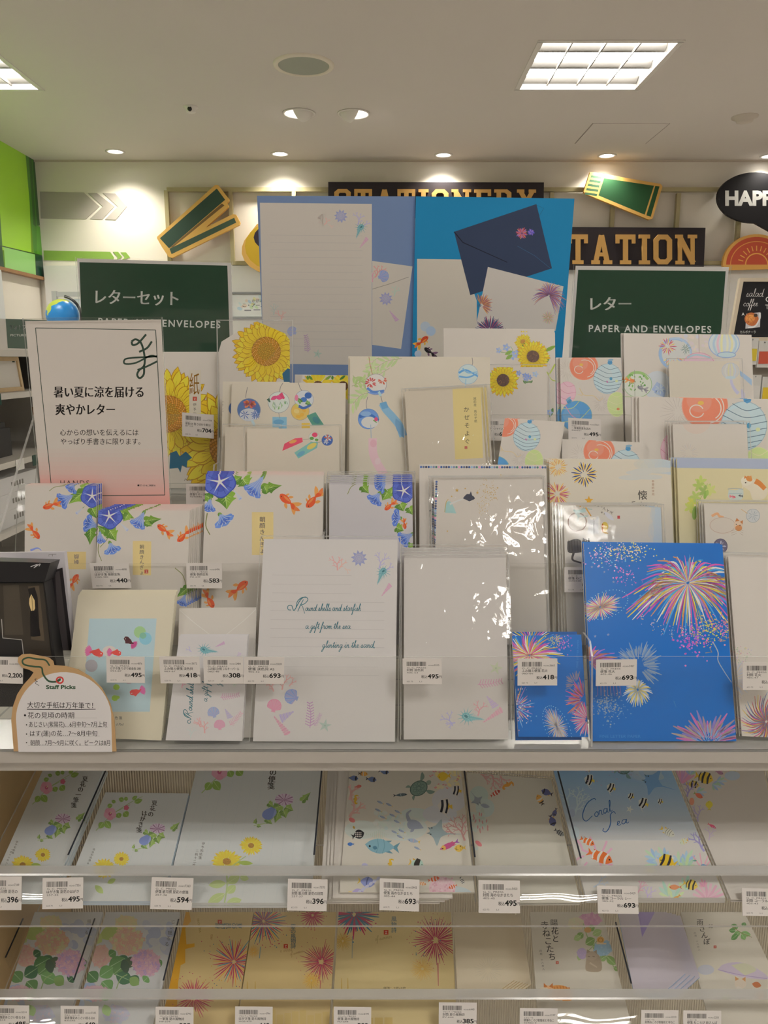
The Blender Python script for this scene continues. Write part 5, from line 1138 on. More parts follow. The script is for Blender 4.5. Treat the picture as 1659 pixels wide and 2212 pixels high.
def a_lan(a):
    a.fr(*FRT); a.soft = .12
    for i in range(30): a.ell(R.uniform(1060, 1280), R.uniform(545, 660), R.uniform(8, 20), R.uniform(6, 14), R.choice(['d0c4c4', 'c9c7cf', 'd6c9bd']), R.uniform(0, 90), n=8)
    a.ell(950, 870, 90, 95, 'c5cbd0'); a.stroke([(930, 870), (970, 900), (960, 930)], 60, 70, '9db2d4'); firework(a, 965, 890, 40, 8, ('c3cfe0',), w=6)
    a.stroke([(1215, 540), (1218, 660)], 3, 3, '9a7f86', raw=True)
    chime(a, 1065, 665, 108, 'c9c9c4', '8fa3c4'); a.ring(1065, 665, 96, 96, 18, '8fb0dc', 0, 120, 300); a.ring(1065, 665, 98, 98, 12, 'a8bedc', 0, 250, 400)
    firework(a, 1015, 618, 60, 18, ('b23a5a', 'c9485a', 'e0b84a'), w=6, r0=.25); firework(a, 1132, 634, 40, 14, ('6a8a8a', '5a7a70'), w=4); firework(a, 1050, 680, 80, 16, ('dcc45a', 'd8785a', '8aa8d0'), w=6, r0=.5, arc=(20, 160))
    a.ell(1215, 730, 105, 70, 'd8b6c2', a0=180, a1=360); a.ring(1215, 735, 100, 76, 4, 'c98aa0', 0, 180, 360); a.stroke([(1140, 690), (1200, 672), (1290, 690)], 10, 10, '9dbcc9')
    a.ell(1377, 600, 98, 86, 'c9d2da'); 
    for x, c in ((1310, 'a9c3e4'), (1335, 'd9b8c6'), (1360, 'dfd9a4'), (1400, 'd8e0c0'), (1430, 'e0dcaa'), (1455, 'a9c3e4')): a.stroke([(1377 + (x - 1377) * .5, 520), (x, 600), (1377 + (x - 1377) * .6, 682)], 14, 14, c)
    a.ring(1377, 600, 98, 86, 5, '8aa4cc'); a.ell(1393, 672, 58, 18, 'b9cdd8'); a.ring(1393, 672, 58, 18, 5, '7f9cc4')
    a.ell(824, 862, 92, 84, 'cfd3c4'); a.ring(824, 862, 90, 82, 4, '8ab07a'); a.stroke([(752, 830), (790, 790), (850, 790), (890, 830)], 20, 16, '8fb86a')
    for i in range(26): x, y = R.uniform(750, 890), R.uniform(795, 890); a.leaf(x, y, x + R.uniform(-14, 14), y + 14, 9, R.choice(['5f9a4a', '4a8a3f', '7fb05a']))
    goldfish(a, 785, 838, 45, 10, 'd8702f', 'e0a05a'); goldfish(a, 845, 885, 48, 200, '7a7a84', 'a09aa0')
    a.stroke([(803, 770), (806, 1000)], 2.5, 2.5, '8a8a7a', raw=True); a.stroke([(735, 940), (860, 945)], 5, 5, 'a9b88a')
    a.poly([(1475, 770), (1555, 830), (1555, 870), (1475, 800)], '9ab6dc'); a.stroke([(1480, 900), (1500, 930), (1490, 970)], 30, 20, 'c3bed2')
card('letter_pad', 'large pad with painted glass wind chimes before the right green sign', 'letter pad', P4, k(FRT, (733, 533), (1553, 544)), a_lan, t=.003, off=.0, n=1, gap=.0036, dx=-.002)
def a_lanenv(a):
    a.fr(*FRT); a.ell(1418, 775, 56, 52, 'c9c6c0'); 
    for x, c in ((1385, 'cfcdc6'), (1405, 'cfcaa8'), (1430, 'd0cdb0'), (1450, 'c3cad2')): a.stroke([(1418 + (x - 1418) * .5, 728), (x, 775), (1418 + (x - 1418) * .6, 825)], 9, 9, c)
    a.ring(1418, 775, 55, 51, 2.5, 'b3bcc9'); a.ell(1418, 818, 34, 10, 'bccbd0'); a.stroke([(1422, 830), (1428, 860), (1450, 900), (1470, 920)], 16, 22, 'bfbcd0')
card('envelope', 'sleeved blank envelope with one faint chime, before the wind chime pad', 'envelope', P4, k(FRT, (1022, 713), (1475, 713)), a_lanenv, t=.001, off=.012, film=FILM2, col=IV)
# ---------------- row 3
def a_fu1(a):
    a.fr(*FA); a.soft = .1
    for p in (((245, 405), (238, 440), (235, 465)), ((445, 380), (430, 405), (425, 435)), ((530, 380), (540, 410), (550, 425))): a.stroke(p, 3, 3, '6f6a6a')
    chime(a, 253, 532, 66, '4a6aa4'); a.ell(253, 560, 52, 36, 'c9ccd2'); firework(a, 258, 498, 46, 9, ('d07a52', '8a4f7a', 'c9604a'), w=18, r0=.1, sq=.6); firework(a, 230, 560, 30, 14, ('3f5fa4', 'c7cbd6'), w=5); firework(a, 290, 560, 30, 14, ('3f5fa4', '6f86b8'), w=5); a.stroke([(270, 590), (285, 620)], 14, 14, 'b7cdd4', raw=True)
    chime(a, 420, 490, 61, 'cfd6cc'); a.leaf(375, 475, 415, 455, 22, 'd04a78'); a.leaf(400, 460, 445, 465, 26, 'd84a80'); a.stroke([(430, 440), (450, 470)], 22, 12, 'd0406a'); a.stroke([(360, 470), (372, 490)], 18, 6, '3a5a4a')
    for i in range(16): x, y = R.uniform(375, 470), R.uniform(495, 535); a.stroke([(x, y), (x + R.uniform(-8, 8), y - 16)], 4, 2, R.choice(['6aa05a', '4f8a6a', '8ab86a']), raw=True)
    a.rect(385, 572, 465, 640, '7fb3cc'); a.ell(420, 600, 30, 14, '5f9ac0'); a.stroke([(420, 548), (425, 580)], 3, 3, '8a8a8a', raw=True)
    chime(a, 540, 540, 52, 'd8b45a'); spraywc(a, [(520, 540), (550, 560), (530, 570), (560, 530)], ['e0c47a', 'dba83a', 'e2d0a0'], 14); a.rect(548, 606, 595, 640, 'dcb84a')
    chime(a, 562, 475, 54, 'c9cdd0'); a.ell(585, 452, 20, 18, '2f5aa4'); a.ell(560, 475, 18, 14, '3a6ab4'); hleaf(a, 545, 490, 520, 460, 26, '5f9a4a'); hleaf(a, 575, 490, 605, 505, 26, '6aa050'); a.ell(520, 465, 10, 18, 'd87a9a'); a.stroke([(530, 510), (560, 522), (600, 505)], 16, 12, '3a62a8'); a.stroke([(515, 500), (530, 515)], 14, 10, 'c3c45a')
    a.poly([(576, 565), (626, 545), (674, 618), (610, 622)], '4a8a78'); a.ell(630, 590, 24, 16, '3a7a80', 40)
card('letter_pad', 'white pad with four small painted glass wind chimes in a row', 'letter pad', P3, k(FA, (157, 378), (795, 382)), a_fu1, t=.004, off=.004, col=IV)
def a_fu0(a): a.fr(*FA); chime(a, 185, 525, 46, '4a6aa4'); a.vtext(105, 480, 'やさしい', 14, '6a6458', step=17)
card('letter_pad', 'cream pad peeping out left behind the row of small wind chimes', 'letter pad', P3, k(FA, (108, 374), (480, 376)), a_fu0, t=.004, off=-.002, col=IV)
def a_fuenv(a):
    a.fr(*FA); chime(a, 618, 685, 30, 'd0d3c4'); a.ell(622, 672, 16, 13, 'd0486a'); a.ell(605, 692, 12, 9, '5f9a4a'); a.ell(632, 700, 10, 7, '6aa050'); a.poly([(552, 688), (555, 712), (440, 762), (452, 722), (510, 692)], 'd8506a'); a.ell(500, 710, 22, 9, 'e0a05a', -18); a.stroke([(556, 698), (590, 695)], 2, 2, '8a8680', raw=True)
    chime(a, 692, 702, 32, '3f62a8'); firework(a, 695, 690, 24, 8, ('d06a4a', 'c9cdd6'), w=9); firework(a, 685, 712, 18, 8, ('c9cdd6',), w=4); a.poly([(600, 712), (640, 712), (635, 745), (530, 805), (507, 772)], '7fb8b0'); a.ell(605, 735, 30, 14, 'd8c86a', -30); a.ell(545, 778, 24, 12, '6aa4b8', -30); a.stroke([(640, 715), (665, 710)], 2, 2, '8a8680', raw=True)
card('envelope', 'sleeved white envelope with two wind chimes and blowing strips', 'envelope', P3, k(FA, (243, 640), (757, 632)), a_fuenv, t=.001, off=.016, film=FILM2, col=IV)
card('envelope', 'plain sleeved envelope edge left of the blowing wind chime strips', 'envelope', P3, k(FA, (122, 628), (420, 630)), None, t=.001, off=.0115, film=FILM2, col=IV)
def a_fu2(a):
    a.fr(*FA); a.soft = .12
    sprig(a, [(1110, 245), (1020, 262), (940, 320)], 'b3c68a', 13, 62, 15); sprig(a, [(980, 240), (950, 260), (935, 300)], 'c0cf9a', 8, 50, 12); sprig(a, [(835, 340), (870, 370), (940, 400)], 'a9c07a', 10, 50, 16); sprig(a, [(935, 435), (880, 450), (835, 500)], 'b3c88a', 12, 55, 15); sprig(a, [(1040, 300), (990, 330), (960, 345)], 'b9ca94', 7, 40, 12); sprig(a, [(830, 400), (870, 380), (920, 350)], 'a3bb74', 8, 36, 13)
    a.stroke([(925, 235), (932, 280), (945, 335)], 3.5, 3.5, 'b07a52')
    chime(a, 964, 390, 61, 'd6d2ca', '8a7f8a'); firework(a, 935, 380, 34, 11, ('c04a4a', 'b83f44'), w=9, r0=.35); firework(a, 1000, 365, 30, 9, ('c9604a',), w=7, r0=.3, arc=(-20, 200)); a.ell(965, 425, 52, 22, '6a8fcc', 0, a0=20, a1=160); a.stroke([(915, 410), (950, 432), (1010, 425)], 14, 12, '4a78c0'); a.stroke([(980, 430), (992, 455)], 14, 12, 'a9ccd8', raw=True)
    a.stroke([(992, 455), (1000, 490)], 3, 3, '7a7a80', raw=True); strip(a, [(1000, 495), (1020, 530), (1060, 575), (1095, 620), (1118, 680)], 42, '7fb0cf'); a.poly([(985, 495), (1022, 486), (1035, 520), (1000, 530)], '5f9cc8'); a.leaf(1075, 580, 1122, 690, 40, '6a9cc4')
    a.stroke([(918, 460), (910, 500), (915, 530)], 3, 3, '7a7678'); chime(a, 922, 583, 59, '5f8ccf', '5a7ab0'); a.ell(930, 602, 48, 32, 'd3d2cc'); a.stroke([(870, 570), (930, 560), (980, 590)], 20, 10, '2f62b4'); a.ell(908, 555, 30, 14, '7fa6dc'); a.ell(965, 585, 10, 12, 'd84a78'); a.stroke([(950, 590), (970, 605)], 7, 3, '6a9a4a'); a.stroke([(935, 615), (938, 690)], 4, 4, '9fb3c4', raw=True)
    strip(a, [(946, 692), (948, 770), (970, 830), (1010, 895)], 46, 'dfb9c0'); a.ell(950, 720, 18, 22, 'd9a9b4'); a.ell(975, 820, 16, 20, 'e3c3c6', 20)
    a.stroke([(1503, 240), (1506, 270), (1500, 288)], 3, 3, '6f6a6a'); chime(a, 1480, 333, 57, 'c3d3d8', '6f9cc0'); a.stroke([(1428, 325), (1470, 310), (1535, 345)], 12, 8, '4f95d0'); a.stroke([(1430, 345), (1480, 350), (1530, 330)], 10, 8, '5fa0d4'); a.stroke([(1450, 300), (1480, 325), (1530, 320)], 8, 6, '78b0d8'); a.stroke([(1468, 360), (1466, 405)], 6, 4, '8fc0d8', raw=True)
card('letter_pad', 'tall cream pad with bamboo sprays and blue and pink wind chimes', 'letter pad', P3, k(FA, (820, 233), (1603, 238)), a_fu2, t=.004, off=.002, col=IV, n=1, gap=.0046, dx=-.002)
def a_kaze(a):
    a.fr(*FZ); a.poly([(378, 780), (675, 768), (700, 1508), (406, 1525)], 'd9c585'); a.vtext(525, 955, 'かぜそよぐ', 62, '3f382e', step=84, rot=-1.5); a.vtext(612, 865, '越前産\u3000鳥の子紙', 32, '4a4436', step=34, rot=-2.5); seal(a, 520, 1400, 28)
card('envelope', 'sleeved cream envelope with a yellow title slip, on the wind chime pad', 'envelope', P3, k(FA, (1125, 430), (1552, 408)), a_kaze, t=.0012, off=.013, film=FILM, n=2, gap=.0036, dx=.004, col='cbbfac', group='yellow slip envelopes')
def a_yo2(a): a.soft = .12; a.fr(*FZ); a.on(0, 0, 1, 3); a.on(340, 470, 1.55); a.on(-60, -340, 1); yoyo(a); a.end(); a.end(); a.end()
card('postcard', 'tilted water balloon postcard in front of the yellow slip envelope', 'postcard', P3, k(FZ, (930, 1090), (1540, 1135), (1445, 1800), (820, 1790)), a_yo2, t=.002, off=.014, n=1, gap=.0026, dx=.003)
def a_yo3(a): a.soft = .12; a.fr(*FRT); a.on(80, 455, 1.1, 2); yoyo(a); a.end()
card('postcard', 'wide water balloon postcard under the 495 yen ticket', 'postcard', P3, k(FRT, (340, 1212), (865, 1234)), a_yo3, t=.002, off=.006)
def a_yo4(a): a.soft = .12; a.fr(*FRT); a.on(480, -210, 1.62); yoyo(a); a.end()
card('letter_pad', 'large water balloon letter pad at the right, beside the blank envelope', 'letter pad', P3, k(FRT, (832, 943), (1760, 960)), a_yo4, t=.003, off=.001, n=2, gap=.0036, dx=-.003)
def a_yoenv(a): a.fr(*FRT); a.ell(1200, 1090, 95, 90, 'd0bfb2', a0=0, a1=360); firework(a, 1150, 1300, 70, 24, ('bdb3ab', 'b9b3b6', 'c6b6ae'), w=2.5, r0=.3)
card('envelope', 'sleeved nearly blank envelope before the large water balloon pad', 'envelope', P3, k(FRT, (1048, 1118), (1522, 1118)), a_yoenv, t=.0012, off=.014, film=FILM2, n=2, gap=.0036, dx=-.002, group='water balloon envelopes')
# ---------------- row 2
def asagao(a):
    """morning glory and goldfish design, units of the square-note zoom"""
    a.stroke([(640, 470), (628, 560), (650, 628)], 5, 4, '7a7f4a'); a.stroke([(700, 410), (690, 480), (640, 540)], 4, 4, '7f8a4a')
    hleaf(a, 760, 310, 860, 355, 80, '78a03c'); hleaf(a, 690, 450, 620, 400, 60, '6f9a3a'); hleaf(a, 700, 430, 745, 500, 95, '84aa42'); hleaf(a, 820, 330, 790, 375, 60, '8cb04a'); hleaf(a, 930, 370, 1035, 358, 62, '74983a'); hleaf(a, 930, 385, 975, 405, 40, '86a848')
    mgside(a, 755, 370, 815, 430, 22, 'c3c6d8', '6f86cf'); mgside(a, 930, 300, 880, 395, 100, '6a88d2', '4a62b8'); mgside(a, 640, 425, 640, 500, 70, '6482cc', '4660b4'); mgside(a, 700, 500, 720, 560, 105, '6b8cd4', '4a66bc')
    mg(a, 700, 340, 82, 10)
    goldfish(a, 1040, 420, 78, 215); goldfish(a, 1165, 475, 80, 135)
def a_as2(a):
    a.fr(*FL); asagao(a); a.poly(smooth([(850, 500), (910, 498), (968, 503), (966, 720), (850, 716), (850, 500)], 1)[:-1], 'dcc58a'); a.vtext(907, 520, '朝顔きんぎょ', 30, '4a4668', step=33, bold=.005); seal(a, 937, 695, 24); a.stroke([(1120, 672), (1170, 720), (1195, 800)], 5, 4, '84884e'); hleaf(a, 1200, 800, 1130, 860, 60, '78a03c'); mgside(a, 1190, 830, 1165, 900, 70)
card('postcard', 'morning glory and goldfish note card with a tan title slip, front of its stack', 'postcard', P2, k(FL, (630, 303), (1215, 303)), a_as2, t=.0018, off=.0155, n=7, gap=.0022, dx=.0017, step=.0005, top='dd5a44', group='stacked morning glory cards', clabel='red-topped morning glory card in the stack behind the front card')
def a_as1(a):
    a.fr(*FL); a.stroke([(415, 145), (350, 155), (315, 180)], 4, 4, '8a8f5a')
    hleaf(a, 520, 160, 560, 150, 50, '8cb04a'); hleaf(a, 530, 190, 440, 262, 80, '84aa42'); hleaf(a, 590, 290, 625, 360, 80, '84aa42'); hleaf(a, 580, 420, 575, 525, 80, '6f9a3a'); mgside(a, 540, 280, 490, 322, 22, 'c3c6d8', '6f86cf'); mgside(a, 480, 200, 395, 245, 105); mgside(a, 480, 135, 455, 170, 80); mg(a, 590, 212, 72, 20); mgside(a, 640, 410, 560, 385, 110)
    goldfish(a, 312, 275, 78, 160); goldfish(a, 228, 455, 75, 50)
    a.rect(428, 568, 550, 680, 'd8c084'); a.on(490, 640, 1, 180); a.vtext(0, -10, '朝顔', 32, '4a4668', step=34); a.end(); goldfish(a, 480, 745, 75, -60); a.stroke([(195, 560), (240, 545), (265, 560)], 14, 3, '7f8fd0')
card('postcard', 'upside-down printed morning glory card at the left end, before the white notice', 'postcard', P2B, k(FL, (160, 143), (618, 142)), a_as1, t=.0018, off=.0, n=3, gap=.0021, dx=.0012, step=.0004, top='dd5a44', group='left end morning glory cards', clabel='red-topped card edge behind the left end morning glory card')
def a_as3c(a):
    a.fr(*FA)
    a.stroke([(20, 1110), (12, 1180), (35, 1232)], 6, 5, '7a7f4a'); hleaf(a, 220, 920, 250, 965, 100, '84aa42'); hleaf(a, 175, 930, 215, 905, 60, '78a03c'); hleaf(a, 120, 1000, 130, 1090, 120, '84aa42'); hleaf(a, 40, 1030, -10, 1000, 60, '6f9a3a'); hleaf(a, 335, 975, 438, 955, 66, '74983a'); hleaf(a, 340, 960, 355, 1000, 50, '86a848')
    mgside(a, 158, 965, 205, 1030, 26, 'c3c6d8', '6f86cf'); mgside(a, 345, 890, 272, 990, 105, '6a88d2', '4a62b8'); mgside(a, 40, 1020, 25, 1085, 80, '6482cc', '4660b4'); mgside(a, 85, 1110, 115, 1155, 115, '6b8cd4', '4a66bc'); mg(a, 90, 935, 88, 10)
    goldfish(a, 462, 1035, 90, 220); goldfish(a, 605, 1045, 88, 130); a.rect(270, 1105, 390, 1345, 'dcc58a'); a.vtext(328, 1128, '朝顔きんぎょ', 33, '4a4668', step=35, bold=.005)
    a.fr(*FL); goldfish(a, 1545, 790, 100, -40); goldfish(a, 1345, 890, 85, 60)
card('letter_pad', 'morning glory letter pad with two goldfish, above the shell letter pad', 'letter pad', P2, k(FA, (12, 892), (672, 897)), a_as3c, t=.003, off=.008, n=2, gap=.0037, step=.0012, top='dd5a44', group='morning glory letter pads', clabel='red-topped morning glory pad showing just above the front one')
def a_as4(a):
    a.fr(*FA); a.stroke([(805, 1005), (830, 960), (890, 935)], 4, 4, '8a8f5a')
    for q in ((930, 920, 950, 890, 60), (890, 960, 925, 1000, 60), (1030, 990, 1000, 1040, 80), (1100, 1060, 1120, 1100, 80), (1150, 1080, 1170, 1120, 60), (1080, 1190, 1120, 1210, 60), (1160, 1280, 1150, 1310, 50), (1050, 1000, 1060, 960, 60)): hleaf(a, *q, '7fa63e')
    mgside(a, 1040, 920, 980, 960, 90); mgside(a, 990, 990, 955, 1040, 90); mgside(a, 1110, 1140, 1075, 1135, 95); mgside(a, 1180, 1220, 1115, 1260, 90); mg(a, 1120, 985, 66); goldfish(a, 1035, 1075, 55, 140); goldfish(a, 1125, 1180, 40, 80); mgside(a, 950, 900, 1000, 925, 60)
card('envelope', 'sleeved pale envelope with morning glories down its right side', 'envelope', P2, k(FA, (703, 950), (1168, 947)), a_as4, t=.001, off=.012, film=FILM2, n=5, gap=.0030, step=.0017, group='sleeved morning glory envelopes', col='c6c0c0', clabel='sleeved envelope edge stacked behind the morning glory envelope')
DOTC = ['3f5f9a', '7a86a8', '3a3f58', 'd898b8', '8fb0c8', '5a6a8a', '4a7a72', '2f4f8a']
def dotline(a, x0, y0, x1, y1, n, r):
    for i in range(n): t = i / (n - 1); x, y = x0 + (x1 - x0) * t, y0 + (y1 - y0) * t; c = DOTC[(i * 5) % 8]; a.ell(x, y, r, None, c, n=12, same=True)
    a.lay += 1
def stars(a, L, c='c09a4a'):
    for x, y, r in L:
        a.poly([pol(x, y, r if i % 2 == 0 else r * .42, i * 36 - 90) for i in range(10)], c)
def a_dot(a):
    a.fr(*FRM); dotline(a, 63, 104, 634, 106, 50, 5.2); stars(a, [(430, 145, 9)]); a.poly([(100, 305), (118, 290), (118, 318)], '3a3a44')
card('letter_pad', 'white note pad with a coloured dotted border along its top', 'letter pad', P2, k(FRM, (55, 94), (640, 97)), a_dot, t=.003, off=.004, n=1, gap=.0036)
def a_dotenv(a):
    a.fr(*FRM); dotline(a, 134, 172, 123, 495, 30, 5.2); stars(a, [(228, 211, 10), (322, 222, 8), (266, 203, 5), (204, 239, 5), (415, 200, 5), (408, 247, 5), (184, 399, 5), (352, 185, 4)])
    a.dots([(375 + R.gauss(0, 22), 215 + R.gauss(0, 26)) for _ in range(90)], (1, 2.2), 'c0a058'); a.dots([(350 + R.gauss(0, 14), 290 + R.gauss(0, 20)) for _ in range(50)], (1, 2), 'c8ac68')
    a.poly(smooth([(190, 315), (170, 310), (178, 270), (196, 262), (212, 285), (225, 318)], 3), '9fc3bf'); a.stroke([(172, 312), (178, 268), (188, 252)], 3, 3, 'b9a05a'); a.poly(smooth([(255, 248), (275, 228), (300, 236), (310, 250), (285, 262)], 3), '3a3f4f'); a.poly([(285, 232), (292, 215), (298, 235)], '3a3f4f'); a.stroke([(195, 275), (225, 262), (258, 250)], 9, 5, 'cfcdc8')
card('envelope', 'sleeved envelope with gold stars and dotted side, crossed by glare', 'envelope', P2, k(FRM, (122, 164), (618, 160)), a_dotenv, t=.001, off=.014, film=FILM, n=2, gap=.0034, dx=-.001, group='sleeved star envelopes')
def a_natsu(a):
    a.fr(*FRM); NAT = ['c6c9c6', 'bdc6cb', 'b3c3ce', 'c6c9c4']
    for i in range(12): a.ell(1110 + i * 16, 85 + R.uniform(-16, 22), 70, 26 + i * 2, mix('cfc5b2', 'a9bfd0', .12 + i * .055), 6)
    for i in range(5): a.ell(1090 + R.uniform(-60, 90), 130 + R.uniform(-14, 30), 60, 12, mix('cfc5b2', 'b4c6d2', .3))
    firework(a, 692, 105, 48, 30, ('d8a84a', 'e0c070', 'd09a4a'), w=4, r0=.3); firework(a, 690, 228, 62, 34, ('d8a84a', 'b84a6a', 'c0705a', 'dcc080'), w=5, r0=.25); firework(a, 814, 138, 62, 34, ('3f4a72', 'dcb24a', '4a4f7a', 'e0c46a'), w=6, r0=.3)
    a.vtext(1082, 208, '懐かしい', 46, '4a4640', step=50, bold=.01); a.vtext(1130, 162, '奉書紙使用', 13, 'a0785a', step=15); stars(a, [(835, 258, 22)], 'd8a43a'); a.stroke([(1032, 266), (1048, 262)], 4, 3, '4a4640', raw=True)
card('letter_pad', 'cream pad with small fireworks and pale blue sky, above the blue firework pad', 'letter pad', P2, k(FRM, (652, 72), (1210, 75)), a_natsu, t=.003, off=.0, n=3, gap=.0036, dx=-.0012, col=IV, group='cream firework pads')
def a_natenv(a):
    a.fr(*FRM)
    for i in range(26): a.ell(1130 + i * 1.4, R.uniform(300, 460), 26, 30, mix('cfc7bb', 'a4bed2', .04 + i * .022))
    for x, y, r in ((781, 357, 42),): a.ring(x, y, r, r, 5, '9a7f72'); a.ring(x, y, r - 5, r - 5, 2, 'b9b3ac'); [a.stroke([(x, y), pol(x, y, r, d)], 1, 1, '9a948c', raw=True, same=True) for d in range(0, 360, 30)]
    a.stroke([(781, 357), (800, 300), (850, 298)], 5, 4, '9ab3ac'); a.stroke([(765, 300), (790, 330), (830, 330)], 8, 6, 'a3bcb4'); a.stroke([(770, 310), (820, 305)], 16, 14, 'afc6c0'); a.stroke([(820, 290), (845, 330)], 6, 5, 'd8a04a')
    a.rect(830, 333, 880, 412, 'c3c2c0'); a.rect(838, 335, 868, 345, 'd8d0c0'); a.vtext(858, 340, 'アイスキャンデー', 9, '4a4a55', step=10, bold=.02); a.rect(880, 365, 895, 420, 'c9c3b8'); a.ell(908, 378, 16, 22, 'e0be5a'); a.stroke([(898, 366), (898, 400)], 5, 4, 'cf5a3a'); a.leaf(893, 400, 925, 410, 8, 'd8a84a')
    a.on(925, 306, 1, -62); a.vtext(0, -30, 'アイス', 17, '5a5048', step=18, bold=.02); a.vtext(-20, -30, 'キャンデー', 13, '5a5048', step=13, bold=.02); a.end(); a.rect(966, 328, 978, 342, 'b84a4a')
    a.leaf(905, 310, 950, 350, 20, 'cfccd2')
    a.poly(smooth([(738, 446), (778, 434), (805, 450), (810, 490), (770, 500), (738, 494), (736, 446)], 3), '54504e'); a.stroke([(765, 498), (760, 530), (800, 545)], 11, 7, '5a5450'); a.ell(822, 455, 22, 18, '4a4644'); a.poly([(806, 442), (808, 428), (818, 438)], '4a4644'); a.poly([(828, 438), (838, 428), (840, 444)], '4a4644')
    for i in range(5): a.stroke([(742 + i * 13, 440), (746 + i * 13, 492)], 2, 2, '3a3634', raw=True)
card('envelope', 'sleeved envelope with a bicycle ice stall and a dark cat', 'envelope', P2, k(FRM, (718, 290), (1165, 290)), a_natenv, t=.001, off=.016, film=FILM2, n=3, gap=.0034, dx=-.0022, col='cfc7ba', group='sleeved bicycle envelopes')
def a_neko(a):
    a.fr(*FRM); a.poly([(1230, 55), (1800, 60), (1800, 115), (1230, 108)], 'a4abbc')
    for (x, y, c) in ((1350, 170, 'b9c46a'), (1340, 190, 'a9ba62'), (1380, 205, 'b4c272'), (1365, 215, '9ab060'), (1310, 265, 'c3c45a'), (1300, 290, 'bcc466'), (1325, 240, 'b0be6a'), (1395, 210, 'c6c87a')):
        for i in range(5): a.leaf(x, y, *pol(x, y, 30, i * 72 + x), 15, c)
    a.ell(1370, 232, 8, 20, '8fb054', 8); a.ell(1322, 315, 12, 32, '8fae58', 6); a.ell(1380, 222, 6, 14, '9fb860')
    a.stroke([(1380, 180), (1365, 220), (1330, 280), (1320, 330)], 2.5, 2, '9aa860')
    a.poly(smooth([(1478, 208), (1475, 240), (1490, 256), (1530, 256), (1545, 240), (1542, 205), (1510, 210), (1478, 208)], 3), 'c3cac0'); a.stroke([(1474, 206), (1500, 202), (1545, 206)], 3, 3, '8f9aa0'); goldfish(a, 1500, 242, 20, 10, 'c95a6a', 'd89a9a'); goldfish(a, 1530, 236, 14, 190, '4a4a50', '6a6a6a'); a.stroke([(1480, 225), (1540, 225)], 2, 2, '9ab0b4', raw=True)
    a.poly(smooth([(1555, 155), (1570, 145), (1600, 165), (1640, 190), (1659, 215), (1640, 250), (1590, 255), (1575, 215), (1540, 190), (1540, 165)], 3), 'd8ccb4'); a.ell(1560, 168, 26, 22, 'ddd2bc'); a.ell(1572, 158, 16, 12, 'cf8a4a', 30); a.poly([(1548, 158), (1552, 143), (1564, 152)], 'c87f42'); a.poly([(1570, 150), (1582, 143), (1586, 162)], 'd29050'); a.ell(1556, 176, 3.5, None, '3a3024', n=8); a.stroke([(1600, 168), (1620, 180), (1645, 205)], 26, 20, 'cc7f3f'); a.stroke([(1545, 190), (1540, 205)], 6, 5, 'd8ccb4')
card('letter_pad', 'yellow pad with a calico cat and goldfish bowl at the right edge', 'letter pad', P2, [(1462, 990.5), (1730, 994)], a_neko, t=.003, off=.0, n=2, gap=.0036, dx=-.002, col='cfc39a', group='yellow cat pads')
def a_nekenv(a):
    a.fr(*FRM); a.stroke([(1400, 330), (1425, 318), (1435, 330), (1455, 335)], 12, 10, 'd8a478'); a.poly(smooth([(1395, 340), (1390, 380), (1430, 412), (1500, 405), (1510, 360), (1450, 335)], 3), 'cfc3b4'); a.ring(1450, 372, 58, 36, 1.6, 'b89a88')
    a.ell(1522, 372, 20, 26, 'd6bda4'); a.poly([(1508, 355), (1515, 338), (1528, 352)], 'bf7a4a'); a.poly([(1530, 356), (1544, 348), (1542, 368)], 'bf7a4a'); a.ell(1524, 385, 16, 14, 'c98a58'); a.ell(1513, 368, 2.5, None, '40342c', n=6); a.ell(1530, 372, 2.5, None, '40342c', n=6)
    for s in (390, 400, 410): a.stroke([(1515, s), (1490, s + 8)], 1, 1, 'a08a78', raw=True); a.stroke([(1530, s), (1545, s + 8)], 1, 1, 'a08a78', raw=True)
    a.ell(1590, 328, 32, 32, 'c4c3bf'); firework(a, 1590, 328, 30, 10, ('9aa3a6', 'b0b4b2'), w=3); a.ring(1590, 328, 31, 31, 1.6, '8f9698'); a.stroke([(1535, 298), (1565, 318)], 2, 2, 'c8a060', raw=True)
    a.ell(1440, 468, 33, 35, '6a6478'); firework(a, 1440, 468, 28, 8, ('b9b6c2', '8f8a9c'), w=7, r0=.3); a.ring(1440, 468, 32, 34, 2, '4a4458')
card('envelope', 'sleeved envelope with a curled calico cat at the right edge', 'envelope', P2, [(1521, 1089), (1735, 1091)], a_nekenv, t=.001, off=.014, film=FILM2, n=2, gap=.0034, dx=-.0016, col='cfc6b8', group='sleeved cat envelopes')
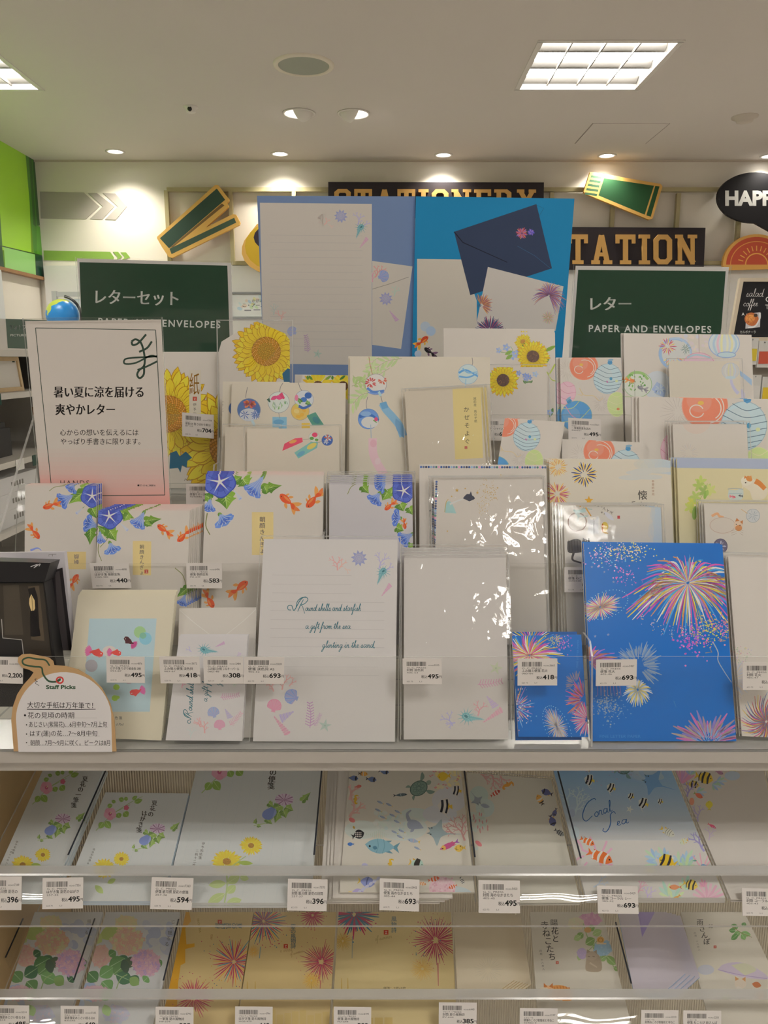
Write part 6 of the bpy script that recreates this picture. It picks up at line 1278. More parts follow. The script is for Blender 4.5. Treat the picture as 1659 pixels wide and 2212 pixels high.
# ---------------- row 1 (front step)
def a_chigiri(a):
    a.soft = 0.08; a.fr(*FL); a.poly([(572, 996), (1002, 996), (958, 1592), (528, 1592)], 'b3cad1')
    a.ell(895, 1083, 38, None, '9cc58a'); a.ell(931, 1124, 40, None, '86c0dc'); a.ell(915, 1105, 22, 20, '7fb8a0'); a.ell(585, 1298, 40, None, 'a9a6ac'); a.ell(700, 1205, 45, 35, 'd8ccc4'); a.ell(825, 1400, 22, 14, 'b0a8b8')
    for x, y, r in ((745, 1435, 22), (735, 1505, 22), (755, 1500, 12)): a.ell(x, y, r, r * .9, '9cc44a', n=7)
    def kin(x, y, l, rot, c, t):
        a.on(x, y, 1, rot)
        for d in range(-50, 51, 14): p = pol(-.3 * l, 0, l * .55, 180 + d); a.leaf(-.3 * l, 0, *p, l * .16, t)
        a.poly([(.5 * l, -.12 * l), (.5 * l, .14 * l), (.3 * l, .26 * l), (-.1 * l, .2 * l), (-.32 * l, .08 * l), (-.32 * l, -.1 * l), (-.1 * l, -.2 * l), (.12 * l, -.36 * l), (.25 * l, -.22 * l)], c); a.ell(.36 * l, -.03 * l, .045 * l, None, 'ded6d0', n=8); a.leaf(-.1 * l, -.05 * l, -.5 * l, .1 * l, .15 * l, c); a.end()
    kin(825, 1140, 72, 218, '4a2228', 'c04a86'); kin(615, 1215, 90, 15, 'dc4a44', 'd86aa0'); kin(740, 1215, 70, 5, 'dc4a44', 'd86aa0'); kin(870, 1465, 78, 165, 'dc4a48', 'd86aa8'); a.vtext(745, 1630, '色箋', 22, '3a3a3a', step=1, dx=26); a.text(740, 1680, 'd Pad', 22, '4a4a4a', shear=.3)
card('postcard', 'cream goldfish collage postcard with pale blue panel, front of its stack', 'postcard', P1, k(FL, (500, 846), (1120, 846), (1032, 1776), (385, 1752)), a_chigiri, t=.002, off=.004, n=3, gap=.0026, step=.001, col='d4cab2', group='goldfish collage postcards', clabel='cream postcard edge behind the goldfish collage card')
def a_pearl(a):
    a.fr(*FL); a.stroke([(1150, 942), (1240, 1020), (1340, 1097)], 4, 3, 'dcd6cc', raw=True); a.stroke([(1635, 938), (1560, 1010), (1450, 1097)], 4, 3, 'dcd6cc', raw=True); a.stroke([(1340, 1097), (1395, 1110), (1450, 1097)], 4, 4, 'dcd6cc')
card('envelope', 'pearl white envelope showing its flap behind the small shell pad', 'envelope', P1, k(FL, (1147, 936), (1640, 931)), a_pearl, t=.0015, off=-.004, n=1, gap=.0022, col='cfc7bc', group='pearl envelopes', m=GLOSSCARD)
TEAL = '35727e'
def a_fumi(a):
    a.fr(*FL); coral(a, 1225, 1210, 18, -130, 'b9b2d4', 5, 3); conch(a, 1310, 1195, 115, 190, '6aa5ac'); cone(a, 1405, 1165, 62, -25, 'c9a0c4'); coral(a, 1165, 1440, 26, -80, 'dca6b6', 7, 4); weed(a, 1500, 1300, 90, -70, 'c9b0cc')
    a.script(1225, 1625, 'Round shells and', 19, 5, TEAL, rot=-86, w_total=330); a.script(1325, 1530, 'a gift from', 17, 4, TEAL, rot=-86, w_total=190); a.script(1405, 1425, 'glin', 17, 4, TEAL, rot=-86, w_total=70)
    scallop(a, 1365, 1595, 40, '8fa3d0', -15); scallop(a, 1405, 1675, 38, 'd898b4', -5); coral(a, 1310, 1730, 34, -95, 'e0a8a8', 9, 4); a.lay += 1; coral(a, 1285, 1690, 24, -120, 'e0a8a8', 8, 4); coral(a, 1220, 1760, 26, -80, 'c3cdc9', 5, 4); weed(a, 1410, 1500, 120, -10, 'd09ab8'); weed(a, 1470, 1680, 110, -50, 'd8a4b8'); cone(a, 1455, 1600, 66, 60, 'b9b0d0', .6); starfish(a, 1500, 1420, 22, 'c9cdc4')
card('letter_pad', 'small pearly shell pad with sideways teal script, before the pearl envelope', 'letter pad', P1, k(FL, (1147, 1106), (1585, 1106), (1549, 1780), (1060, 1775)), a_fumi, t=.003, off=.009, n=1, gap=.0036, col='cfc9c6')
def a_shellA5(a):
    a.soft = 0; a.fr(*FM); shellspray(a, 1); rules(a, 182, 640, 327, 430, 3, 'b3adab', 4, 1.2); rules(a, 172, 830, 480, 740, 6, 'b3adab', 6, 1.2); rules(a, 150, 800, 855, 905, 2, 'b8b2b0', 4, 1.1)
    a.script(328, 535, 'R', 29, 5, TEAL); a.script(372, 533, 'ound shells and starfish', 17, 3.6, TEAL, w_total=322); a.script(373, 637, 'a gift from the sea', 17, 3.6, TEAL, w_total=262); a.script(470, 746, 'glinting in the sand,', 17, 3.6, TEAL, w_total=306)
    coral(a, 240, 990, 34, -80, 'e0a6a2', 9, 4); a.lay += 1; coral(a, 190, 1000, 26, -110, 'e0aaa8', 8, 4); a.lay += 1; coral(a, 280, 970, 26, -50, 'dfaaa8', 7, 3); scallop(a, 292, 1028, 46, '7f96cf', -70); scallop(a, 195, 1080, 44, 'd98aa8', 12); cone(a, 272, 1135, 86, 150, 'b5a8d0', .62); cone(a, 228, 1190, 130, 52, 'd79ab0', .3); weed(a, 400, 1210, 145, -92, 'c08fbc'); weed(a, 425, 1200, 80, -65, 'c59ac0'); starfish(a, 487, 1197, 40, 'a9bfb4', 10); speck(a, 400, 1180, 160, 60, 80, ['d9c3b4', 'd3bfb2'])
card('letter_pad', 'large white shell letter pad with teal script lines, front row', 'letter pad', P1, k(FM, (134, 118), (907, 122), (891, 1300), (70, 1288)), a_shellA5, t=.003, off=.004, col='cfc9c4', film=FILM2)
def a_shellenv(a):
    a.fr(*FM); starfish(a, 1475, 865, 42, 'bcc4a4', 15); weed(a, 1370, 960, 140, -10, 'd39ab4'); cone(a, 1445, 1055, 80, 50, 'c3aed0', .55); conch(a, 1310, 1145, 130, 190, '74b0b4'); coral(a, 1225, 1200, 36, -120, 'b3add6', 8, 4); a.lay += 1; coral(a, 1240, 1180, 24, 160, 'b3add6', 7, 3); a.lay += 1; coral(a, 1370, 1140, 34, -75, 'dfa0a8', 8, 4); cone(a, 1450, 1145, 130, -35, 'dba2b4', .28); speck(a, 1380, 1200, 150, 50, 80, ['d9c3b4', 'd6b8b8'])
card('envelope', 'sleeved white shell envelope with a bright patch of glare, front row', 'envelope', lean(.724, 1.0690, 22), k(FM, (944, 228), (1533, 226), (1547, 1277), (942, 1277)), a_shellenv, t=.0012, off=.004, film=FILM, n=3, gap=.0034, step=.0026, col='c9c2bb', group='sleeved shell envelopes', clabel='sleeved envelope top edge behind the shell envelope with glare')
BLUE = '1467b8'
FWC = ('d05aa8', 'dfd8e0', 'dcc43a', '4a9ad8', 'c88a5a', 'b85ab0')
def burstdots(a, cx, cy, rx, ry, n, cols, r=(2, 5)): a.dots([(cx + R.gauss(0, rx * .5), cy + R.gauss(0, ry * .5)) for _ in range(n)], r, cols)
def a_bigblue(a):
    a.fr(*FRB); a.rect(500, 100, 1500, 152, '1e6ab4')
    burstdots(a, 700, 220, 130, 90, 120, ['d79ad0', 'e0d8e0', '6ab0e0', 'd0b0d8'], (1.5, 5)); burstdots(a, 830, 190, 150, 60, 150, ['e0d67a', 'dcc8a0', 'd8d070', 'e0d8d0'], (2, 5)); burstdots(a, 800, 340, 90, 60, 50, ['d86ab8', 'dfa0d0', 'b06ac0'], (2, 6)); stars(a, [(605, 290, 9), (680, 320, 8), (735, 380, 9), (895, 462, 8), (1070, 560, 9), (980, 607, 9), (625, 705, 10), (703, 695, 10), (1040, 470, 7)], '7f8fb8')
    firework(a, 1180, 385, 400, 90, FWC, w=12, r0=.06, curl=0, droop=.42, sq=.72, j=.45, arc=(-205, 25), w0=3); firework(a, 1180, 385, 330, 40, FWC, w=11, r0=.06, droop=.35, sq=.8, j=.4, arc=(10, 170), w0=3); firework(a, 1180, 385, 200, 46, ('e0dce4', 'd8c84a', 'd06ab0', '5aa0d8'), w=6, r0=.05, droop=.2, w0=2)
    for i in range(8): q = pol(1180, 385, 250 + i * 12, 60 + i * 12); burstdots(a, q[0], q[1] * 1.02, 16, 30, 12, ['d0a870', 'e0d8d0', 'dcb0d0'], (1.5, 3))
    a.on(655, 530, 1, -22); firework(a, 0, 0, 150, 60, ('d0a0a0', 'dccaa0', 'd06a90', 'b0b8d0', 'e0d890'), w=6, r0=.06, sq=.55, j=.4); a.dots([(40 + 135 * math.cos(t), 78 * math.sin(t)) for t in np.linspace(0, 6.28, 38)], 3, '8fc0e0'); a.end()
    burstdots(a, 1300, 670, 110, 80, 140, ['d8d04a', 'c8c860', 'd0c070'], (2, 5)); burstdots(a, 1210, 730, 100, 90, 130, ['c060c0', 'b070d0', 'd880c0'], (2, 7)); burstdots(a, 1390, 640, 50, 80, 60, ['c878b8', 'd090a0'], (2, 6))
    for i in range(18): p = pol(1300, 680, R.uniform(60, 130), R.uniform(-180, 180)); a.stroke([p, (p[0] + R.uniform(-40, 40), p[1] + R.uniform(-25, 25))], 5, 3, 'a08a78', raw=True, same=True)
    firework(a, 590, 860, 200, 30, ('c05ab0', 'b0a0a0', 'd08a60', 'a070c0'), w=10, r0=.1, droop=.25, sq=.7, arc=(-100, 60)); firework(a, 880, 880, 160, 52, ('7f98b8', '5f86b8', '8fa0b4'), w=9, r0=.35, sq=1, j=.4, arc=(-200, 60)); firework(a, 880, 1025, 95, 36, ('e0dcd8', 'dcc86a', '9fb8d8'), w=10, r0=.1, droop=.3, j=.3)
    burstdots(a, 700, 1120, 90, 80, 200, ['8f9aa8', '7fa0c0', 'a0a8b0', '6a90c0'], (2, 5)); a.stroke([(1330, 740), (1360, 800), (1360, 850), (1400, 920), (1440, 980)], 7, 4, '9fa8b8')
    for i in range(8): a.stroke([(640 + i * 18, 960), (640 + i * 20, 1060)], 5, 3, R.choice(['8a70a8', 'a08898']), raw=True)
    a.on(1300, 1340, 1); firework(a, 0, 0, 250, 26, ('a08898', 'c070a8', 'a89890', '8a7ab8'), w=17, r0=.25, sq=.8, j=.35, arc=(-178, -5)); firework(a, 10, 20, 130, 20, ('b090a0', '7aa0d0'), w=8, r0=.4, arc=(-180, 0)); a.end(); burstdots(a, 1320, 1320, 60, 40, 60, ['b070c0', '7ab0e0', 'c0a0a0'], (2, 4))
    a.stroke([(1095, 1090), (1110, 1130)], 3, 2, '4a84b8'); a.text(652, 1312, 'FINE LETTER PAPER', 26, '3f83c4', w=245)
card('letter_pad', 'large vivid blue pad of colourful fireworks, front row', 'letter pad', P1, k(FRB, (556, 146), (1386, 156), (1472, 1366), (611, 1352)), a_bigblue, t=.003, off=.003, n=1, gap=.0036, dx=-.001, col=BLUE, m=GLOSSCARD, side='c9c2bb')
def a_smallblue(a):
    a.fr(*FRB); firework(a, 232, 818, 210, 70, FWC, w=9, r0=.05, droop=.0, sq=.75, j=.4, curl=6, w0=2); firework(a, 232, 818, 130, 40, ('dcd8e0', 'd8c84a', 'd06ab0', 'c8683a'), w=6, r0=.05, sq=.7); burstdots(a, 390, 730, 40, 36, 80, ['c8c858', 'd0b878', '9ab0a0'], (2, 4)); burstdots(a, 440, 750, 50, 50, 50, ['a060c0', 'c880c0'], (2, 5))
    firework(a, 150, 1130, 120, 36, ('d0788a', 'd8b070', 'a080c0', '7fa8d0'), w=6, r0=.2, sq=1.2, j=.5); burstdots(a, 170, 1140, 70, 110, 90, ['d0a0b0', '7fb8d8', 'd8d0d0'], (2, 5)); a.on(395, 1245, 1, -115); firework(a, 0, 0, 130, 50, ('c0a0a8', 'c8c09a', '9ab0d0'), w=5, r0=.05, sq=.5); a.dots([(-5 + 138 * math.cos(t), 70 * math.sin(t)) for t in np.linspace(0, 6.28, 40)], 3, '7fb0d8'); a.end()
    firework(a, 560, 1080, 130, 40, ('d07a60', 'c85a90', '7a70c0', 'a08890'), w=9, r0=.2, sq=1.1, j=.5, arc=(90, 270)); firework(a, 580, 1200, 110, 24, ('d06a98', 'c0b0b8'), w=8, r0=.15, arc=(90, 270)); firework(a, 510, 990, 80, 16, ('6a7aa8', '9a8890'), w=7, r0=.3, arc=(150, 300))
    a.on(522, 890, 1, -88); a.text(0, 0, 'FINE LETTER PAPER', 15, '3f83c4', w=165); a.end()
card('letter_pad', 'small blue firework pad in front of its twin, beside the shell envelope', 'letter pad', P1, k(FRB, (127, 702), (541, 694), (585, 1308), (166, 1306)), a_smallblue, t=.003, off=.008, col=BLUE, m=GLOSSCARD, side='c9c2bb')
def a_smallblue2(a): a.fr(*FRB); firework(a, 240, 740, 190, 50, FWC, w=7, r0=.05, sq=.5)
card('letter_pad', 'dark blue firework pad edge behind the small blue pad', 'letter pad', P1, k(FRB, (129, 679), (516, 677)), a_smallblue2, t=.003, off=.0035, col='15549a', m=GLOSSCARD, side='c9c2bb')
def a_whitefw(a):
    a.fr(*FRB); burstdots(a, 1480, 820, 60, 60, 110, ['d0c09a', 'a8b89a', 'c8a0a8', 'b8b0c0'], (1.5, 4)); firework(a, 1450, 960, 120, 30, ('c0bcc4', 'b8c0cc', 'cfc0b0'), w=5, r0=.3, arc=(-90, 90)); firework(a, 1650, 1215, 165, 90, ('d0705a', '6a90b8', 'dcb84a', 'c8588a', '8a6aa0', '9ab0b8'), w=7, r0=.06, curl=14, j=.35, sq=1.1); burstdots(a, 1470, 1080, 40, 60, 40, ['b0a8b8', 'c8b8a0'], (1.5, 3))
card('envelope', 'sleeved white envelope with a red and yellow firework at the right edge', 'envelope', P1, [(1573, 1203), (1810, 1208), (1842, 1604), (1603, 1590)], a_whitefw, t=.0012, off=.002, film=FILM2, n=2, gap=.0036, dx=-.001, group='white firework envelopes')
# ---------------- black pen boxes at the left end
def slab_(mb, P, q, d, m=0, c=None, ms=None):
    K = P.hit(q); K = K if np.cross(K[1] - K[0], K[3] - K[0]) @ P.n > 0 else K[::-1]
    mb.hexa(list(K), list(K - P.n * d), m, c or (.8,) * 3, ms)
PB1 = lean(.7235, 1.0695, 7, 0, 4, -.36)
t = thing('pen_box', (-.385, .75, 1.068), 'black pen gift box with a clear window showing a gold nib', 'pen box')
b = MB(); slab_(b, PB1.off(-.0), k(FL, (-70, 766), (282, 764), (400, 1560), (-70, 1560)), .023, 0, C('18181b')); b.build('body', mat('black_card', (.018, .018, .02), .4, attr=False), t)
b = MB(); P = PB1.off(.0006)
a = Art(None); a.fr(*FL); a.poly([(-66, 772), (275, 770), (330, 1250), (150, 1240), (140, 1135), (15, 1120), (-20, 1000), (-66, 990)], '38322b'); a.poly([(20, 785), (120, 780), (150, 1100), (30, 1100)], '4a4238'); a.poly([(180, 790), (250, 785), (285, 1140), (200, 1130)], '574b3c')
a.stroke([(200, 800), (215, 860), (225, 1110)], 44, 60, '1a1718', raw=True); a.poly([(200, 840), (222, 880), (225, 930), (214, 952), (200, 950), (186, 900), (188, 870)], 'd9bd84'); a.stroke([(203, 850), (210, 950)], 3, 3, '6a5430', raw=True); a.stroke([(212, 945), (236, 1110)], 40, 50, '121114', raw=True)
a.stroke([(10, 1000), (18, 1120), (140, 1132), (152, 1240)], 5, 5, 'b9b4ac', raw=True)
a.emit(b, P); b.build('inner_tray', mat('pen_tray', rough=.3, attr=True), t)
b = MB(); K = PB1.off(.0012).hit(k(FL, (-66, 772), (278, 770), (336, 1252), (-66, 1252))); b.face(K[::-1]); o = b.build('window', FILM2, t); o['label'] = 'clear plastic window'
a = Art(None); a.fr(*FL); PT1 = Plane(PB1.hit(k(FL, (0, 765)))[0] + np.array([0, 0, .0004]), (0, -.18, 1))
b = MB(); a.stroke([(196, 664), (240, 650), (216, 672), (256, 646), (250, 662)], 5, 4, 'c9c4c0'); a.emit(b, PB1.off(.0006)); 
b = MB(); slab_(b, PB1.off(.0045), k(FL, (-70, 628), (322, 640), (284, 762), (-70, 762)), .0275, 0, C('141417')); b.build('lid', mat('black_lid', (.02, .02, .023), .28), t)
b = MB(); a.emit(b, PB1.off(.0049)); b.build('lid_mark', PRINT, t)
t = thing('pen_box', (-.37, .78, 1.068), 'white pen box standing behind the black pen box', 'pen box')
PB2 = lean(.7535, 1.0695, 8, 0, 2, -.36)
b = MB(); slab_(b, PB2, k(FL, (-70, 575), (410, 570), (470, 1200), (-70, 1200)), .008, 0, C('c6bfc0')); a = Art(None); a.fr(*FL); a.stroke([(360, 584), (312, 586), (314, 598)], 3, 3, '77706c', raw=True); a.stroke([(335, 586), (336, 598)], 3, 3, '77706c', raw=True); a.poly([(330, 690), (400, 670), (462, 1200), (345, 1200)], '2f2a2c'); a.poly([(352, 700), (380, 690), (440, 1200), (380, 1200)], '4f4848'); a.emit(b, PB2); b.build('body', PRINT, t)
# ---------------- staff pick card
PSF = lean(.7045, 1.0662, 11.6)
th = np.linspace(math.pi, 2 * math.pi, 26)
def a_staff(a):
    a.fr(*FL)
    arch = [(100, 1860)] + [(408 + 305 * math.cos(t), 1640 + 302 * math.sin(t)) for t in th] + [(718, 1845), (118, 1845)]
    a.poly([(118, 1850), (102, 1640)] + [(408 + 306 * math.cos(t), 1640 + 302 * math.sin(t)) for t in th][1:-1] + [(712, 1640), (718, 1850)], 'cfc8c3')
    a.stroke([(318, 1298), (290, 1262), (235, 1255), (180, 1246), (145, 1262), (155, 1290), (215, 1303), (265, 1310), (275, 1350), (310, 1395), (360, 1400), (388, 1385)], 10, 12, '2f4a34'); a.ring(383, 1390, 21, 19, 10, 'c03a34'); a.stroke([(365, 1395), (388, 1380)], 10, 9, '2f4a34')
    a.text(294, 1446, 'Staff Picks', 34, '2c4a32', w=190, bold=.035); a.stroke([(220, 1385), (235, 1382)], 3, 3, '33302e'); a.stroke([(228, 1380), (226, 1395), (240, 1398), (225, 1408), (250, 1425)], 3, 3, '33302e')
    a.text(175, 1565, '大切な手紙は万年筆で！', 44, '1f1c1c', w=420, rot=.5, bold=.008); a.stroke([(172, 1576), (400, 1578), (612, 1576)], 5, 4, '1f1c1c'); a.ell(160, 1615, 7, None, '1f1c1c')
    a.text(178, 1632, '花の見頃の時期', 44, '1f1c1c', w=296, bold=.008); 
    for y, x1 in ((1632, 620), (1690, 690), (1748, 640), (1808, 700)): a.stroke([(180, y), (x1, y)], 1.6, 1.6, 'a9a4a0', raw=True)
    a.text(186, 1688, 'あじさい(紫陽花)…6月中旬〜7月上旬', 40, '1f1c1c', w=498, bold=.006); a.text(192, 1746, 'はす(蓮)の花…7〜8月中旬', 40, '1f1c1c', w=430, bold=.006); a.text(194, 1806, '朝顔…7月〜9月に咲く。ピークは8月', 40, '1f1c1c', w=510, bold=.006)
    for y in (1676, 1735, 1790): a.ell(170, y, 4, None, '1f1c1c')
STO = k(FL, (88, 1846), (72, 1640), (82, 1560), (110, 1480), (150, 1420), (195, 1370), (215, 1340), (190, 1325), (140, 1310), (114, 1275), (116, 1245), (140, 1225), (190, 1222), (260, 1236), (310, 1246), (338, 1268), (345, 1295), (420, 1300), (500, 1322), (580, 1370), (650, 1440), (705, 1540), (730, 1640), (744, 1846))
card('staff_pick_card', 'white arched handwritten staff pick card with tan rim, clipped to the rack front', 'card', PSF, None, a_staff, t=.0012, col='b18d62', outline=STO)
# ---------------- lower tray, upper of the two
def vine(a):
    """summer flowers, units of the lower-left zoom, drawn for the postcard pad"""
    a.stroke([(465, 435), (520, 380), (560, 345), (640, 295), (690, 270)], 3, 2, '8fae5a'); a.stroke([(560, 345), (600, 325), (630, 310)], 2.5, 2, '8fae5a')
    for q in ((560, 300, 540, 290, 18), (600, 290, 575, 280, 24), (640, 285, 665, 268, 18), (650, 300, 690, 285, 24), (600, 345, 620, 368, 34), (570, 350, 580, 375, 30), (500, 395, 480, 425, 30), (510, 390, 535, 425, 34), (520, 320, 545, 310, 22), (620, 278, 600, 285, 20)): a.leaf(*q, '7fa544', vein='b9cf86', tip=.45)
    for i in range(5): e = pol(533, 355, 32, i * 72 + 20); a.leaf(533, 355, *e, 32, 'dc8fa8' if i % 2 else 'e0a0b4', tip=.65)
    a.ell(533, 355, 8, None, 'c04a78'); a.stroke([(533, 355), (540, 345)], 4, 3, 'e0d49a')
    for i in range(5): e = pol(612, 325, 14, i * 72); a.leaf(612, 325, *e, 13, 'cf5a78')
def vineb(a):
    a.stroke([(640, 530), (700, 515), (740, 470)], 3, 2, '9fb86a')
    for q in ((750, 450, 700, 470, 40), (770, 455, 800, 470, 44), (740, 475, 725, 520, 40), (760, 470, 770, 500, 40), (700, 440, 720, 455, 30), (690, 505, 715, 525, 26), (645, 520, 650, 500, 16), (655, 530, 670, 535, 16), (835, 430, 870, 395, 30)): hleaf(a, *q, '8fb352')
    a.ell(763, 425, 38, 24, 'd8c6d4', 0)
    for i in range(14): a.stroke([(763, 428), (763 + 37 * math.cos(i * .449), 425 + 23 * math.sin(i * .449))], 2, 6, '9a6a92' if i % 2 else 'c9a8c4', raw=True)
    a.poly(smooth([(712, 455), (680, 472), (675, 495), (700, 508), (726, 490), (730, 465)], 3), '7488c8'); a.poly(smooth([(728, 460), (732, 480), (716, 500), (722, 475)], 3), '94a4d8')
def yfl(a, x, y, r, sq=.9): sunflower(a, x, y, r, r * .26, 'e3b92c', 'efcf3c', 'a8752a', '8a5a24', 18, sq, 0, line=None, spiral=False)
PBLUE = 'cbcbc6'
def faintrules(a, q, n=9):
    (x0, y0), (x1, y1), (x2, y2), (x3, y3) = q
    for i in range(1, n): t = i / n; a.stroke([(x0 + (x1 - x0) * t, y0 + (y1 - y0) * t), (x3 + (x2 - x3) * t, y3 + (y2 - y3) * t)], .8, .8, 'bcc5c6', raw=True, same=True)
def a_n1(a):
    a.soft = 0.2; a.fr(*FLA); faintrules(a, [(215, 125), (505, 128), (230, 812), (-90, 810)], 8); a.on(-308, -127); vine(a); a.end(); a.on(-458, -48); vineb(a); a.end(); yfl(a, 208, 553, 40); yfl(a, 110, 602, 56); a.leaf(150, 600, 200, 605, 20, '9fb84e')
    a.vtext(412, 172, '夏花の一筆箋', 28, '1a1814', step=25.5, dx=-11, bold=.03); a.vtext(82, 484, '伊予和紙箋', 12, '3a3833', step=13, dx=-5); a.vtext(58, 520, '一柄十六枚入り', 10, '3a3833', step=13, dx=-5)
card('letter_pad', 'narrow pale blue summer flower pad at the far left of the tray', 'letter pad', PA, k(FLA, (215, 126), (505, 129), (226, 812), (-92, 808)), a_n1, t=.0032, off=.006, n=2, gap=.0036, dx=.0012, col=PBLUE, side='c9d0d4', group='narrow summer flower pads', clabel='pale pad in the stack under the narrow summer flower pad')
def a_n2(a):
    a.soft = 0.2; a.fr(*FLA); faintrules(a, [(510, 250), (915, 255), (780, 800), (290, 800)], 9); vine(a); vineb(a); yfl(a, 588, 573, 40); yfl(a, 505, 618, 56); a.leaf(560, 620, 610, 610, 20, '9fb84e')
    a.vtext(748, 288, '夏花の', 28, '1a1814', step=27, dx=-9, bold=.03); a.vtext(700, 338, 'はがき箋', 28, '1a1814', step=27, dx=-9, bold=.03); a.vtext(455, 520, '越前和紙箋', 12, '3a3833', step=13, dx=-5); a.vtext(430, 575, '二柄', 10, '3a3833', step=13, dx=-4); a.leaf(520, 690, 560, 670, 24, '9fb85a'); a.leaf(460, 700, 500, 740, 30, 'a9c06a')
card('letter_pad', 'postcard-size pale blue summer flower pad, second from the left in the tray', 'letter pad', PA, k(FLA, (510, 250), (915, 255), (781, 800), (288, 800)), a_n2, t=.0032, off=.004, n=1, gap=.0036, dx=.001, col=PBLUE, side='b9c6cf', group='postcard summer flower pads', clabel='pale pad under the postcard-size summer flower pad')
def a_n3(a):
    a.soft = 0.2; a.fr(*FLA); faintrules(a, [(960, 100), (1565, 100), (1500, 800), (775, 800)], 13); a.on(386, -299, 1.27); vine(a); a.end(); a.on(461, -225, 1.2); vineb(a); a.end()
    yfl(a, 1216, 508, 56, .85); yfl(a, 1098, 585, 76, .8); a.leaf(1150, 590, 1225, 595, 22, '9fb84e'); a.stroke([(1095, 620), (1100, 700), (1085, 800)], 8, 7, 'a9c07a'); a.stroke([(1190, 560), (1120, 610)], 4, 4, 'a9c07a')
    for q in ((1095, 690, 1010, 700, 40), (1100, 690, 1160, 655, 44), (1160, 660, 1205, 670, 30), (1090, 740, 1005, 790, 44), (1100, 740, 1140, 700, 40), (1095, 790, 1170, 770, 40)): a.leaf(*q, 'b3c67a', vein='c9d6a0')
    a.vtext(1332, 70, '夏花の便箋', 36, '1a1814', step=33, dx=-5, bold=.03); a.vtext(985, 490, '伊予和紙箋', 16, '33312c', step=17, dx=-4); a.vtext(955, 525, '二柄十二枚入り', 15, '33312c', step=17, dx=-4)
card('letter_pad', 'wide pale blue summer flower pad, third from the left in the tray', 'letter pad', PA, k(FLA, (972, 50), (1568, 52), (1502, 800), (793, 798)), a_n3, t=.004, off=.003, n=1, gap=.0046, col=PBLUE, group='wide summer flower pads', clabel='pad under the wide summer flower pad')
SEA = 'cbc3b4'
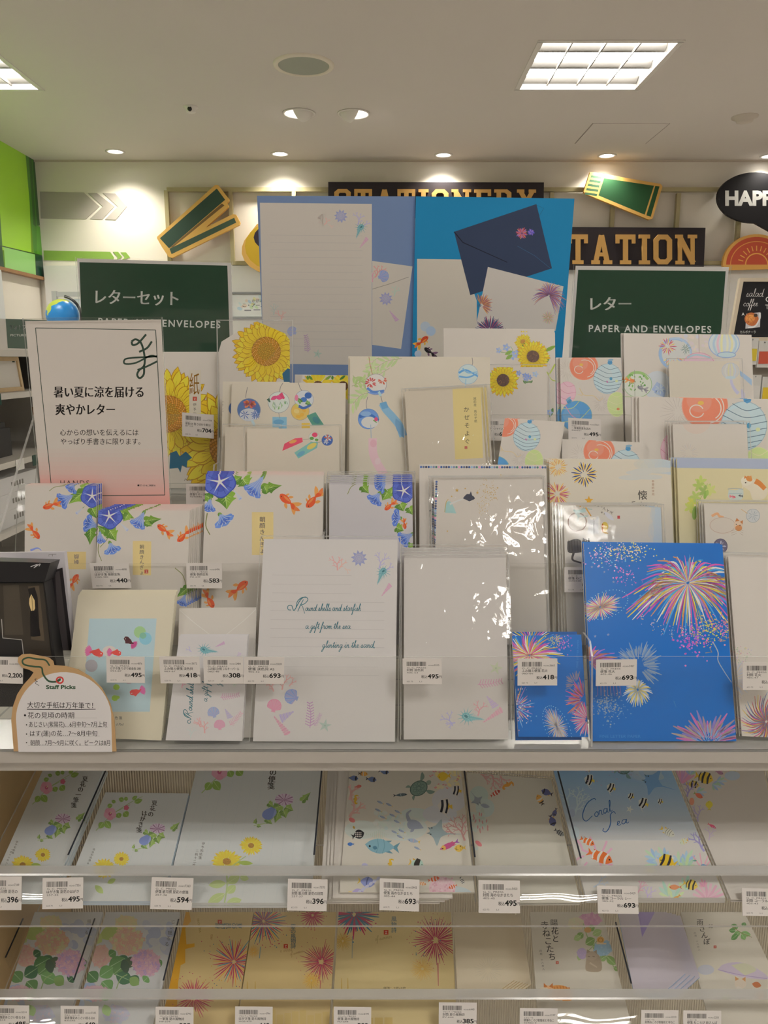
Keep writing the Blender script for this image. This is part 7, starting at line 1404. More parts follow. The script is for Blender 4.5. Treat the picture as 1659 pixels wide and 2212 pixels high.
def a_sea(a):
    a.soft = 0.1; a.fr(*FMA)
    for x, y, rx, ry, c in ((640, 480, 100, 50, 'c0c8c0'), (560, 560, 160, 80, 'c2c6bc'), (800, 470, 110, 60, 'c3c3c4'), (860, 380, 110, 80, 'c6c4c4'), (300, 570, 110, 60, 'c3c8bd'), (880, 990, 130, 60, 'b9c4c4')): a.ell(x, y, rx, ry, c, n=30)
    spraywc(a, [(R.uniform(360, 600), R.uniform(460, 600)) for _ in range(40)], ['c9cbc0', 'b9c6c0', 'c0c8bb'], 14); spraywc(a, [(R.uniform(780, 930), R.uniform(170, 300)) for _ in range(40)], ['d8ca9a', 'd4c8a8', 'dccb90'], 14)
    for i in range(12): a.stroke([(330 + i * 13, 640 - abs(i - 6) * 8), (335 + i * 12, 570 + abs(i - 6) * 6)], 7, 4, 'bcc4b4', raw=True)
    for i in range(22): x, y = R.uniform(720, 930), R.uniform(160, 300); a.leaf(x, y, x + 16, y + R.uniform(-8, 14), 8, 'cf8a86')
    coral(a, 225, 490, 50, -60, 'd8aaa0', 20, 4); a.lay += 1; coral(a, 225, 380, 44, -80, 'd8aaa0', 20, 3); a.lay += 1; coral(a, 960, 640, 60, -110, 'c9938e', 14, 5); a.lay += 1; coral(a, 900, 600, 40, -150, 'c9938e', 12, 4)
    for x, y, r in ((300, 165, 8), (400, 163, 4), (445, 198, 10), (365, 248, 8), (248, 240, 5)): fish(a, x, y, 62, r, '5f6f9a', ((.25, .16, '26262e'),), '26262c', .55, fin='d8b45a')
    fish(a, 312, 212, 56, 5, 'dca04a', ((.0, .1, 'dcd0c0'), (-.28, .1, '2c2c30')), '2c2c30', .55); fish(a, 546, 178, 56, 170, 'cbc5b8', ((.25, .06), (.08, .06), (-.1, .06), (-.28, .06)), '26262a', .5); fish(a, 280, 293, 42, -10, 'd06a60', tail='d06a60')
    turtle(a, 665, 305, 130, -30); fish(a, 552, 347, 82, -5, '4f5f66', ((-.0, .04, 'b0b8b8'),), '2f363a', .25); fish(a, 822, 228, 78, 175, 'dcb834', (), 'dcb02c', .75); idol(a, 905, 318, 62, 190); idol(a, 830, 418, 92, 185); seahorse(a, 262, 376, 62, 'd8b03a'); a.ell(238, 508, 22, 14, 'd87a78', 30)
    for x, y in ((418, 395), (475, 410), (405, 445), (530, 455), (435, 490), (497, 478), (525, 518), (510, 585), (555, 578), (545, 615), (655, 688)): fish(a, x, y, 46, 205, '8f9cb0', (), 'd0b46a', .3, fl=1)
    fish(a, 630, 640, 76, 192, '97a6b8', ((0, .04, 'd0a0a0'),), 'd8b44a', .35)
    a.on(640, 540, 1, 10); a.poly(smooth([(60, 10), (20, -26), (-30, -30), (-50, 0), (-30, 30), (20, 22), (60, 10)], 4)[:-1], '8f95a4'); a.stroke([(-40, -20), (-60, -60), (-40, -90)], 26, 8, '8f95a4'); a.leaf(0, 20, -20, 50, 20, '8f95a4'); a.end(); manta(a, 780, 585, 145, 190, '93a5a6')
    fish(a, 280, 600, 76, -20, '201f22', (), '201f22', .8); a.dots([(262 + (i % 4) * 11, 590 + (i // 4) * 12) for i in range(12)], 4.2, 'd8d0c4'); a.leaf(255, 565, 245, 545, 14, 'c9a04a'); fish(a, 228, 662, 40, 180, '3a68b0', (), '2f5a9a', .6)
    fish(a, 420, 675, 200, 185, '79a4b0', ((-.1, .02, '5f8c9c'), (.1, .02, '5f8c9c')), '5a8a9a', .48, fin='5a8494'); a.leaf(370, 680, 400, 690, 24, '46748c'); fish(a, 855, 672, 120, 155, 'b8487a', ((.3, .2, 'd8a850'),), '8a4a9a', .3, fin='c04a5a'); fish(a, 925, 688, 68, 175, 'd8b24a', (), 'd8b24a', .7); a.dots([(905 + R.uniform(0, 40), 672 + R.uniform(0, 32)) for _ in range(14)], 2.4, '4a3a2a'); a.stroke([(540, 700), (560, 690)], 2, 1, 'b9b0a0')
    seahorse(a, 485, 790, 74, 'dcb434'); fish(a, 655, 790, 90, 15, 'a9c4b4', ((0, .36, '26221f'),), 'd8b04a', .8, fin='d0a040'); spraywc(a, [(320, 800)], ['b9b4d0'], 18)
    fish(a, 335, 905, 100, 10, '7f8ac4', ((0, .08, '4a5690'),), 'd8b84a', .7); fish(a, 270, 972, 86, -10, 'a89ac8', (), 'dcc04a', .6); a.leaf(210, 970, 250, 985, 26, 'dcc04a')
    for i in range(10): a.ell(190 + i * 24, 1035 - i * 17, 15, 10, 'bcbcd4', -40)
    a.ell(815, 945, 85, 75, 'd9b3ba'); a.dots([(815 + R.uniform(-80, 80), 945 + R.uniform(-70, 60)) for _ in range(70)], 6, ['cf9aa8', 'dfc0c2']); a.ell(800, 1002, 66, 30, 'dcb86a'); clown(a, 765, 885, 70, -15); clown(a, 880, 935, 52, 160); fish(a, 945, 900, 52, 60, 'c9c5b8', ((.2, .07), (0, .07), (-.2, .07)), '2c2c30', .5); clown(a, 690, 915, 48, 10, 'd88a4a'); starfish(a, 938, 995, 22, '8f8fc4', 10)
    a.text(672, 1042, 'High Quality Hand Writing Paper', 23, '8f9aa0', w=312)
card('letter_pad', 'cream pad crowded with a sea turtle and tropical fish, front of its stack', 'letter pad', PA, k(FMA, (228, 112), (926, 114), (1037, 1088), (147, 1092)), a_sea, t=.002, off=.0095, col=SEA)
card('envelope', 'white envelope edge, topmost of the stack left of the sea turtle pad', 'envelope', PA, [(731, 1637), (955, 1637), (978, 1940), (718, 1940)], None, t=.0016, off=.006, n=3, gap=.0029, dx=-.0042, group='white summer flower envelopes', clabel='white envelope edge lower in the stack left of the sea turtle pad')
def a_seaenv(a):
    a.soft = 0.12; a.fr(*FMA); a.ell(1050, 350, 60, 60, 'b9c6ba'); a.ell(1090, 430, 60, 60, 'bdc8c0'); spraywc(a, [(R.uniform(1000, 1100), R.uniform(440, 580)) for _ in range(36)], ['c3c9bb', 'b9c4b4'], 15)
    coral(a, 1130, 215, 42, 70, 'cf9a96', 14, 4); a.lay += 1; coral(a, 1060, 210, 34, 40, 'cf9a96', 12, 4); a.lay += 1; coral(a, 1180, 215, 34, 60, 'cf9a96', 12, 4); seahorse(a, 1235, 285, 80, 'd8943a', 60); clown(a, 1158, 335, 66, -30, 'c0483a'); manta(a, 1040, 385, 70, 60, '8f98a0'); a.leaf(1060, 410, 1120, 425, 26, '8f98a6')
    for i in range(14): x, y = R.uniform(1010, 1110), R.uniform(455, 570); a.leaf(x, y, x + R.uniform(-10, 10), y + 26, 9, 'c98a88')
    fish(a, 1482, 330, 70, 200, '56588a', ((.25, .12, '26242c'),), '26242c', .6, fin='d8a84a'); fish(a, 1440, 375, 70, 240, 'd8a04a', ((.0, .16, 'd8d0c4'), (-.3, .12, '2c2a2c')), '2c2a2c', .6); fish(a, 1535, 462, 54, 110, '56588a', ((.2, .1, '26242c'),), '26242c', .55, fin='d0a850'); fish(a, 1520, 515, 70, 70, '56588a', ((.25, .12, '26242c'),), '26242c', .65, fin='d8a84a'); fish(a, 1568, 590, 68, 35, '8f8f88', ((.2, .07, '2a2a2c'), (0, .07, '2a2a2c'), (-.2, .07, '2a2a2c')), '3a3a3c', .5); a.ell(1048, 658, 26, 13, 'd8787c', 40); spraywc(a, [(1035, 690)], ['c0c8c0'], 14)
card('envelope', 'sleeved cream envelope with a seahorse and small fish round its edge', 'envelope', PA, k(FMA, (972, 206), (1512, 250), (1700, 1035), (1050, 1038)), a_seaenv, t=.0014, off=-.001, film=FILM2, n=1, gap=.0034, col='cbc4b4', group='sleeved sea envelopes')
def feather(a, x, y, l, d, cols):
    for i, dd in enumerate((-50, -25, 0, 25, 50)): a.leaf(x, y, *pol(x, y, l * (1 - abs(dd) / 130), d + dd), l * .2, cols[i % len(cols)], tip=.6)
def a_coralsea(a):
    a.soft = 0.08; a.fr(*FRA)
    for i in range(40):
        y = 110 + i * 13; u = min(1, i / 39); xl, xr = 262 + (y - 110) * .255 - 30, 1010 + (y - 110) * .43 + 40
        a.poly([(xl, y), (xr, y), (xr + 30, 700), (xl, 700)], mix('7fa9cf', 'c6c6c4', u ** 1.2))
    a.poly([(390, 640), (1300, 640), (1440, 1110), (480, 1110)], 'cbc5bc')
    for i in range(10): a.ell(800 + i * 14, 200 + R.uniform(-20, 40), 70, 28, mix('8fb0ce', 'c0c4c4', .12 * (i % 5)), 20)
    coral(a, 420, 470, 56, -70, 'bccad0', 14, 5); a.lay += 1; coral(a, 380, 420, 44, -100, 'b4c6d0', 12, 4); a.lay += 1
    turtle(a, 730, 180, 100, 10, '5a8694'); manta(a, 915, 262, 150, 205, '6f9cc8')
    for x, y, l, r in ((512, 180, 36, 200), (512, 250, 66, 195), (652, 300, 58, 205), (780, 355, 42, 205), (858, 398, 66, 205), (968, 388, 36, 200)): idol(a, x, y, l, r, 'd8c04a', 'd2d2cc')
    for i in range(16): x, y = R.uniform(440, 820), R.uniform(190, 290); a.leaf(x, y, x + 14, y + 6, 4, R.choice(['a88ab0', '8f9cc0', 'b09ab8']))
    starfish(a, 772, 440, 26, 'd0d6d6', 20); a.script(470, 525, 'C', 48, 6.5, '235a9c', rot=-20); a.script(548, 492, 'oral', 30, 5.5, '235a9c', rot=-20, w_total=120); a.script(618, 570, 'S', 38, 6.5, '235a9c', rot=-14); a.script(690, 548, 'ea', 27, 5.5, '235a9c', rot=-16, w_total=78)
    a.ell(403, 465, 20, 26, 'a4b0c4'); coral(a, 410, 600, 40, -80, 'b4c0c8', 9, 4); a.ell(420, 590, 30, 40, 'bcc8cc')
    for x, y, d, l in ((560, 740, -110, 130), (570, 740, -60, 110), (560, 760, -35, 120), (550, 750, -150, 100), (560, 760, 20, 110), (580, 780, 60, 60), (470, 700, -120, 70), (480, 740, 150, 70), (500, 780, 120, 60)): a.stroke([(x, y), pol(x, y, l * .5, d + 8), pol(x, y, l, d)], 12, 14, 'd9a9bc')
    clown(a, 505, 648, 92, 25, 'd86a2c'); clown(a, 590, 748, 160, 22, 'd8682c'); 
    for q in ((950, 790, 170), (1000, 760, -120), (1090, 800, -95), (1130, 780, -60), (940, 760, -140)): feather(a, q[0], q[1], 95, q[2], ['9ab8da', 'a9c4dc', 'b9d0b0'])
    fish(a, 1020, 588, 96, 30, 'd0cfc0', ((.15, .03, '6a6a62'), (0, .03, '6a6a62'), (-.15, .03, '6a6a62')), 'd8b43a', .5, fin='d8b03a'); fish(a, 1115, 648, 56, 160, 'c9cdb4', ((0, .05, 'd8b03a'),), 'd8b03a', .7, fin='d8b84a'); coral(a, 1250, 710, 56, -120, '9f96c4', 14, 4); a.lay += 1
    fish(a, 1010, 775, 110, 200, 'dcb82c', ((.25, .14), (-.12, .14)), 'd8b22c', .85, fin='e0d8c8'); a.stroke([(1095, 800), (1080, 830), (1110, 840)], 12, 6, '26242a')
    for d in (-70, -100, -125, -50): a.stroke([(1240, 830), pol(1240, 830, 110, d)], 10, 7, 'dca4b4')
    fish(a, 905, 832, 60, 0, 'd8c43a', (), 'd8c43a', .6); feather(a, 1130, 830, 110, -80, ['b9d0a0', 'a9c8b0']); fish(a, 1245, 800, 34, 180, '6a9cc4'); fish(a, 1190, 770, 24, 0, '6a9a8a')
    for q in ((1020, 1000, -110), (1050, 1020, -60), (1130, 960, -80)): feather(a, q[0], q[1], 110, q[2], ['c6d8a8', 'b4d0c0', 'a8cdb8'])
    fish(a, 1060, 940, 76, 180, 'd88a5a', (), 'd8704a', .45); fish(a, 1065, 1015, 66, 140, 'd8a04a', (), 'd88a3a', .45); fish(a, 1165, 925, 90, 15, 'dcc04a', ((.2, .12), (-.1, .12), (-.3, .06)), 'dcc04a', .75)
    for d in range(-180, 1, 20): a.stroke([(1275, 1020), pol(1275, 1020, 105, d)], 20, 16, 'd8a4b8' if d % 40 else 'e0b4c0')
    coral(a, 880, 1040, 44, -80, 'c3b0d4', 10, 4); a.lay += 1; coral(a, 820, 980, 36, -60, 'd8a0b4', 9, 4); a.lay += 1; feather(a, 1250, 940, 60, -110, ['dca0b0', 'd890b0']); coral(a, 540, 940, 40, -30, 'b8c4d8', 8, 4)
card('letter_pad', 'blue to white Coral Sea pad with banded fish and clownfish', 'letter pad', PA, k(FRA, (266, 122), (1013, 126), (1418, 1086), (511, 1076)), a_coralsea, t=.004, off=.006, n=1, gap=.0046, dx=.0012, col='c9c4bc', group='blue coral pads', clabel='pad edge under the blue coral pad')
def a_coralenv(a):
    a.soft = 0.15; a.fr(*FRA); 
    for i in range(10): a.stroke([(1110, 270), pol(1110, 270, 90, -100 + i * 12 - 40)], 16, 10, R.choice(['d890b0', 'c890c0', 'd8a0b8']))
    for q in ((1230, 240, 10), (1300, 280, 20), (1330, 260, 0), (1200, 330, 0), (1160, 220, -80)): feather(a, q[0], q[1], 70, q[2], ['9ab4d0', 'a4c4a8', 'b4c8dc'])
    fish(a, 1255, 238, 110, 15, 'dcb832', ((.2, .12), (-.1, .12), (-.32, .06)), 'dcb832', .7, fin='d8d0c0'); fish(a, 1180, 280, 80, 10, 'd8bc4a', ((.2, .14), (-.1, .14)), 'd8b83a', .6); fish(a, 1427, 190, 60, 25, 'c8b43a', ((0, .05, '6a5a2a'),), 'b8a43a', .6); fish(a, 1215, 352, 60, 30, 'd8684a', (), '7fa04a', .5); fish(a, 1350, 205, 50, 20, 'b07a9a'); fish(a, 1282, 412, 56, -90, 'd8c83a', (), 'c8b83a', .85); fish(a, 1302, 548, 56, 30, 'd0486a', (), 'd0485a', .35)
    coral(a, 1140, 360, 40, -70, '9f90c0', 12, 4); a.lay += 1; coral(a, 1210, 520, 40, -90, 'b4a4c8', 10, 4); a.lay += 1; a.ell(1170, 390, 16, 24, 'd88a6a'); a.ell(1430, 225, 50, 30, 'b9c6d4'); coral(a, 1280, 640, 36, -80, 'c8b4c8', 8, 4)
    coral(a, 1320, 190, 34, -20, 'd8a0b8', 8, 4)
card('envelope', 'sleeved coral reef envelope at the right end of the tray', 'envelope', PA, k(FRA, (1058, 172), (1628, 176), (1815, 1066), (1440, 1060)), a_coralenv, t=.0014, off=.004, film=FILM2, n=1, gap=.0034, dx=.001, group='sleeved coral envelopes')
# ---------------- lowest tray
def a_hyd(ox, sx=1, tx=False):
    def f(a):
        a.soft = .16; a.fr(*FBL); a.on(ox, 0, 1)
        spraywc(a, [(600 + R.uniform(0, 150), R.uniform(140, 260)) for _ in range(14)], ['b9bcc8', 'c3c4c8', 'a9b0c4'], 26); spraywc(a, [(R.uniform(330, 420), R.uniform(420, 500)) for _ in range(8)], ['b4c0d4', 'a4b4d0'], 22)
        a.leaf(430, 210, 520, 170, 60, 'a9b86a'); a.leaf(440, 230, 400, 200, 50, 'b4c07a')
        hydra(a, 545, 148, 50, 34, ['dcc87a', 'd8cf8a', 'd0c87a', 'e0c080'], 50); hydra(a, 550, 228, 72, 58, ['dc9a84', 'd8a890', 'dcb88a', 'd0c890'], 120); hydra(a, 435, 290, 45, 50, ['d8a090', 'd88f90', 'dcb0a0'], 70)
        for q in ((470, 290, 500, 270, 40), (500, 300, 560, 330, 60), (470, 340, 540, 300, 60), (380, 360, 420, 400, 60), (430, 380, 490, 340, 60), (440, 400, 480, 440, 70), (540, 330, 490, 370, 60), (560, 380, 600, 410, 50), (500, 370, 570, 400, 60), (620, 400, 640, 380, 40), (670, 330, 700, 310, 36)): a.leaf(*q, R.choice(['4f7a4a', '5f8a52', '6a9a5a', '3f6a4a']), vein='9ab88a')
        a.leaf(540, 310, 585, 325, 50, '4a5a44'); a.leaf(520, 340, 560, 330, 60, '3f5444')
        hydra(a, 630, 320, 62, 58, ['c888b4', 'd090b0', 'b080c0', 'd8a0b8'], 120); hydra(a, 410, 450, 60, 34, ['d0a0b8', 'd8b0b8'], 60); a.leaf(480, 440, 440, 480, 44, '6a9a5a'); a.leaf(560, 385, 600, 415, 44, '7fa05a'); a.stroke([(550, 370), (520, 390), (500, 440)], 4, 4, '8fa86a')
        hydra(a, 500, 540, 60, 40, ['b0b8d8', 'c8b8d0'], 40); a.leaf(450, 500, 470, 550, 40, '9fc07a')
        a.end()
        if tx: a.vtext(748, 130, 'じい揺るる', 20, '4a4844', step=24, dx=-7)
        else: a.vtext(385, 128, '揺るる', 18, '5a5854', step=24, dx=-6)
    return f
card('letter_pad', 'narrow hydrangea pad at the left end of the lowest tray', 'letter pad', PB, k(FBL, (150, 100), (445, 100), (285, 600), (-18, 600)), a_hyd(-325), t=.003, off=.004, col='c9c7c4', n=1, gap=.0036)
card('letter_pad', 'wider hydrangea pad, second from the left in the lowest tray', 'letter pad', PB, k(FBL, (458, 100), (778, 100), (657, 600), (311, 600)), a_hyd(0, tx=True), t=.003, off=.004, col='c9c7c4', n=1, gap=.0036)
KR, RD, TL = 'c9b07c', 'b0365a', '3a7088'
def a_fu_i(a):
    a.fr(*FBL); a.poly([(770, 90), (815, 90), (825, 140), (800, 170), (805, 240), (840, 235), (840, 250), (800, 260), (800, 320), (780, 330), (770, 400), (735, 480), (680, 640), (600, 640)], 'cf9a34'); a.poly([(740, 400), (770, 390), (760, 600), (700, 640)], 'd09a30')
    seal(a, 949, 143, 18); a.on(1045, 160, 1, 90); a.vtext(0, 0, '夏の風物詩', 26, '3a6a80', step=23, bold=.01); a.end(); a.on(850, 130, 1, 80); a.text(0, 0, 'FRONTIA', 13, '9a7a3a', w=60); a.end(); a.script(915, 220, 'sea', 8, 2, 'b0885a', rot=-80)
    firework(a, 1010, 315, 112, 46, (RD, RD, 'd0785a', '4a88a0', RD, 'd8a04a'), w=4.5, r0=.08, sq=1.05, j=.35, dots=.4, w0=2); firework(a, 835, 470, 100, 40, (RD, 'b8506a', 'c06a5a'), w=5, r0=.15, j=.4, dots=.4)
    a.dots([(R.uniform(870, 1050), R.uniform(220, 450)) for _ in range(26)], 2.2, ['3a6a80', RD, 'c89a3a'])
card('letter_pad', 'narrow tan firework pad beside the wider hydrangea pad', 'letter pad', PB, k(FBL, (802, 100), (1094, 100), (1015, 600), (692, 600)), a_fu_i, t=.003, off=.004, col=KR, n=1, gap=.0036)
def a_fu_h(a):
    a.fr(*FBL); firework(a, 1138, 140, 108, 54, (TL, RD, TL, 'c8a04a', RD), w=4.5, r0=.08, j=.3, dots=.3, w0=2); firework(a, 1350, 115, 60, 26, (RD,), w=5, r0=.1, dots=.3); a.dots([(R.uniform(1100, 1240), R.uniform(200, 260)) for _ in range(14)], 2.4, ['3a6a80', RD]); a.stroke([(1125, 250), (1120, 300)], 3, 3, '6a8a9a', raw=True); firework(a, 1095, 270, 30, 26, ('d0a04a',), w=2)
    a.vtext(1266, 152, '夏の風物詩', 24, '3a6a80', step=21, bold=.01); seal(a, 1234, 248, 18); a.script(1210, 275, 'e ornes', 9, 2, 'b09060', rot=-8); a.script(1255, 285, 'of sunnes', 8, 2, 'b09060', rot=-14) if False else a.script(1252, 288, 'of summer', 7, 1.8, 'b09060', rot=-14)
    firework(a, 1387, 315, 98, 46, (RD, RD, 'b84a5a', '8a3a5a'), w=3.6, r0=.13, j=.35, dots=.3, w0=2); firework(a, 1345, 395, 46, 40, ('d0a03a', 'd8b050'), w=2); a.stroke([(1385, 395), (1382, 430)], 3, 2, RD, raw=True)
    for x in (1068, 1102, 1345): a.stroke([(x, 400), (x, 470)], 2, 8, 'bf9a50', raw=True)
    a.text(1198, 443, '葉書箋：2柄×5枚', 13, '4a3c28', w=92)
    for i in range(12): a.rect(1030 + i * 33, 548 - (i * 37) % 30, 1058 + i * 33, 640, 'c8ae70')
card('postcard_pad', 'postcard-size tan firework pad with red and teal bursts', 'letter pad', PB, k(FBL, (1098, 100), (1452, 100), (1420, 600), (1022, 600)), a_fu_h, t=.003, off=.004, col=KR, n=1, gap=.0036)
def a_fu_b(a):
    a.fr(*FBL); firework(a, 1530, 110, 110, 46, (RD, TL, TL, RD), w=8, r0=.1, j=.35, dots=.3); firework(a, 1480, 225, 46, 36, ('c8a04a', 'b89850'), w=2.5); a.stroke([(1522, 205), (1520, 300)], 3, 2, '7a8a90', raw=True)
    for x in (1475, 1502): a.stroke([(x, 385), (x, 470)], 2, 9, 'c0a058', raw=True)
    for i in range(6): a.rect(1450 + i * 42, 560 - (i * 37) % 36, 1485 + i * 42, 640, 'c6ab6a')
    a.fr(*FBR); a.vtext(42, 118, '風物詩', 24, '3a6a80', step=24, bold=.01); seal(a, 8, 188, 20); a.script(-40, 225, 'of sunner', 9, 2, 'b09a68', rot=-10) if False else a.script(-40, 225, 'of summer', 9, 2, 'b09a68', rot=-10)
    firework(a, 222, 222, 112, 46, (RD, 'a8305a', 'b84a6a', '98305a'), w=4.2, r0=.13, sq=1.0, j=.35, dots=.5, w0=2); a.dots([(R.uniform(110, 290), R.uniform(130, 320)) for _ in range(30)], 2.4, ['3a6a80', RD]); firework(a, 165, 345, 58, 50, ('d0a850', 'c8a058'), w=2); a.stroke([(232, 320), (234, 420)], 4, 2, RD); a.text(-4, 436, '便箋：2柄×9枚', 15, '4a3c28', w=98); a.text(14, 458, 'FRONTIA', 15, '9a8048', w=66)
card('letter_pad', 'wide tan firework pad in the middle of the lowest tray', 'letter pad', PB, [(731.4, 1970), (974, 1970), (988, 2220), (716.4, 2220)], a_fu_b, t=.003, off=.004, col='cbb684', n=1, gap=.0036)
def a_bigenv(a): a.fr(*FBR); firework(a, 450, 350, 70, 30, ('bfb29a', 'c3b6a0'), w=2, r0=.2)
PBX = lean(.7555, .743, 72)
card('envelope', 'cream envelope with cut corner on top of a thick sleeved stack', 'envelope', PB, None, a_bigenv, t=.0011, off=.010, col='cbbca2', outline=k(FBR, (300, 100), (522, 100), (562, 395), (482, 452), (316, 452)), n=6, gap=.0015, dx=.0033, side='c2a263', group='cream envelopes in the lowest tray', clabel='cream envelope edge in the thick stack beside the wide tan pad')
def a_tera(a):
    a.soft = 0.15; a.fr(*FBR); a.vtext(735, 130, '陽花と', 34, '23211e', step=34, dx=3, bold=.01); a.vtext(693, 140, '寺ねこたち', 36, '23211e', step=34, dx=8, bold=.01); a.vtext(676, 262, '四柄\u3000十六枚入', 11, '6a645a', step=13, dx=2); seal(a, 748, 319, 12)
    hydra(a, 890, 135, 50, 30, ['d078b0', 'c86aa8', 'd890b8'], 50); hydra(a, 830, 150, 36, 28, ['dcc8a0', 'd0cfa0'], 30)
    a.stroke([(860, 150), (890, 230), (960, 290), (1000, 350)], 4, 4, '8fa86a'); a.stroke([(870, 280), (900, 250), (940, 200)], 3, 3, '8fa86a')
    for q in ((860, 190, 835, 215, 30), (850, 205, 820, 220, 28), (880, 180, 910, 160, 30), (900, 200, 940, 180, 32), (870, 240, 910, 215, 40), (900, 250, 935, 260, 30), (960, 290, 930, 310, 30), (960, 290, 1000, 330, 34), (850, 280, 840, 310, 24), (990, 340, 1020, 350, 24)): a.leaf(*q, R.choice(['8fae6a', '7fa05a', 'a4bc7a']), vein='c4d0a0')
    hydra(a, 945, 258, 40, 34, ['7fb0d0', '8fb8d8', '6fa8c8'], 50); hydra(a, 855, 280, 22, 26, ['a48fc4', 'b49acc'], 24); a.ell(880, 178, 16, 12, 'c89a62'); a.ell(935, 222, 16, 15, 'd8a45a'); a.ring(935, 222, 9, 9, 3, 'b8803a'); a.stroke([(918, 236), (960, 238)], 9, 6, 'd8c0a0')
    a.poly(smooth([(875, 290), (870, 345), (885, 358), (935, 356), (940, 320), (925, 285), (900, 275)], 4), 'a4917a'); a.ell(897, 290, 26, 20, 'ac9a84'); a.poly([(874, 280), (876, 262), (892, 272)], '9a8770'); a.poly([(905, 272), (918, 264), (920, 284)], '9a8770'); a.stroke([(888, 320), (920, 340)], 8, 5, 'b8a890')
    for s in (-1, 1): a.stroke([(895 + s * 10 - 5, 292), (895 + s * 10 + 5, 294)], 2, 2, '5a4a3a', raw=True)
    cat(a, 752, 440, 92, 'd3883c', 'b8662a', lying=True); a.ell(690, 448, 30, 22, 'd8c8b0')
card('letter_pad', 'white pad with temple cats and hydrangeas in the lowest tray', 'letter pad', PB, k(FBR, (630, 100), (942, 100), (1072, 600), (668, 600)), a_tera, t=.003, off=.004, n=1, gap=.0036, col='cbc2b2')
def a_bluenv(a): a.fr(*FBR); a.poly([(1095, 100), (1170, 100), (1115, 208)], 'a493c0')
card('envelope', 'pale lilac envelope with cut corner on a stack with blue edges', 'envelope', PB, None, a_bluenv, t=.0018, off=.0095, col='c0b6bc', outline=k(FBR, (1010, 100), (1222, 100), (1302, 366), (1205, 452), (1080, 452)), n=3, gap=.0024, dx=.006, side='8fb2dc', group='blue-edged envelopes', clabel='blue-edged envelope in the stack under the lilac one')
def a_ame(a):
    a.soft = 0.15; a.fr(*FBR); a.vtext(1412, 150, 'に', 22, '2a2824', step=22); a.vtext(1365, 130, '雨さんぽ', 30, '2a2824', step=28, dx=10, bold=.01); a.vtext(1343, 185, '四柄\u3000十六枚入', 10, '8a8278', step=12, dx=3); seal(a, 1430, 251, 12)
    for q in ((1520, 180, 1490, 180, 22), (1530, 170, 1500, 155, 22), (1540, 185, 1510, 205, 24), (1550, 165, 1560, 145, 22), (1540, 190, 1585, 200, 24), (1530, 195, 1500, 220, 24), (1545, 195, 1560, 220, 24)): a.leaf(*q, R.choice(['6a9a5a', '5a8a4a', '7aa862']), vein='b4cc9a')
    a.stroke([(1500, 160), (1540, 188), (1590, 210)], 3, 2, '8a7a4a'); a.poly(smooth([(1440, 350), (1470, 325), (1540, 318), (1620, 350), (1660, 390), (1560, 385), (1500, 370), (1440, 350)], 4), 'bfb0c0'); a.poly(smooth([(1500, 330), (1560, 322), (1610, 350), (1560, 375)], 3), 'c4c0a4'); a.stroke([(1445, 350), (1540, 372), (1655, 388)], 3, 3, 'a08ab0')
    a.ell(1540, 410, 26, 22, 'd4c4b0'); a.poly([(1518, 398), (1516, 378), (1534, 390)], 'c8905a'); a.poly([(1546, 390), (1562, 380), (1562, 402)], 'c8905a'); a.stroke([(1525, 425), (1560, 440), (1600, 435)], 14, 10, 'd4c8b8'); a.leaf(1590, 410, 1630, 420, 26, 'b8663a'); a.ell(1478, 468, 18, 10, '9aa84a'); a.ell(1625, 460, 14, 18, 'cc8a42'); a.ell(1390, 350, 36, 22, 'bcbcc4')
card('letter_pad', 'white rainy walk pad with a cat under an umbrella, lowest tray right', 'letter pad', PB, k(FBR, (1282, 100), (1556, 100), (1800, 600), (1412, 600)), a_ame, t=.003, off=-.001, col='cbc2b2')
# ================================================================ price tickets
def ticket(where, pl, tl, tr, bl, code, mk, nm, num, price, foot='623 73   L1', off=.0016):
    tl, tr, bl = [np.array(v, float) for v in (tl, tr, bl)]; br = bl + tr - tl
    def art(a):
        a.aff(tl, (tr - tl) / 86, (bl - tl) / 58)
        rr = random.Random(sum(map(ord, nm + num + price))); x = 9.0; a.lay += 1
        while x < 52:
            w = rr.choice((.5, .5, .9, 1.3)); a.rect(x, 7, x + w, 17, '2b2826', True); x += w + rr.choice((.5, .6, 1.0))
        a.text(56, 16.6, '495248' + code[:2], 3.6, '4a4644', w=13); a.text(69.5, 16.8, code, 6, '2f2c2a', w=11)
        if mk: a.text(9.5, 22.2, mk, 4.4, '3a3634', w=min(42, 4.2 * len(mk))); a.text(9, 28.6, nm, 6.6, '1f1c1b', w=min(68, 6.2 * len(nm)), bold=.02); a.text(9, 33.6, num, 4.6, '3a3634', w=min(30, 4.1 * len(num)))
        a.text(41, 44, '税込', 7.6, '1f1c1b', w=13, bold=.02); a.text(54.5, 44.6, price, 13.2, '191716', w=24.5 if len(price) < 4 else 30, bold=.03); a.text(79.5 if len(price) < 4 else 85, 43.6, '円', 6.4, '1f1c1b', w=6, bold=.01); a.text(9, 53.5, foot.split()[0] + ' ' + foot.split()[1], 4, '4a4644', w=13); a.text(37, 53.5, foot.split()[2], 4, '4a4644', w=5)
    P = pl.off(off)
    return card('price_ticket', where, 'price ticket', P, [tl, tr, br, bl], art, t=.0006, col='cbc2b9', group='price tickets on the rack fronts')
def fpl(i): y0, z0, y1, z1 = FR[i]; return lean(y0, z0, math.degrees(math.atan2(y1 - y0, z1 - z0)))
F1, F2, F3, F4 = [fpl(i) for i in range(4)]
GC = 'G. C. PRESS'
T = ticket
T('2,200 yen price ticket at the left end, half behind the staff card', F1, (-36, 1418), (50, 1420), (-37, 1475), '0216', '', 'NC F', 'CF', '2,200')
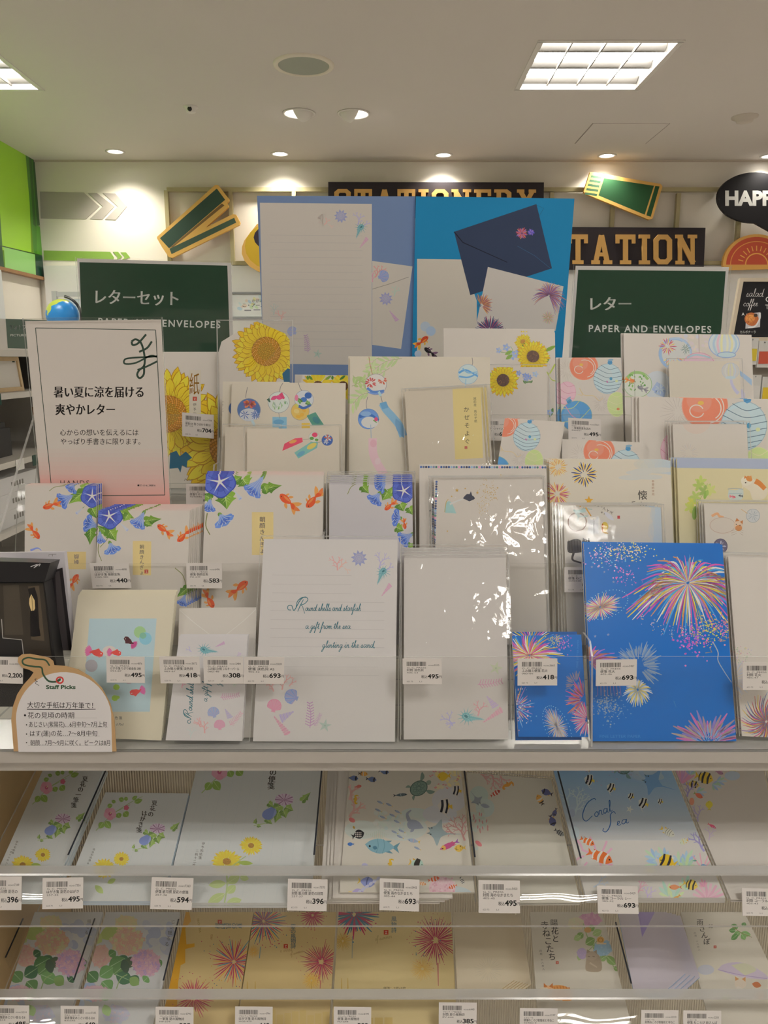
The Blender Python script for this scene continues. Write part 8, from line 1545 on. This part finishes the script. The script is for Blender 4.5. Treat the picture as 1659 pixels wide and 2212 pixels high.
T('495 yen price ticket on the goldfish collage postcard', F1, (229.5, 1418), (312, 1419.2), (230.5, 1474.5), '4876', GC, 'はがき箋 ちぎり絵金魚 2柄', '094-87', '495')
T('418 yen price ticket on the small shell pad, left of the 308 yen one', F1, (343.6, 1418), (430, 1418.6), (347, 1476), '3672', GC, 'ふみ揃え便箋 淡色貝', '083-67', '418')
T('308 yen price ticket on the small shell pad', F1, (439, 1418.6), (525, 1419), (440.5, 1476.5), '2484', GC, 'ふみ揃え封筒 シルキーパール', '082-48', '308', '623 14 L5')
T('693 yen price ticket on the large shell pad', F1, (527.5, 1419), (614, 1419.6), (526.5, 1477), '5528', GC, '便箋 淡色貝 A5', '405-52', '693')
T('495 yen price ticket on the shell envelope with glare', F1, (869.4, 1422.7), (954, 1423), (870, 1477.6), '5535', GC, '封筒 淡色貝', '405-53', '495')
T('418 yen price ticket on the small blue firework pad', F1, (1118.5, 1423), (1204, 1422.6), (1118, 1481), '3665', GC, 'ふみ揃え便箋 花火', '083-66', '418')
T('693 yen price ticket on the large blue firework pad', F1, (1288, 1425), (1376, 1424), (1287, 1482), '5467', GC, '便箋 花火', '405-46', '693')
T('price ticket at the right edge on the white firework envelope', F1, (1603.5, 1431), (1690, 1431), (1604.5, 1490.5), '5474', GC, '封筒 花火', '405-47', '495')
T('440 yen price ticket, tilted, on the morning glory note card', F2, (193, 1216.7), (277, 1216), (200, 1271), '4808', 'フロンティア株式会社', 'はがき箋 朝顔金魚', 'HGS-480', '440', '623 73 L6')
T('583 yen price ticket on the morning glory letter pad', F2, (402.4, 1216), (479.3, 1216), (403, 1271), '6496', 'フロンティア株式会社', '便箋 朝顔金魚', 'PD-649', '583', '623 73 L6')
T('price ticket half hidden left of the big blue firework pad', F2, (1219, 1224.7), (1299, 1224.5), (1219.5, 1279.5), '4484', 'エヌビー社', '便箋 ねこ', '4590448', '583', '623 73 L3')
T('price ticket peeping between the summer notice and the morning glory pad', F3, (401.7, 1044.6), (479, 1045), (402, 1096), '4451', 'エヌビー社', '便箋サマーカード', '4590445', '660', '623 73 L3')
T('price ticket fragment between the cream firework pad and the cat pad', F3, (1382, 1052), (1459, 1052), (1383, 1104), '4460', 'エヌビー社', '便箋', '4590446', '506', '623 73 L3')
T('704 yen price ticket on the big sunflower pad', F4, (393.2, 890.6), (461.8, 896), (393.4, 942), '1358', 'ミドリ', '便箋135 箔 ひまわり柄 S2', '87135', '704', '623 73 L5')
T('price ticket half hidden behind the tilted balloon postcard', F4, (1036, 903), (1102, 905), (1037, 951), '9391', '日本ホールマーク', '便箋夏サンシャイン', '829391', '605', '623 73 L3')
T('495 yen price ticket below the narrow water balloon pad', F4, (1227.4, 902.3), (1298, 906), (1228, 950), '5521', '日本ホールマーク', '一筆箋夏夏色涼み', '825521', '495', '623 73 L3')
T('396 yen price ticket at the left end of the upper clear tray', LA, (-37, 1893), (47, 1893), (-38, 1966), '7349', GC, '一筆箋 紙司撰 夏花の', '257-34', '396', off=.0021)
T('ticket dulled by a bright reflection, second on the upper clear tray', LA, (92, 1896.6), (180, 1895), (91, 1964), '7356', GC, 'はがき箋 夏花のはがき', '257-35', '495', off=.0021)
T('594 yen price ticket on the upper clear tray', LA, (328, 1894.5), (418, 1896.6), (324, 1963.5), '7363', GC, '便箋 紙司撰 夏花の便箋', '257-36', '594', off=.0021)
T('396 yen price ticket left of the sea turtle pad', LA, (622, 1898), (707.5, 1899.5), (620, 1967), '7370', GC, '封筒 紙司撰 夏花の封筒', '257-37', '396', off=.0021)
T('693 yen price ticket on the sea turtle pad', LA, (820.5, 1897), (906, 1900), (819.5, 1966), '5443', GC, '便箋 海のなかまたち', '405-44', '693', '623 72 L1', off=.0021)
T('495 yen ticket under bright reflection on the seahorse envelope', LA, (1033.5, 1901), (1123, 1902), (1034, 1972), '5450', GC, '封筒 海のなかまたち', '405-45', '495', '623 72 L1', off=.0021)
T('693 yen price ticket on the blue coral pad', LA, (1289.5, 1913), (1377.5, 1914.5), (1292, 1973), '5429', GC, '便箋 コーラル シー', '405-42', '693', '623 72 L1', off=.0021)
T('price ticket at the right edge of the upper clear tray', LA, (1602.5, 1918), (1690, 1920), (1604, 1978), '5436', GC, '封筒 コーラル シー', '405-43', '495', '623 72 L1', off=.0021)
for lab_, x0, x1, y, cd_, mk, nm, nu, pr in (
    ('price ticket at the left end of the lowest tray, below the narrow hydrangea pad', -21, 63, 2171, '5514', '日本ホールマーク', '一筆箋夏あじさい揺るるII', '835514', '495'), ('price ticket below the wider hydrangea pad', 131, 212.6, 2172.4, '5545', '日本ホールマーク', '葉書箋夏あじさい揺るるII', '835545', '440'),
    ('price ticket below the narrow tan firework pad', 336, 418, 2174.5, '5793', 'フロンティア株式会社', '一筆箋 夏の風物詩', 'MP-579', '385'), ('price ticket below the postcard-size tan firework pad', 508, 589, 2174, '4794', 'フロンティア株式会社', 'はがき箋 夏の風物詩', 'HGS-479', '440'),
    ('price ticket below the wide tan firework pad', 721, 802, 2174.6, '6441', 'フロンティア株式会社', '便箋 夏の風物詩', 'PD-644', '583'), ('385 yen price ticket below the thick cream envelope stack', 948, 1030, 2165, '6440', 'フロンティア株式会社', '封筒 夏の風物詩', 'EV-644', '385'),
    ('price ticket below the temple cat pad', 1123, 1205, 2177.5, '2197', 'エヌビー社', '便箋ねころび紫陽花と寺ねこ', '4590219', '583'), ('left price ticket of the pair at the lower right corner', 1385, 1466, 2181.5, '2210', 'エヌビー社', '封筒ねころび紫陽花と寺ねこ', '4590221', '396'), ('right price ticket of the pair at the lower right corner', 1476, 1558, 2182.5, '2203', 'エヌビー社', '便箋 ねころび 雨さんぽ', '4590220', '583')):
    T(lab_, LB, (x0, y), (x1, y + .8), (x0 - .5, y + 58), cd_, mk, nm, nu, pr, '623 73 L3', off=.0021)

# ================================================================ clear dividers, slid into the gaps between the sheets
from mathutils.bvhtree import BVHTree
def _tree(o):
    m = WORLD.get(o.name) or (WORLD.get(o.parent.name) if o.parent else None) or o.location
    L_ = o.location if o.parent is None else Vector(o.parent.location)
    return BVHTree.FromPolygons([v.co + Vector(L_) for v in o.data.vertices], [tuple(p.vertices) for p in o.data.polygons])
OBST = []
for o in list(COL.objects):
    if o.type != 'MESH' or o.get('kind') == 'structure': continue
    r_ = o if o.parent is None else o.parent
    if r_.get('category') not in ('letter pad', 'envelope', 'postcard', 'pen box', 'sign', 'card', 'price ticket'): continue
    if Vector(r_.location).y > 1.3: continue
    OBST.append(_tree(o))
def place(t, make, shifts, mats):
    for s in shifts:
        b = make(s); tr = BVHTree.FromPolygons([Vector(v) for v in b.v], b.f)
        if not any(tr.overlap(o) for o in OBST): b.build('divider', mats, t); OBST.append(tr); return True
    return False
for (t, P, xs, dark) in PEND:
    for (q0, q1) in xs:
        def mk(s):
            h, s = s
            T = P.off(h).hit([q0, q1]) + np.array([[s, 0, 0]]); b = MB(); nn = P.n
            e = (T[0] - T[1]) / np.linalg.norm(T[0] - T[1]); T[1] += e * .014
            B0, B1 = T[0] - nn * (h - .0008), T[1] - nn * (h - .0008); w = np.array([.0009, 0, 0])
            b.hexa([T[0] - w, T[1] - w, B1 - w, B0 - w], [T[0] + w, T[1] + w, B1 + w, B0 + w], 0)
            b.hexa([T[0] - w + nn * .0003, T[0] + w + nn * .0003, T[1] + w + nn * .0003, T[1] - w + nn * .0003], [T[0] - w, T[0] + w, T[1] + w, T[1] - w], 1)
            return b
        place(t, mk, [(h, s) for s in (0, .002, -.002, .004, -.004, .006, -.006, .009, -.009, .012, -.012) for h in (.03, .022)], [ACRYL, dark])
for (row, px, top) in RDIV:
    y0, z0, y1, z1 = FR[row]; x = Plane((0, y1, z1), (0, -1, 0)).hit([px])[0][0]
    def mk(s):
        dp, s = s; yb = y1 + dp; b = MB(); w = .001
        pr = [(y0 + .004, z0 + .0022), (y1 + .001, z1), (y1 + .012, z1 + top), (yb, z1 + top), (yb - .012, z0 + .0022)]
        b.hexa([(x + s - w, y, z) for y, z in pr], [(x + s + w, y, z) for y, z in pr], 0, ms=1); return b
    place(RACK, mk, [(dp, s) for s in (0, .002, -.002, .004, -.004, .007, -.007, .010, -.010, .013, -.013) for dp in (.038, .026)], [ACRYL, EDGE])
